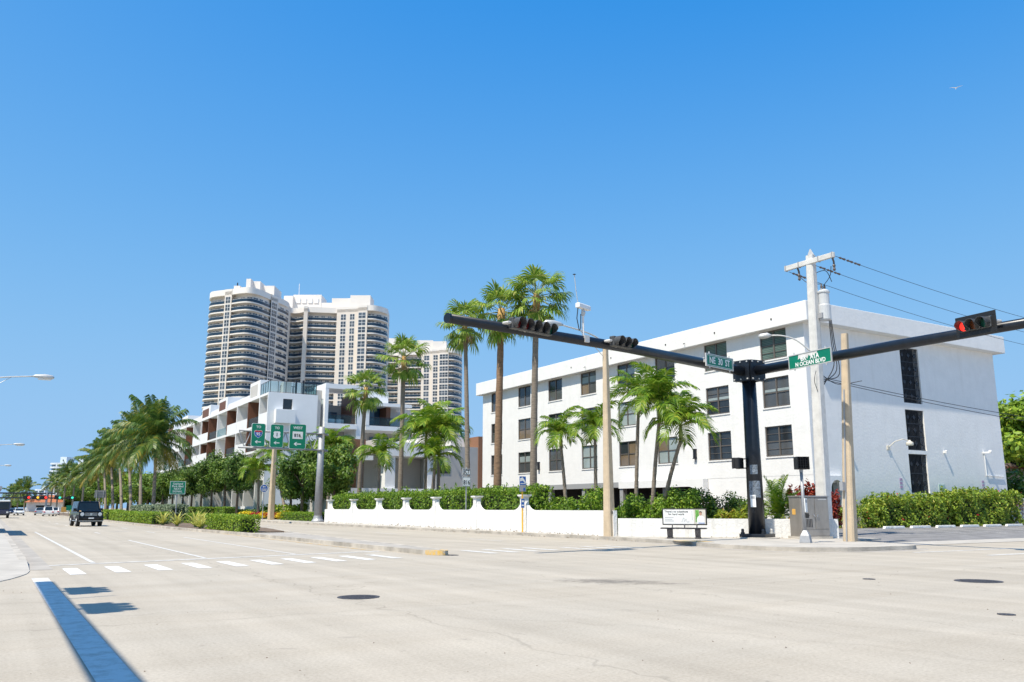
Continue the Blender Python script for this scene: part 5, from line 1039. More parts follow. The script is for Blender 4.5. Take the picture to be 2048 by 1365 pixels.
for z0, z1, w in ((3.0, 3.42, .5), (1.95, 2.7, .75)):     # scraped-off stickers on the street side
    n_ = Vector((-.73, -.68, 0)); a0 = math.atan2(n_.y, n_.x); b = MB(); K = 6; pts = []
    for k in range(K + 1): a = a0 - w + 2 * w * k / K; pts.append((math.cos(a), math.sin(a)))
    for k in range(K): r0, r1 = .3725 - (z0 - .35) * .009 + .004, .3725 - (z1 - .35) * .009 + .004; b.add([(PB.x + pts[k][0] * r0, PB.y + pts[k][1] * r0, z0), (PB.x + pts[k + 1][0] * r0, PB.y + pts[k + 1][1] * r0, z0), (PB.x + pts[k + 1][0] * r1, PB.y + pts[k + 1][1] * r1, z1), (PB.x + pts[k][0] * r1, PB.y + pts[k][1] * r1, z1)], [(0, 1, 2, 3)])
    b.build('scuff_mark', M['mast_scuff'], SM, W=True)
def pushbutton(parent, p, n_, W=True):
    s_ = Vector((-n_.y, n_.x, 0)); b = MB(); b.slab([(-.12, .18), (.12, .18), (.12, .72), (-.12, .72)], p, s_, (0, 0, 1), n_, 0, .03); o = b.build('crossing_notice', M['sign_white'], parent, W=W)
    b = MB(); b.slab([(-.08, .55), (.08, .55), (.08, .66), (-.08, .66)], p, s_, (0, 0, 1), n_, .031, .035); b.build('notice_print', M['print_grey'], parent, W=W)
    b = MB(); b.slab([(-.07, -.05), (.07, -.05), (.07, .14), (-.07, .14)], p, s_, (0, 0, 1), n_, 0, .09); b.tube([p + Vector((0, 0, .05)) + n_ * .09, p + Vector((0, 0, .05)) + n_ * .12], .035, 10); b.build('push_button', M['black'], parent, W=W)
n_ = Vector((-.80, -.60, 0)); pushbutton(SM, Vector((PB.x, PB.y, 1.35)) + Vector((-.88, -.47, 0)) * .37, Vector((-.88, -.47, 0)))

def signal_head(label, c, nrm, lenses, grp, backplate=False, body='signal_grey', hang=.0):
    """c: centre of the head; nrm: direction the lenses face"""
    rz = math.atan2(nrm.x, -nrm.y); t = thing('traffic_light', label, 'traffic light', tuple(c), rz, grp); n = len(lenses); s = .345; t.scale = (1.12, 1.12, 1.12)
    for i, l in enumerate(lenses):
        x = (i - (n - 1) / 2) * s
        MB().box(x - s / 2 + .006, x + s / 2 - .006, -.10, .11, -.172, .172).build('section', M[body], t, bev=.03)
        b = MB(); K = 18; V = []; F = []
        for k in range(K + 1):
            a = R(-62) + R(304) * k / K
            for (rr, y) in ((.160, -.10), (.150, -.36 - .0 * k), (.160, -.36), (.168, -.10)): pass
            yy = -.36 if R(10) < a < R(170) else -.36 + .13 * min(1, (abs(math.sin(a)) if math.sin(a) < 0 else 0) * 1.3)
            V += [(x + .163 * math.cos(a), -.099, .163 * math.sin(a)), (x + .158 * math.cos(a), yy, .158 * math.sin(a)), (x + .148 * math.cos(a), yy, .148 * math.sin(a)), (x + .150 * math.cos(a), -.099, .150 * math.sin(a))]
        for k in range(K): q = 4 * k; F += [(q, q + 4, q + 5, q + 1), (q + 1, q + 5, q + 6, q + 2), (q + 2, q + 6, q + 7, q + 3)]
        b.add(V, F, 0); o = b.build('visor', [M[body]], t); 
        b = MB(); L = [(x + .146 * math.cos(2 * math.pi * k / 20), -.118 + .0, .146 * math.sin(2 * math.pi * k / 20)) for k in range(20)]; b.add(L + [(x, -.15, 0)], [(k, (k + 1) % 20, 20) for k in range(20)]); b.build('lens', M[l], t, smooth=True)
    if backplate:
        w, h = n * s / 2, .172; b = MB(); W_, H_ = w + .15, h + .15
        b.box(-W_, W_, -.055, -.03, h, H_); b.box(-W_, W_, -.055, -.03, -H_, -h); b.box(-W_, -w, -.055, -.03, -h, h); b.box(w, W_, -.055, -.03, -h, h); b.build('backplate', M['black'], t, bev=.01)
    b = MB(); w = n * s / 2; b.tube([(-w - .01, .0, 0), (-w - .09, .0, 0), (-w - .12, .18, 0)], .045, 8); b.tube([(w + .01, .0, 0), (w + .09, .0, 0), (w + .12, .18, 0)], .045, 8); b.box(-w - .15, w + .15, .15, .2, -.03, .03); b.box(-.05, .05, .1, .33, -.12, .12); b.build('bracket', M['lamp_grey'], t)
    return t
nL = Vector((.2215, -.9752, 0)); nR = Vector((-.9937, .1117, 0)); GS = 'traffic lights on the corner mast'
def armp(px, y0=None, arm='L'):
    dr = dL if arm == 'L' else dR; p = online(px, 700, ROOT, dr); e = TIP if arm == 'L' else RT; f = (Vector((p.x, p.y)) - ROOT.xy).length / (e.xy - ROOT.xy).length; q = ROOT.lerp(e, f); q.z += (.4 if arm == 'L' else .16) * f * (1 - f); return q
signal_head('five-light horizontal signal head on the left mast arm', armp(1043) + nL * .46 + Vector((0, 0, .03)), nL, ['red_off', 'red_off', 'black', 'black', 'green_off'], GS)
signal_head('three-light horizontal signal head near the middle of the left mast arm', armp(1224) + nL * .46 + Vector((0, 0, .03)), nL, ['black', 'black', 'green_off'], GS)
signal_head('signal head with black backplate and lit red light on the right mast arm', armp(1978, arm='R') + nR * .48 + Vector((0, 0, .12)), nR, ['red_on', 'amber_off', 'green_off'], GS, True)
# street name signs
def name_sign(label, c, nrm, w, h, frame='signal_grey'):
    t = thing('street_name_sign', label, 'street sign', tuple(c), math.atan2(nrm.x, -nrm.y), 'street name signs on the mast arms')
    MB().box(-w / 2, w / 2, -.012, .02, -h / 2, h / 2).build('board', M['sign_teal'], t)
    b = MB(); e = .035
    for (x0, x1, z0, z1) in ((-w / 2 - e, w / 2 + e, h / 2, h / 2 + e), (-w / 2 - e, w / 2 + e, -h / 2 - e, -h / 2), (-w / 2 - e, -w / 2, -h / 2, h / 2), (w / 2, w / 2 + e, -h / 2, h / 2)): b.box(x0, x1, -.03, .03, z0, z1)
    b.build('frame', M['lamp_grey'], t)
    b = MB()
    for x in (-w * .38, w * .38): b.box(x - .04, x + .04, .021, .28, -.06, .06); b.tube([(x, -.0, h / 2 + .03), (x, 0, h / 2 + .12)], .03, 6); b.tube([(x, 0, -h / 2 - .03), (x, 0, -h / 2 - .11)], .03, 6)
    b.build('clamp', M['lamp_grey'], t)
    return t
t = name_sign('green street name sign reading NE 30 ST on the left mast arm', armp(1418) + nL * .5 + Vector((0, 0, .02)), nL, 2.1, .5)
text('lettering', 'NE  30  ST', .40, M['sign_white'], t, (0, -.018, 0), bold=.006, sx=.92)
b = MB(); w, h, e = 1.02, .22, .016
for (x0, x1, z0, z1) in ((-w, w, h - e, h), (-w, w, -h, -h + e), (-w, -w + e, -h + e, h - e), (w - e, w, -h + e, h - e)): b.box(x0, x1, -.016, -.0125, z0, z1)
b.build('border', M['sign_white'], t)
t = name_sign('peeling green street name sign reading N OCEAN BLVD on the right mast arm', armp(1636, arm='R') + nR * .5 + Vector((0, 0, -.02)), nR, 2.35, .55)
text('lettering', 'N OCEAN BLVD', .25, M['sign_white'], t, (.03, -.018, -.155), bold=.005, sx=.95); text('lettering', 'BR   A1A', .30, M['sign_white'], t, (.02, -.019, .07), bold=.006, sx=.9)
pp = [(-.62, .265), (.45, .265), (.40, .16), (.30, .19), (.24, .10), (.16, .17), (.05, .11), (-.04, .18), (-.12, .02), (-.2, .12), (-.30, .05), (-.36, .15), (-.5, .03), (-.55, .12), (-.66, .06)]
MB().slab(pp, (0, -.0125, 0), (1, 0, 0), (0, 0, 1), (0, -1, 0), 0, .004).build('peeled_patch', M['conc_white'], t)
# camera on its post on the left arm
c = armp(1167); t = thing('traffic_camera', 'white traffic camera on a thin post above the left mast arm', 'camera', tuple(c), 0)
t.location.z -= .42; MB().tube([(0, 0, .3), (0, 0, 1.35)], .045, 10).build('post', M['white_frame'], t)
b = MB(); b.box(-.1, .1, -.26, -.17, .3, .56); b.tube([(0, -.2, .42), (0, .0, .47)], .06, 8); b.build('mount', M['lamp_grey'], t); MB().tube([(0, 0, 1.35), (.02, 0, 1.48), (0, 0, 1.6)], [.06, .09, .05], 8).build('swivel', M['lamp_grey'], t)
b = MB(); b.slab([(-.1, -.09), (.1, -.09), (.1, .07), (.06, .1), (-.06, .1), (-.1, .07)], (0, 0, 1.7), (.35, -.94, 0), (0, 0, 1), (.94, .35, 0), -.36, .42); b.build('housing', M['white_frame'], t, bev=.02)
MB().tube([(-.3, -.1, 1.78), (-.38, -.1, 2.3), (-.44, -.1, 2.85)], .014, 6).build('antenna', M['lamp_grey'], t); MB().lathe([(.01, 0), (.07, .02), (.01, .05)], (-.44, -.1, 2.85), 8).build('antenna_tip', M['iron'], t)
MB().tube([(-.28, -.08, 1.62), (-.34, -.08, 1.2), (-.22, -.06, .75), (-.14, -.04, .85), (-.12, -.03, 1.4)], .018, 6).build('cable', M['cable'], t)
# walk signals
def walk_head(parent, loc, rz, W=False):
    b = MB(); b.box(-.25, .25, -.12, .12, -.25, .25); o = b.build('walk_signal', M['black'], parent, loc=loc, rz=rz, bev=.025)
    b = MB()
    for k in range(5): z = -.2 + k * .1; b.box(-.22, .22, -.22, -.121, z - .006, z + .006)
    for k in range(5): x = -.2 + k * .1; b.box(x - .006, x + .006, -.22, -.121, -.22, .22)
    b.box(-.25, .25, -.25, -.121, .235, .25); b.box(-.25, -.235, -.25, -.121, -.25, .235); b.box(.235, .25, -.25, -.121, -.25, .235); place('louvre', b.mesh('louvre', M['black']), o)
    return o
walk_head(SM, (-.62, .28, 3.35), R(-160)); MB().tube([(-.4, .2, 3.55), (-.2, .1, 3.55)], .03, 6).build('bracket', M['black'], SM); MB().tube([(-.4, .2, 3.13), (-.2, .1, 3.13)], .03, 6).build('bracket', M['black'], SM)
t = thing('pedestrian_signal_post', 'short silver post with a black walk signal and push button before the cabinet', 'pedestrian signal', (27.56, 22.95, .15))
MB().frustum((-.21, .21, -.21, .21), (-.17, .17, -.17, .17), 0, .28).frustum((-.169, .169, -.169, .169), (-.07, .07, -.07, .07), .28, .48).build('pedestal', M['alu'], t, rz=.5, bev=.01)
MB().tube([(0, 0, .45), (0, 0, 2.75)], .062, 14).build('post', M['alu'], t, smooth=True); MB().tube([(0, 0, 2.75), (0, 0, 2.86)], .075, 14).build('collar', M['alu'], t)
walk_head(t, (0, 0, 3.1), R(-25)); pushbutton(t, Vector((.06, -.05, 1.0)), Vector((.35, -.94, 0)).normalized(), False)
# controller cabinet
t = thing('signal_cabinet', 'stainless steel traffic control cabinet with double doors behind the walk signal post', 'cabinet', (31.55, 26.0, .15), math.atan2(-.25, .97)); w, d, h = .73, .42, 1.82
MB().box(-w - .08, w + .08, -d - .08, d + .08, -.02, .10).build('footing', M['concrete'], t); MB().box(-w, w, -d, d, .10, h).build('body', M['steel'], t, bev=.012); MB().frustum((-w - .03, w + .03, -d - .05, d + .03), (-w - .03, w + .03, -d - .03, d + .03), h + .001, h + .06).build('lid', M['steel'], t, bev=.01)
for sx in (-1, 1):
    x0, x1 = (-w + .02, -.01) if sx < 0 else (.01, w - .02); o = MB().box(x0, x1, -d - .025, -d - .001, .42, h - .03).build('door', M['steel'], t, bev=.008)
    b = MB()
    if sx < 0:
        for k in range(5): b.box(x0 + .2 + k * .075, x0 + .23 + k * .075, -d - .035, -d - .026, .5, .86)
        place('vent', b.mesh('vent', M['iron']), o)
    b = MB(); b.tube([(sx * .06, -d - .026, .98), (sx * .06, -d - .08, .98)], .025, 8); b.tube([(sx * .06, -d - .075, .98), (sx * .12, -d - .075, 1.06)], .016, 6); place('handle', b.mesh('handle', M['chrome']), o)
MB().box(-w + .02, w - .02, -d - .02, -d - .001, .14, .40).build('plinth', M['steel'], t); MB().box(-w - .004, -w - .0005, -.05, .2, 1.05, 1.3).build('label_plate', M['orange'], t); MB().box(.2, .62, -d - .03, -d - .026, h - .13, h - .08).build('label_strip', M['lamp_grey'], t)

# ---------------------------------------------------------------- poles
def sqtube(b, pts, half, rot=0):
    V = []; F = []
    for (p, h) in zip(pts, half):
        for k in range(8):
            a = rot + R(45) * (k // 2 * 2) / 2 * 1 ; c = [(1, -.72), (1, .72), (.72, 1), (-.72, 1), (-1, .72), (-1, -.72), (-.72, -1), (.72, -1)][k]; x, y = c[0] * h, c[1] * h
            V.append((p[0] + x * math.cos(rot) - y * math.sin(rot), p[1] + x * math.sin(rot) + y * math.cos(rot), p[2]))
    n = 8
    for i in range(len(pts) - 1):
        for k in range(n): F.append((i * n + k, i * n + (k + 1) % n, (i + 1) * n + (k + 1) % n, (i + 1) * n + k))
    F += [tuple(range(n - 1, -1, -1)), tuple(range((len(pts) - 1) * n, len(pts) * n))]; b.add(V, F); return b
# tan concrete pole beside the cabinet
cb = Vector(gnd(1701, 1083, .15)); t = thing('concrete_pole', 'tapering tan concrete pole right of the steel cabinet', 'pole', tuple(cb))
ct = online(1689, 668, cb, Vector(_r)) - cb; sqtube(MB(), [(0, 0, 0), tuple(ct)], [.24, .125], .25).build('shaft', M['conc_pole'], t)
MB().tube([(-.27, -.02, 0), tuple(Vector((-.23, -.02, 0)) + ct * .35), tuple(Vector((-.17, -.02, 0)) + ct * .72)], .035, 6).build('conduit', M['print_grey'], t); MB().box(-.36, -.2, -.1, .06, 2.05, 2.4).build('junction_box', M['print_grey'], t); MB().box(.05, .15, -.262, -.245, 1.15, 1.5).build('notice', M['sign_white'], t, rz=.25)
# street lamp on tan concrete pole
def street_lamp(label, base, h, reach, m_, grp, half=(.19, .11), dz=.75, dirx=-1, name='street_lamp', diry=0, pole=True):
    t = thing(name, label, 'street lamp', base, 0, grp); dr = Vector((dirx, diry, 0)).normalized()
    sqtube(MB(), [(0, 0, 0), (0, 0, h)], half, .2).build('pole', M[m_], t)
    P = [Vector((0, 0, h - .25)), dr * reach * .08 + Vector((0, 0, h + dz * .35)), dr * reach * .3 + Vector((0, 0, h + dz * .72)), dr * reach * .75 + Vector((0, 0, h + dz))]
    MB().tube([tuple(p) for p in smooth_line([tuple(p) for p in P], 5)], .04, 8).build('bracket_arm', M['lamp_grey'], t, smooth=True)
    MB().tube([tuple(Vector((0, 0, h - .6))), tuple(dr * reach * .42 + Vector((0, 0, h + dz * .75)))], .018, 6).build('brace', M['lamp_grey'], t)
    a = dr * reach * .72 + Vector((0, 0, h + dz)); b = MB(); s_ = Vector((-dr.y, dr.x, 0)); L = reach * .28 + .1
    b.tube([tuple(a), tuple(a + dr * L * .15 + Vector((0, 0, .02))), tuple(a + dr * L * .55 + Vector((0, 0, .01))), tuple(a + dr * L * .9), tuple(a + dr * L)], [.05, .10, .17, .14, .05], 12); o = b.build('lamp_head', M['lamp_grey'], t, smooth=True)
    b = MB(); b.tube([tuple(a + dr * L * .25 - Vector((0, 0, .11))), tuple(a + dr * L * .85 - Vector((0, 0, .10)))], [.09, .1], 10); place('lens', b.mesh('lens', M['lens']), o)
    return t
c = gnd(1219, 1073, .15); street_lamp('street lamp on a tan concrete pole in front of the white wall', c, 9.3, 3.6, 'conc_pole', 'street lamps', (.235, .115), .85)
MB().box(-.06, .06, -.26, -.235, 1.05, 1.2).build('access_cover', M['iron'], [o for o in bpy.data.objects if o.name == 'street_lamp'][0], rz=.2)
for i, (x, y) in enumerate([(2.5, 59.2), (2.95, 125.2), (2.7, 189)]): street_lamp('street lamp reaching over the road from the left edge, %s of three' % ['nearest and highest', 'middle', 'farthest and lowest'][i], (-1.3, y, .15), 8.6, x + 1.35, 'conc_white', 'street lamps', dirx=1, dz=.72)
# utility pole
UB = Vector(gnd(1648, 1076, .15)) ; UB = Vector((33.7, 26.9, .15)); UT = online(1621, 512, UB, Vector(_r))
UP = thing('utility_pole', 'pale concrete utility pole with crossarm and transformer', 'utility pole', tuple(UB)); Hh = UT.z - UB.z; lean = UT - UB
def up(z): return Vector((lean.x * z / Hh, lean.y * z / Hh, z))
sqtube(MB(), [tuple(up(0)), tuple(up(Hh))], [.30, .19], .1).build('shaft', M['conc_white'], UP); MB().tube([tuple(up(Hh)), tuple(up(Hh) + Vector((0, 0, .35)))], [.22, .03], 4).build('pole_cap', M['print_grey'], UP)
ca = up(Hh - .35); MB().box(ca.x - .22, ca.x - .08, ca.y - 1.5, ca.y + 1.5, ca.z - .13, ca.z + .13).build('crossarm', M['conc_white'], UP, bev=.02)
for y in (-1.42, -.6, .6, 1.42): MB().box(ca.x - .24, ca.x - .06, ca.y + y - .03, ca.y + y + .03, ca.z - .15, ca.z + .15).build('crossarm_band', M['print_grey'], UP)
for y in (-1.35, .75): b = MB(); b.tube([(ca.x - .1, ca.y + y, ca.z - .13), (ca.x - .02, ca.y + y, ca.z - .3), (ca.x + .05, ca.y + y + .05, ca.z - .75)], .05, 6); b.lathe([(.03, -.75), (.08, -.7), (.05, -.6), (.08, -.5), (.04, -.4)], (ca.x - .02, ca.y + y, ca.z), 8); b.build('fuse_cutout', M['ceramic'], UP)
tc = up(Hh - 3.35) + Vector((.42, -.35, 0)); b = MB(); b.lathe([(.26, 0), (.29, .05), (.29, .75), (.26, .80), (.26, 1.35), (.30, 1.4), (.30, 1.47), (.2, 1.55)], tuple(tc), 18); b.build('transformer', M['trafo'], UP, smooth=False)
for dx in (-.12, .1): b = MB(); b.lathe([(.05, 0), (.07, .08), (.04, .14), (.07, .2), (.03, .34)], (tc.x + dx, tc.y, tc.z + 1.5), 8); b.build('bushing', M['ceramic'], UP)
MB().box(tc.x - .35, tc.x - .2, tc.y - .1, tc.y + .35, tc.z + .1, tc.z + .35).build('transformer_bracket', M['print_grey'], UP)
def cablep(pts, r_=.018, m_='cable'): return MB().tube(smooth_line([tuple(p) for p in pts], 6), r_, 6).build('cable', M[m_], UP)
for dx, q in ((.30, 0), (.38, 1), (.46, 2)):
    p0 = tc + Vector((dx - .1, -.05, .15)); cablep([p0, p0 + Vector((.05 + .04 * q, 0, -1.2)), p0 + Vector((-.02 + .1 * q, -.1, -2.4 - .2 * q)), up(Hh - 6.5) + Vector((.25, -.2, .1 * q)), up(Hh - 6.9 + .2 * q) + Vector((.18, .1, 0))], .022)
cablep([ca + Vector((-.05, -1.2, -.5)), ca + Vector((.2, -.9, -.9)), tc + Vector((.05, 0, 1.8))]); cablep([ca + Vector((0, .7, -.6)), ca + Vector((.1, .3, -1.0)), tc + Vector((-.1, 0, 1.85))]); cablep([up(Hh - .9) + Vector((.2, 0, 0)), up(Hh - .75) + Vector((.7, -.3, 0)), up(Hh - 1.3) + Vector((1.0, -.4, 0))])
cablep([up(Hh - 6.1) + Vector((.2, -.2, 0)), up(Hh - 6.5) + Vector((.9, -.5, 0)), up(Hh - 6.4) + Vector((1.5, -1.4, 0))]); cablep([up(Hh - 5.9) + Vector((-.3, -.2, 0)), up(Hh - 6.4) + Vector((-.45, -.2, 0)), up(Hh - 6.9) + Vector((-.25, -.2, 0))], .014)
MB().tube([tuple(up(0) + Vector((.30, -.15, 0))), tuple(up(Hh - 3) + Vector((.24, -.12, 0)))], .04, 6).build('riser_conduit', M['print_grey'], UP)
la = up(Hh - 4.3); P = [la + Vector((-.25, .1, -.6)), la + Vector((-.7, .55, .0)), la + Vector((-1.15, 1.0, .25)), la + Vector((-1.5, 1.4, .3))]; MB().tube(smooth_line([tuple(p) for p in P], 5), .035, 8).build('lamp_arm', M['lamp_grey'], UP, smooth=True); b = MB(); e = P[-1]; b.tube([tuple(e), tuple(e + Vector((-.12, .14, .02))), tuple(e + Vector((-.34, .38, -.02))), tuple(e + Vector((-.42, .46, -.02)))], [.05, .14, .14, .05], 10); b.build('lamp_head', M['lamp_grey'], UP, smooth=True)
UP2 = copy_tree(UP); UP2.location = (92, 25.5, .15); tag(UP2, 'second pale utility pole at the far end of the wires, beyond the right edge', 'utility pole')
def wire(name, lab, a, e, sag, r_=.012, ins=0, grp='power lines running to the right'):
    a, e = Vector(a), Vector(e); t = thing(name, lab, 'power line', tuple(a), 0, grp); pts = []
    for i in range(25): s = i / 24; p = (e - a) * s; p.z -= sag * 4 * s * (1 - s); pts.append(tuple(p))
    MB().tube(pts, r_, 5).build('conductor', M['cable'], t)
    if ins:
        d = Vector(pts[1]).normalized(); b = MB(); q = Vector((0, 0, 0))
        for i in range(3):
            s0 = d * (.25 + i * .55); b.tube([tuple(s0), tuple(s0 + d * .1), tuple(s0 + d * .2), tuple(s0 + d * .42)], [.02, .06, .035, .06], 7)
        b.build('insulator', M['ceramic'], t)
cw = UB + ca; F2 = Vector((92, 25.5, 0))
wire('power_line', 'highest power line from the near end of the crossarm', cw + Vector((0, -1.45, -.05)), F2 + Vector((0, -1.6, 13.3)), 1.5, ins=1)
wire('power_line', 'middle power line from the crossarm', cw + Vector((.1, -.2, -.2)), F2 + Vector((0, .2, 13.2)), 1.6, ins=1)
wire('power_line', 'lowest of the three power lines from the far end of the crossarm', cw + Vector((0, 1.4, -.15)), F2 + Vector((0, 1.7, 13.0)), 1.7, ins=1)
wire('power_line', 'upper of the twisted pair of service cables crossing the stairwell wall', UB + up(Hh - 6.2) + Vector((.2, -.2, 0)), F2 + Vector((0, 0, 7.2)), 1.0, .017); wire('power_line', 'lower of the twisted pair of service cables crossing the stairwell wall', UB + up(Hh - 6.3) + Vector((.2, -.25, 0)), F2 + Vector((0, 0, 6.9)), 1.1, .017)

def flat(poly, y, m_, name, par, th=.002): return MB().slab(poly, (0, y, 0), (1, 0, 0), (0, 0, 1), (0, -1, 0), 0, th).build(name, M[m_], par)
# ---------------------------------------------------------------- bench with advertising board
BN = thing('advert_bench', 'bus bench with grey slats and a white advertising board on its back', 'bench', (26.72, 28.95, .15), math.atan2(-.78, .62))
for sx in (-.62, .62): b = MB(); b.prism([(sx - .11, -.3), (sx + .11, -.3), (sx + .11, .22), (sx - .11, .22)], 0, .06); b.frustum((sx - .1, sx + .1, -.2, .15), (sx - .1, sx + .1, -.28, .2), .06, .42); b.build('leg', M['iron_cover'], BN, bev=.015)
for k in range(5): MB().box(-1.0, 1.0, -.30 + k * .105, -.215 + k * .105, .42, .475).build('slat', M['iron'], BN, bev=.008)
for sx in (-.55, 0, .55): MB().tube([(sx, .18, .44), (sx, .27, .62)], .03, 6).build('bracket', M['iron'], BN)
o = MB().box(-1.0, 1.0, .26, .31, .58, 1.32).build('advert_board', M['black'], BN, bev=.01)
MB().box(-.95, .95, .252, .259, .63, 1.27).build('advert_face', M['sign_white'], BN)
text('lettering', "There's no substitute\nfor hard work", .125, M['sign_black'], BN, (-.36, .249, 1.12), bold=.001)
for k in range(3): flat([(-.88, .90 - k * .075), (-.48 - .06 * (k % 2), .90 - k * .075), (-.48 - .06 * (k % 2), .925 - k * .075), (-.88, .925 - k * .075)], .2515, 'print_grey', 'small_print', BN)
MB().tube(smooth_line([(-.12, .248, .72), (-.02, .248, .92), (-.0, .248, .74), (.08, .248, .86), (.12, .248, .72), (.22, .248, .74)], 4), .006, 4).build('signature_mark', M['print_grey'], BN)
MB().box(.42, .95, .246, .2515, .63, 1.27).build('picture', M['print_beige'], BN); MB().box(.5, .66, .243, .2455, .72, 1.25).build('picture_leaves', M['print_green'], BN)
def disc(c, rx, rz_, n=18): return [(c[0] + rx * math.cos(2 * math.pi * k / n), c[1] + rz_ * math.sin(2 * math.pi * k / n)) for k in range(n)]
flat([(.56, .64), (.90, .64), (.90, .9), (.84, .98), (.77, 1.0), (.68, 1.0), (.6, .95), (.56, .85)], .2425, 'sign_white', 'picture_shirt', BN); flat(disc((.73, 1.09), .06, .085), .2424, 'skin', 'picture_face', BN); flat([(.67, 1.12), (.68, 1.18), (.73, 1.2), (.79, 1.17), (.79, 1.11), (.76, 1.15), (.7, 1.15)], .2402, 'sign_black', 'picture_hair', BN); flat([(.62, .66), (.9, .66), (.9, .69), (.62, .69)], .2401, 'sign_blue', 'picture_name_strip', BN); MB().box(.34, .36, .248, .2515, .8, 1.22).build('divider', M['print_grey'], BN)

# ---------------------------------------------------------------- roadside signs
def post_sign(name, label, cat, base, h, m_='alu', r_=.035, rz=0, grp=None):
    t = thing(name, label, cat, base, rz, grp); MB().tube([(0, 0, 0), (0, 0, h)], r_, 8).build('post', M[m_], t); return t
def panel(t, x0, x1, z0, z1, m_, border=None, y=-.05, name='panel', rad=.04):
    MB().box(x0, x1, y - .004, y + .008, z0, z1).build(name, M[m_], t)
    if border:
        e = .03; i = .02; b = MB()
        for (a0, a1, c0, c1) in ((x0 + i, x1 - i, z1 - i - e, z1 - i), (x0 + i, x1 - i, z0 + i, z0 + i + e), (x0 + i, x0 + i + e, z0 + i + e, z1 - i - e), (x1 - i - e, x1 - i, z0 + i + e, z1 - i - e)): b.box(a0, a1, y - .009, y - .0045, c0, c1)
        b.build('border', M[border], t)
FLOR = [(-.30, .22), (-.30, .12), (.06, .12), (.06, .08), (.16, .10), (.22, -.06), (.27, -.18), (.25, -.26), (.18, -.22), (.12, -.1), (.05, .02), (-.06, .04), (-.14, .07), (-.3, .07)]
t = post_sign('route_sign', 'white route sign reading JCT 816 on a thin post before the wall', 'road sign', (26.75, 49.6, .15), 4.0, r_=.045)
panel(t, -.30, .30, 3.48, 3.88, 'sign_white', 'sign_black'); text('lettering', 'JCT', .33, M['sign_black'], t, (0, -.056, 3.68), bold=.008, sx=.85)
panel(t, -.33, .33, 2.72, 3.38, 'sign_white', 'sign_black'); text('lettering', '816', .40, M['sign_black'], t, (0, -.056, 2.98), bold=.008, sx=.82)
t = post_sign('bus_stop_sign', 'blue and white bus stop sign on a yellow post before the wall', 'bus stop sign', (25.72, 41.0, .15), 3.05, 'yellow_post', .045)
panel(t, -.21, .21, 2.25, 3.1, 'sign_blue'); panel(t, -.2, .2, 2.26, 2.62, 'print_grey', y=-.062, name='timetable'); flat([(-.18, 3.0), (.0, 3.05), (.18, 2.8), (.18, 2.7), (0, 2.86), (-.18, 2.82)], -.056, 'sign_white', 'emblem', t); flat([(-.15, 2.68), (.15, 2.68), (.15, 2.72), (-.15, 2.72)], -.056, 'sign_white', 'lettering_strip', t); flat([(.02, 2.3), (.16, 2.3), (.16, 2.46), (.02, 2.46)], -.068, 'sign_blue', 'emblem', t)
panel(t, -.11, .11, 1.35, 1.85, 'sign_blue'); flat([(-.07, 1.66), (.07, 1.66), (.07, 1.76), (-.07, 1.76)], -.056, 'sign_white', 'emblem', t); flat([(-.08, 1.45), (.08, 1.45), (.08, 1.52), (-.08, 1.52)], -.056, 'sign_white', 'lettering_strip', t)
# overhead route signs on a grey post
GP = Vector((27.7, 82.0, .15)); GT = thing('overhead_sign_post', 'grey steel post with a truss arm carrying three green route signs', 'sign gantry', tuple(GP))
MB().tube([GP + Vector((0, 0, .3)), GP + Vector((0, 0, 9.3))], [.40, .30], 18).build('pole', M['alu'], GT, W=True, smooth=True); MB().lathe([(.62, .0), (.62, .08), (.46, .3), (.4, .6)], tuple(GP), 16).build('base', M['alu'], GT, W=True)
xe = onY(478, 870, 82)[0]
for z in (8.75, 7.15): MB().tube([(27.7, 82, z), (xe, 82, z)], .10, 10).build('truss_chord', M['alu'], GT, W=True, smooth=True); MB().tube([(27.7, 82, z - .06), (28.4, 82, z - .06)], .12, 8).build('truss_stub', M['alu'], GT, W=True); MB().lathe([(.5, -.04), (.5, .04)], (27.7, 82, z), 12).build('flange', M['alu'], GT, W=True)
b = MB(); nx = 7
for k in range(nx): x0 = 27.4 + (xe - 27.4) * k / nx; x1 = 27.4 + (xe - 27.4) * (k + 1) / nx; xm = (x0 + x1) / 2; b.tube([(x0, 82, 8.75), (xm, 82, 7.15)], .05, 6); b.tube([(xm, 82, 7.15), (x1, 82, 8.75)], .05, 6)
b.build('truss_web', M['alu'], GT, W=True)
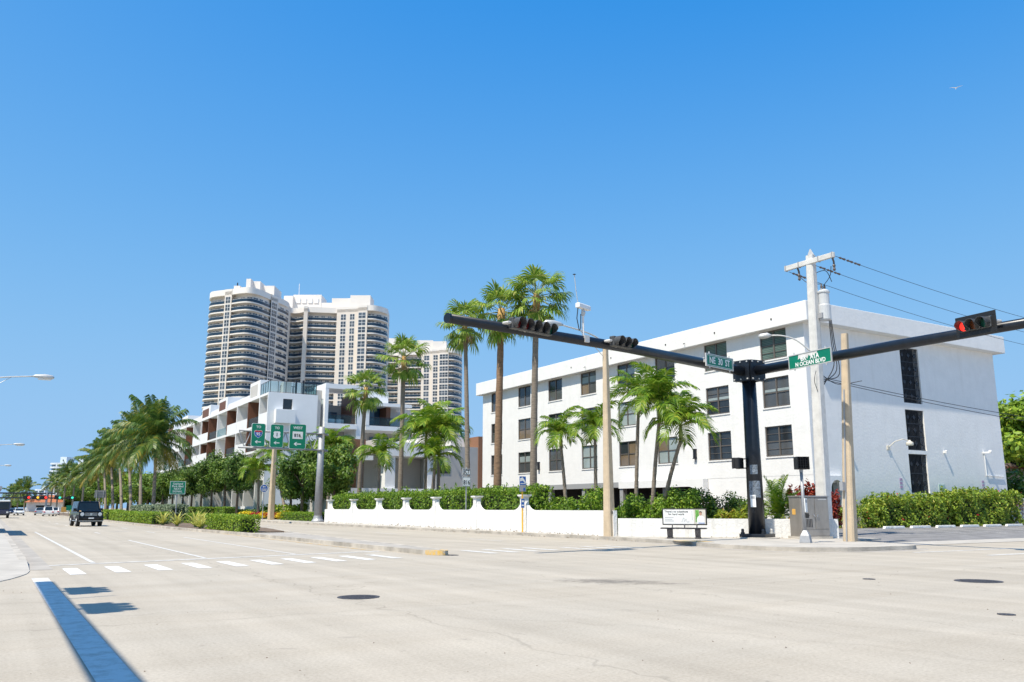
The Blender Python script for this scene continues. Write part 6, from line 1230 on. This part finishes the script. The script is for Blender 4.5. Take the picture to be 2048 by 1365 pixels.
def route_sign(label, px0, px1, y0, y1, kind):
    a = onY(px0, y1, 81.6); c = onY(px1, y0, 81.6); x = (a[0] + c[0]) / 2; w = c[0] - a[0]; h = c[2] - a[2]; t = thing('highway_sign', label, 'road sign', (x, 81.6, a[2]), 0, 'green route signs on the truss arm')
    cr = .14; poly = []
    for (cx, cz, a0) in ((w / 2 - cr, h - cr, 0), (-w / 2 + cr, h - cr, 90), (-w / 2 + cr, cr, 180), (w / 2 - cr, cr, 270)):
        for k in range(5): q = R(a0 + 22.5 * k); poly.append((cx + cr * math.cos(q), cz + cr * math.sin(q)))
    flat(poly, 0, 'sign_white', 'border', t, .03); cxm, czm = 0, h / 2; flat([(p[0] * .95, czm + (p[1] - czm) * .97) for p in poly], -.031, 'sign_green', 'panel', t, .004)
    text('lettering', {'95': 'TO', '1': 'TO', '816': 'WEST'}[kind], h * .145 * (1 if kind != '816' else 1), M['sign_white'], t, (0, -.04, h * .84), bold=.006)
    zc = h * .55; s = h * .155
    if kind == '95':
        sh = [(-1, .75), (-.55, .95), (0, .82), (.55, .95), (1, .75), (1.08, .1), (.8, -.55), (0, -1.15), (-.8, -.55), (-1.08, .1)]; flat([(x_ * s * 1.08, zc + z_ * s * 1.08) for x_, z_ in sh], -.036, 'sign_white', 'shield_edge', t); flat([(x_ * s, zc + z_ * s) for x_, z_ in sh], -.0385, 'sign_blue', 'shield', t); flat([(-1.0 * s, zc + .75 * s), (-.55 * s, zc + .95 * s), (0, zc + .82 * s), (.55 * s, zc + .95 * s), (1.0 * s, zc + .75 * s), (1.03 * s, zc + .45 * s), (-1.03 * s, zc + .45 * s)], -.041, 'sign_red', 'shield_crown', t); text('route_number', '95', s * 1.15, M['sign_white'], t, (0, -.047, zc - .12 * s), bold=.008)
    elif kind == '1':
        sh = [(-.6, 1.0), (-.25, .9), (0, 1.02), (.25, .9), (.6, 1.0), (1.0, .62), (.82, .2), (1.02, -.4), (.7, -.85), (.2, -.9), (0, -1.08), (-.2, -.9), (-.7, -.85), (-1.02, -.4), (-.82, .2), (-1.0, .62)]; flat([(x_ * s * 1.02, zc + z_ * s) for x_, z_ in sh], -.036, 'sign_white', 'shield', t, .004); text('route_number', '1', s * 1.35, M['sign_black'], t, (0, -.045, zc), bold=.012)
    else:
        flat([(-s * 1.35, zc - s * .95), (s * 1.35, zc - s * .95), (s * 1.35, zc + s * .95), (-s * 1.35, zc + s * .95)], -.036, 'sign_white', 'plate', t, .004); flat([(x_ * s * 4.0, zc + z_ * s * 3.2) for x_, z_ in FLOR], -.041, 'print_beige', 'state_outline', t, .001); text('route_number', '816', s * 1.15, M['sign_black'], t, (-.1 * s, -.046, zc - .1 * s), bold=.008)
    za = h * .2; L = w * .22; flat([(-L, za), (-L * .35, za + L * .5), (-L * .05, za + L * .5), (-L * .45, za + L * .14), (L, za + L * .14), (L, za - L * .14), (-L * .45, za - L * .14), (-L * .05, za - L * .5), (-L * .35, za - L * .5)], -.036, 'sign_white', 'arrow', t, .004)
    b = MB(); 
    for sx in (-.3, .3): b.box(sx * w - .06, sx * w + .06, .001, .29, .1, h - .1)
    b.build('hanger', M['alu'], t)
route_sign('green overhead sign TO interstate 95 with left arrow', 501, 531.5, 848, 893, '95'); route_sign('green overhead sign TO route 1 with left arrow', 539, 568, 850, 895, '1'); route_sign('green overhead sign WEST 816 with left arrow', 577, 613, 849.5, 898, '816')
c = gnd(541.5, 1040, .15); t = thing('concrete_pole', 'plain tan post standing below the route 1 sign', 'pole', c); sqtube(MB(), [(0, 0, 0), (0, 0, 8.3)], [.33, .22], .1).build('shaft', M['conc_pole'], t); MB().box(-.25, .25, -.25, .25, 8.3, 8.38).build('cap', M['conc_pole'], t)
c = gnd(524.5, 1040, .15); t = post_sign('round_sign', 'round blue sign on a thin post at the townhouse entrance', 'road sign', c, 3.9, 'alu', .05); flat(disc((0, 3.55), .46, .46, 24), -.05, 'sign_white', 'rim', t, .01); flat(disc((0, 3.55), .41, .41, 24), -.0605, 'sign_blue', 'panel', t, .004)
flat([(-.2, 3.72), (-.05, 3.83), (-.05, 3.75), (.18, 3.75), (.18, 3.69), (-.05, 3.69), (-.05, 3.61)], -.065, 'sign_white', 'arrow', t); flat([(-.3, 3.5), (.3, 3.5), (.3, 3.44), (-.3, 3.44)], -.065, 'sign_white', 'lettering_strip', t); flat([(-.25, 3.36), (.25, 3.36), (.25, 3.30), (-.25, 3.30)], -.065, 'sign_white', 'lettering_strip', t)
a = onX(338, 989, 14.8); Yo = onX(355, 976, 14.8)[1]; a = onY(338, 989, Yo); c = onY(372, 963, Yo); x = (a[0] + c[0]) / 2; w = c[0] - a[0]; h = c[2] - a[2]
t = post_sign('street_guide_sign', 'green sign reading Oakland Park Blvd NEXT SIGNAL on the median', 'road sign', (x, Yo, .13), c[2] - .2, 'alu', .06); panel(t, -w / 2, w / 2, a[2] - .13, c[2] - .13, 'sign_green', 'sign_white', y=-.08); text('lettering', 'Oakland\nPark Blvd\nNEXT\nSIGNAL', h * .205, M['sign_white'], t, (0, -.088, (a[2] + c[2]) / 2 - .13), bold=.003, sp=1.05)
Yo = onX(200, 988, 15.2)[1]; a = onY(188.5, 996, Yo); c = onY(212, 981, Yo); t = thing('sign_back', 'bare grey back of a road sign on two posts among the coconut trunks', 'road sign', ((a[0] + c[0]) / 2, Yo, .13)); w = c[0] - a[0]
MB().box(-w / 2, w / 2, -.02, .02, a[2] - .13, c[2] - .13).build('panel', M['sign_grey'], t)
for z in (.2, .5, .8): zz = a[2] - .13 + (c[2] - a[2]) * z; MB().box(-w / 2 + .05, w / 2 - .05, -.06, -.021, zz - .05, zz + .05).build('stiffener', M['alu'], t)
for sx in (-.3, .3): MB().tube([(sx * w, -.1, 0), (sx * w, -.1, c[2] - .2)], .06, 6).build('post', M['alu'], t)

# ---------------------------------------------------------------- signal mast beside the camera (its shadow crosses the road)
NM = thing('traffic_signal_mast', 'black signal mast just left of the view whose arm shadow crosses the road', 'traffic signal', (-2.70, -5, .15)); AZ = 6.5
MB().tube([(0, 0, 0), (0, 0, AZ + .3)], [.33, .27], 16).build('pole', M['mast'], NM); MB().tube([(0, 0, AZ), (.05, 12, AZ + .1), (.09, 24.35, AZ + .05)], [.22, .19, .15], 14).build('arm', M['mast'], NM); MB().box(-.5, .5, -.5, .5, -.1, .08).build('base_plate', M['mast'], NM); MB().tube([(.05, 20.35, AZ), (.05, 20.35, AZ + 1.75)], .03, 6).build('camera_post', M['lamp_grey'], NM)
for y, q in ((16.9, 'nearer'), (13.7, 'farther')): signal_head('three-light signal head on the arm left of the view, %s the arm tip' % ('nearer' if y > 15 else 'away from'), Vector((-2.1, y, AZ + .12)), Vector((1, 0, 0)), ['red_off', 'amber_off', 'green_off'], 'traffic lights left of the view', True)
t = thing('bus_shelter', 'bus shelter just beyond the left edge whose roof shadow falls on the road', 'bus shelter', (-.3, 60, .15)); MB().box(-.8, .8, -6, 6, 2.35, 2.5).build('roof', M['print_grey'], t)
for y in (-5.6, 0, 5.6): MB().box(-.72, -.62, y - .05, y + .05, 0, 2.35).build('post', M['alu'], t)
MB().box(-.71, -.68, -5.5, 5.5, .3, 2.2).build('back_panel', M['rail_glass'], t); MB().box(-.6, -.2, -4, 4, .42, .48).build('seat', M['iron'], t); MB().box(-.5, -.3, -3.6, -3.4, 0, .42).build('leg', M['iron'], t); MB().box(-.5, -.3, 3.4, 3.6, 0, .42).build('leg', M['iron'], t)
# wheel stops
for i in range(8):
    x = 45.0 + i * 2.55; t = tag(MB().slab([(-.95, 0), (.95, 0), (.88, .14), (-.88, .14)], (0, 0, 0), (1, 0, 0), (0, 0, 1), (0, 1, 0), -.09, .09).build('wheel_stop', M['stucco_dirty'], loc=(x, 31.1, .312), bev=.02), '%s white concrete wheel stop from the tan pole, before the hibiscus hedge' % ['first', 'second', 'third', 'fourth', 'fifth', 'sixth', 'seventh', 'eighth'][i], 'wheel stop', 'wheel stops in the parking lot')
# house and wall beyond the building
c = onD(2050, 960, 92); HS = thing('shingled_house', 'low house with a dark shingled roof at the right edge', 'house', (c[0], c[1], .3)); MB().box(-4.5, 9, 0, 8, 0, 5.4).build('wall', M['lt_grey_plaster'], HS)
b = MB(); b.frustum((-6.0, 10.5, -1.6, 9.6), (-1, 5, 3.5, 4.5), 5.4, 8.6); b.build('roof', M['shingle'], HS); MB().box(-3.4, -2.2, -.03, .02, 1.2, 3.6).build('window', M['glass_dark'], HS); MB().box(-6.02, 10.52, -1.62, -1.5, 5.2, 5.4).build('fascia', M['wood'], HS)
tag(MB().box(62.9, 100, 35.0, 35.25, .3, 2.2).build('boundary_wall', M['stucco_dirty']), 'plain white boundary wall running right from the building', 'wall')
# gull
c = onD(1912, 177, 70); t = thing('gull', 'tiny white gull high in the sky at the upper right', 'bird', c, .6); MB().tube([(-.22, 0, 0), (-.1, 0, .01), (.05, 0, .03), (.2, 0, .04), (.26, 0, .03)], [.01, .05, .06, .035, .01], 6).build('body', M['sign_white'], t)
for s_ in (-1, 1): MB().add([(-.08, 0, .03), (.1, 0, .03), (.05, s_ * .3, .14), (-.05, s_ * .3, .14), (-.1, s_ * .6, .08)], [(0, 1, 2, 3), (3, 2, 4)]).build('wing', M['sign_white'], t)

# ---------------------------------------------------------------- vehicles
def wheel(t, x, y, r_, w, rim='chrome'):
    b = MB(); n = 20; o = MB(); V = []
    b.tube([(x - w / 2, y, r_), (x - w / 2 + .03, y, r_), (x + w / 2 - .03, y, r_), (x + w / 2, y, r_)], [r_ * .88, r_, r_, r_ * .88], 20); wo_ = b.build('wheel', M['tyre'], t, smooth=False)
    s = 1 if x > 0 else -1; b = MB(); b.tube([(x + s * (w / 2 - .02), y, r_), (x + s * (w / 2 + .012), y, r_)], [r_ * .62, r_ * .58], 16)
    place('rim', b.mesh('rim', M[rim]), wo_)
def suv():
    c = gnd(176, 1053.5); t = thing('off_road_car', 'boxy black off-road car driving toward the camera', 'car', (c[0], c[1] + 2.2, 0), R(4))
    b = MB(); b.box(-.90, .90, -2.15, 2.25, .52, 1.18); b.build('body', M['car_black'], t, bev=.06); MB().frustum((-.80, .80, -2.12, -.80), (-.74, .74, -2.02, -.80), 1.181, 1.30).build('bonnet', M['car_black'], t, bev=.04)
    MB().frustum((-.88, .88, -.85, 2.24), (-.76, .76, -.55, 2.16), 1.182, 2.02).build('cabin', M['car_black'], t, bev=.05)
    def lerp2(z): f = (z - 1.182) / .838; return (.88 - .12 * f, -.85 + .30 * f, 2.24 - .08 * f)
    b = MB(); (w0, y0, _), (w1, y1, _) = lerp2(1.27), lerp2(1.88); b.add([(-w0 + .10, y0 - .012, 1.27), (w0 - .10, y0 - .012, 1.27), (w1 - .09, y1 - .012, 1.88), (-w1 + .09, y1 - .012, 1.88)], [(0, 1, 2, 3)]); b.build('windscreen', M['car_glass'], t)
    for s in (-1, 1):
        for (ya, yb) in ((-.55, .25), (.35, 1.1), (1.2, 2.0)):
            b = MB(); P = [(s * (w0 + .012), ya + (.03 if ya < 0 else 0), 1.27), (s * (w0 + .012), yb, 1.27), (s * (w1 + .012), yb, 1.86), (s * (w1 + .012), ya + (.24 if ya < 0 else 0), 1.86)]; b.add(P, [(0, 1, 2, 3) if s > 0 else (3, 2, 1, 0)]); b.build('side_window', M['car_glass'], t)
        b = MB(); b.tube([(s * .66, -2.16, .98), (s * .66, -2.20, .98)], [.135, .125], 16); o = b.build('headlight', M['lens'], t); b = MB(); b.tube([(s * .66, -2.14, .98), (s * .66, -2.19, .98)], .155, 16, cap=True); place('bezel', b.mesh('bezel', M['chrome']), o)
        MB().box(s * .74 - .09, s * .74 + .09, -1.95, -1.68, 1.19, 1.27).build('indicator', M['orange'], t, bev=.03)
        b = MB(); b.box(s * 1.0 - .12, s * 1.0 + .12, -.62, -.50, 1.22, 1.46); b.tube([(s * .86, -.55, 1.25), (s * .95, -.55, 1.28)], .03, 6); b.build('mirror', M['car_black'], t, bev=.04)
        for y in (-1.42, 1.45):
            b = MB(); poly = [(.56 * math.cos(R(a)), .42 + .52 * math.sin(R(a))) for a in range(0, 181, 20)]; inner = [(.44 * math.cos(R(a)), .42 + .42 * math.sin(R(a))) for a in range(180, -1, -20)]; b.slab(poly + inner, (s * .87, y, 0), (0, 1, 0), (0, 0, 1), (s, 0, 0), 0, .12); b.build('wheel_arch', M['car_trim'], t); wheel(t, s * .83, y, .42, .27, 'car_silver')
        MB().box(s * .90 - .012, s * .90 + .012, -1.0, 1.0, .80, .86).build('side_strip', M['chrome'], t); MB().tube([(s * .92, -.9, .46), (s * .92, .9, .46)], .045, 8).build('running_board', M['chrome'], t)
    MB().box(-.46, .46, -2.19, -2.155, .82, 1.13).build('grille', M['car_trim'], t)
    for z in (.88, .97, 1.06): MB().box(-.45, .45, -2.205, -2.191, z - .02, z + .02).build('grille_bar', M['car_silver'], t)
    b = MB(); b.tube([(0, -2.205, .975), (0, -2.215, .975)], .09, 16); b.build('emblem', M['chrome'], t)
    MB().box(-.93, .93, -2.34, -2.12, .47, .78).build('bumper', M['car_black'], t, bev=.05); MB().box(-.62, .62, -2.352, -2.341, .58, .72).build('air_intake', M['tyre'], t); MB().box(-.9, .9, -2.355, -2.30, .42, .468).build('skid_strip', M['chrome'], t); MB().box(-.2, .2, -2.362, -2.353, .62, .71).build('number_plate', M['sign_white'], t)
    MB().box(-.8, .8, -2.1, 2.1, .34, .52).build('underbody', M['tyre'], t); MB().box(-.6, .6, -.0, .02, 1.9, 1.98).build('headliner', M['car_trim'], t)
    for x in (-.25, .3): MB().tube([(x, -.87, 1.27), (x + .38, -.80, 1.36)], .012, 4).build('wiper', M['tyre'], t)
suv()
def car(label, base, rz, paint, grp, tall=0):
    t = thing('car', label, 'car', base, rz, grp); H = 1.42 + tall
    prof = [(-2.2, .32), (-2.25, .62), (-2.1, .78), (-1.1, .92), (-.35, H - .04), (.15, H), (1.0, H - .02 * (1 - tall)), (1.75 + tall * .6, .98), (2.2, .92), (2.25, .5), (2.2, .3)]
    MB().slab([(a, z if z < .95 else .95) for a, z in prof], (0, 0, 0), (0, 1, 0), (0, 0, 1), (1, 0, 0), -.88, .88).build('body', M[paint], t, bev=.06)
    cab = [(-1.08, .93), (-.35, H - .04), (.15, H), (1.0, H - .03), (1.72 + tall * .6, .96)]; b = MB(); n = len(cab)
    b.add([(-.84 + (.16 if z > 1 else 0), a, z) for a, z in cab] + [(.84 - (.16 if z > 1 else 0), a, z) for a, z in cab], [tuple(range(n)), tuple(range(2 * n - 1, n - 1, -1))] + [(i + 1, i, n + i, n + i + 1) for i in range(n - 1)]); b.build('cabin', M[paint], t, bev=.03)
    MB().add([(-.74, -1.02, .985), (.74, -1.02, .985), (.62, -.42, H - .07), (-.62, -.42, H - .07)], [(0, 1, 2, 3)]).build('windscreen', M['car_glass'], t).location = (0, -.025, .02)
    MB().add([(.62, 1.62 + tall * .6, 1.02), (-.62, 1.62 + tall * .6, 1.02), (-.56, 1.02, H - .06), (.56, 1.02, H - .06)], [(0, 1, 2, 3)]).build('rear_window', M['car_glass'], t).location = (0, .04, .02)
    for s in (-1, 1): MB().box(s * .68 - .16, s * .68 + .16, 2.2, 2.275, .68, .86).build('tail_light', M['sign_red'], t, bev=.02)
    for s in (-1, 1):
        b = MB(); P = [(s * .855, -.85, .99), (s * .855, 1.35, .99), (s * .70, .95, H - .08), (s * .70, -.28, H - .08)]; b.add(P, [(0, 1, 2, 3) if s > 0 else (3, 2, 1, 0)]); b.build('side_window', M['car_glass'], t)
        MB().box(s * .66 - .17, s * .66 + .17, -2.27, -2.16, .62, .76).build('headlight', M['lens'], t, bev=.03); MB().box(s * .95 - .09, s * .95 + .09, -.75, -.62, .95, 1.08).build('mirror', M[paint], t, bev=.03)
        for y in (-1.38, 1.38): wheel(t, s * .80, y, .33, .22)
    MB().box(-.5, .5, -2.275, -2.2, .36, .58).build('grille', M['car_trim'], t); MB().box(-.2, .2, -2.29, -2.276, .42, .52).build('number_plate', M['sign_white'], t)
    return t
GC = 'cars far down the avenue'
def road_at(px, py, dx=0): c = gnd(px, py); return (c[0] + dx, c[1] + 2, 0)
car('white sedan far off, rightmost of the left pair, driving toward the camera', road_at(38, 1031.5), 0, 'car_white', GC); car('dark sedan far off beside the white one at the left', road_at(27, 1031), 0, 'car_navy', GC)
car('pale silver car waiting far off by the median, left of the white pair', road_at(80, 1031), R(175), 'car_silver', GC, .15); car('white tall car far off in the pair by the median, left one', road_at(97, 1033), R(178), 'car_white', GC, .3); car('white car far off in the pair by the median, right one', road_at(109, 1032), R(176), 'car_white', GC, .2)
for i, (px, X, lab, pt) in enumerate([(1068, 36.5, 'silver car parked behind the wall by the end pillar', 'car_silver'), (1300, 35.5, 'white car parked behind the shrubs near the bench', 'car_white'), (1190, 37, 'dark car parked under the white building', 'car_navy')]): c = onX(px, 1020, X); car(lab, (c[0], c[1], .16), R(80 + 5 * i), pt, 'cars parked behind the wall', .1)
c = gnd(3, 1037); t = thing('shuttle_bus', 'dark blue shuttle bus with a white roof at the left edge', 'bus', (c[0] - .2, c[1] + 3.5, 0)); MB().box(-1.1, 1.1, -3.4, 3.4, .4, 1.25).build('body', M['car_navy'], t, bev=.08); MB().box(-1.09, 1.09, -3.35, 3.4, 1.251, 2.35).build('window_band', M['car_glass'], t, bev=.1); MB().box(-1.1, 1.1, -3.4, 3.4, 2.351, 2.62).build('roof', M['car_white'], t, bev=.1)
for s in (-1, 1):
    MB().box(s * .85 - .14, s * .85 + .14, -3.44, -3.38, .72, .95).build('headlight', M['lens'], t, bev=.03); MB().box(s * 1.06 - .06, s * 1.06 + .06, -3.37, -3.3, 1.2, 2.36).build('windscreen_pillar', M['car_navy'], t)
    for y in (-2.2, 2.2): wheel(t, s * .98, y, .42, .28)
MB().box(-1.05, 1.05, -3.5, -3.39, .4, .62).build('bumper', M['car_trim'], t, bev=.03)
# ---------------------------------------------------------------- far signal gantry and house
YG = 235.0; a = onY(-60, 983, YG); e = onY(152, 992, YG); t = thing('signal_gantry', 'dark truss of traffic signals spanning the avenue far off', 'traffic signal', (e[0] - 14, YG, 0)); z1 = onY(75, 987, YG)[2]; z0 = onY(75, 995.5, YG)[2] - .1
for z in (z0, z1): MB().tube([(a[0], YG, z), (e[0] - (4.5 if z == z1 else 0), YG, z)], .16, 8).build('truss_chord', M['iron'], t, W=True)
px_ = onY(93, 1000, YG)[0]; MB().tube([(px_, YG, 0), (px_, YG, z1 + .3)], [.28, .22], 8).build('post', M['alu'], t, W=True); px2 = onY(15, 1000, YG)[0] - 8; MB().tube([(px2, YG, 0), (px2, YG, z1 + 1)], [.28, .22], 8).build('post', M['alu'], t, W=True)
for k in range(12): x = a[0] + (e[0] - 4.5 - a[0]) * k / 12; MB().tube([(x, YG, z0), (x, YG, z1)], .07, 5).build('truss_strut', M['iron'], t, W=True)
for px, kind, lab in ((56, 'red_on', 'leftmost far signal head, red'), (74, 'amber_on', 'far signal head showing amber'), (90, 'red_on', 'far signal head, red, right of the amber one'), (118, 'green_on', 'far signal head showing green above the white cars'), (143, 'green_on', 'rightmost far signal head showing green')):
    c = onY(px, 992, YG); h_ = thing('traffic_light', lab, 'traffic light', (c[0], YG - .3, z0 + .1), 0, 'signals on the far gantry')
    MB().box(-1.0, .45, -.15, .15, -.4, .4).build('housing', M['black'], h_, bev=.05); b = MB(); b.tube([(.2, -.16, 0), (.2, -.2, 0)], .27, 14); b.build('lens', M[kind], h_); MB().box(-.9, -.3, -.3, -.151, -.3, .3).build('visor', M['black'], h_)
a = onY(73, 998, YG); c = onY(92, 994.5, YG); tt = thing('street_name_sign', 'small green street sign hanging under the far gantry', 'street sign', ((a[0] + c[0]) / 2, YG - .2, a[2]), 0); w = (c[0] - a[0]); MB().box(-w / 2, w / 2, 0, .05, -.2, .5).build('board', M['sign_teal'], tt); MB().box(-w / 2 - .05, w / 2 + .05, -.01, .06, .5, .58).build('frame', M['lamp_grey'], tt)
c = onD(82, 1030, 330); t = thing('red_roofed_house', 'low white house with a terracotta roof far down the avenue', 'house', (c[0], c[1], 0)); MB().box(-5, 7, 0, 9, 0, 3.6).build('wall', M['plaster'], t); MB().frustum((-6, 8, -1.2, 10), (-1, 4, 4, 5), 3.6, 6.4).build('roof', M['terracotta'], t); MB().box(-2, 3, -.04, .02, .4, 2.4).build('window', M['glass_dark'], t)
for px, py, m_, lab in ((128, 1018, 'orange', 'small orange roadwork sign far off right of the cars'), (138, 1015, 'sign_green', 'small green sign far off beside the orange one')):
    c = onD(px, py, 190); t = post_sign('far_sign', lab, 'road sign', (c[0], c[1], 0), c[2], r_=.05); panel(t, -.55, .55, c[2] - .7, c[2] + .4, m_)
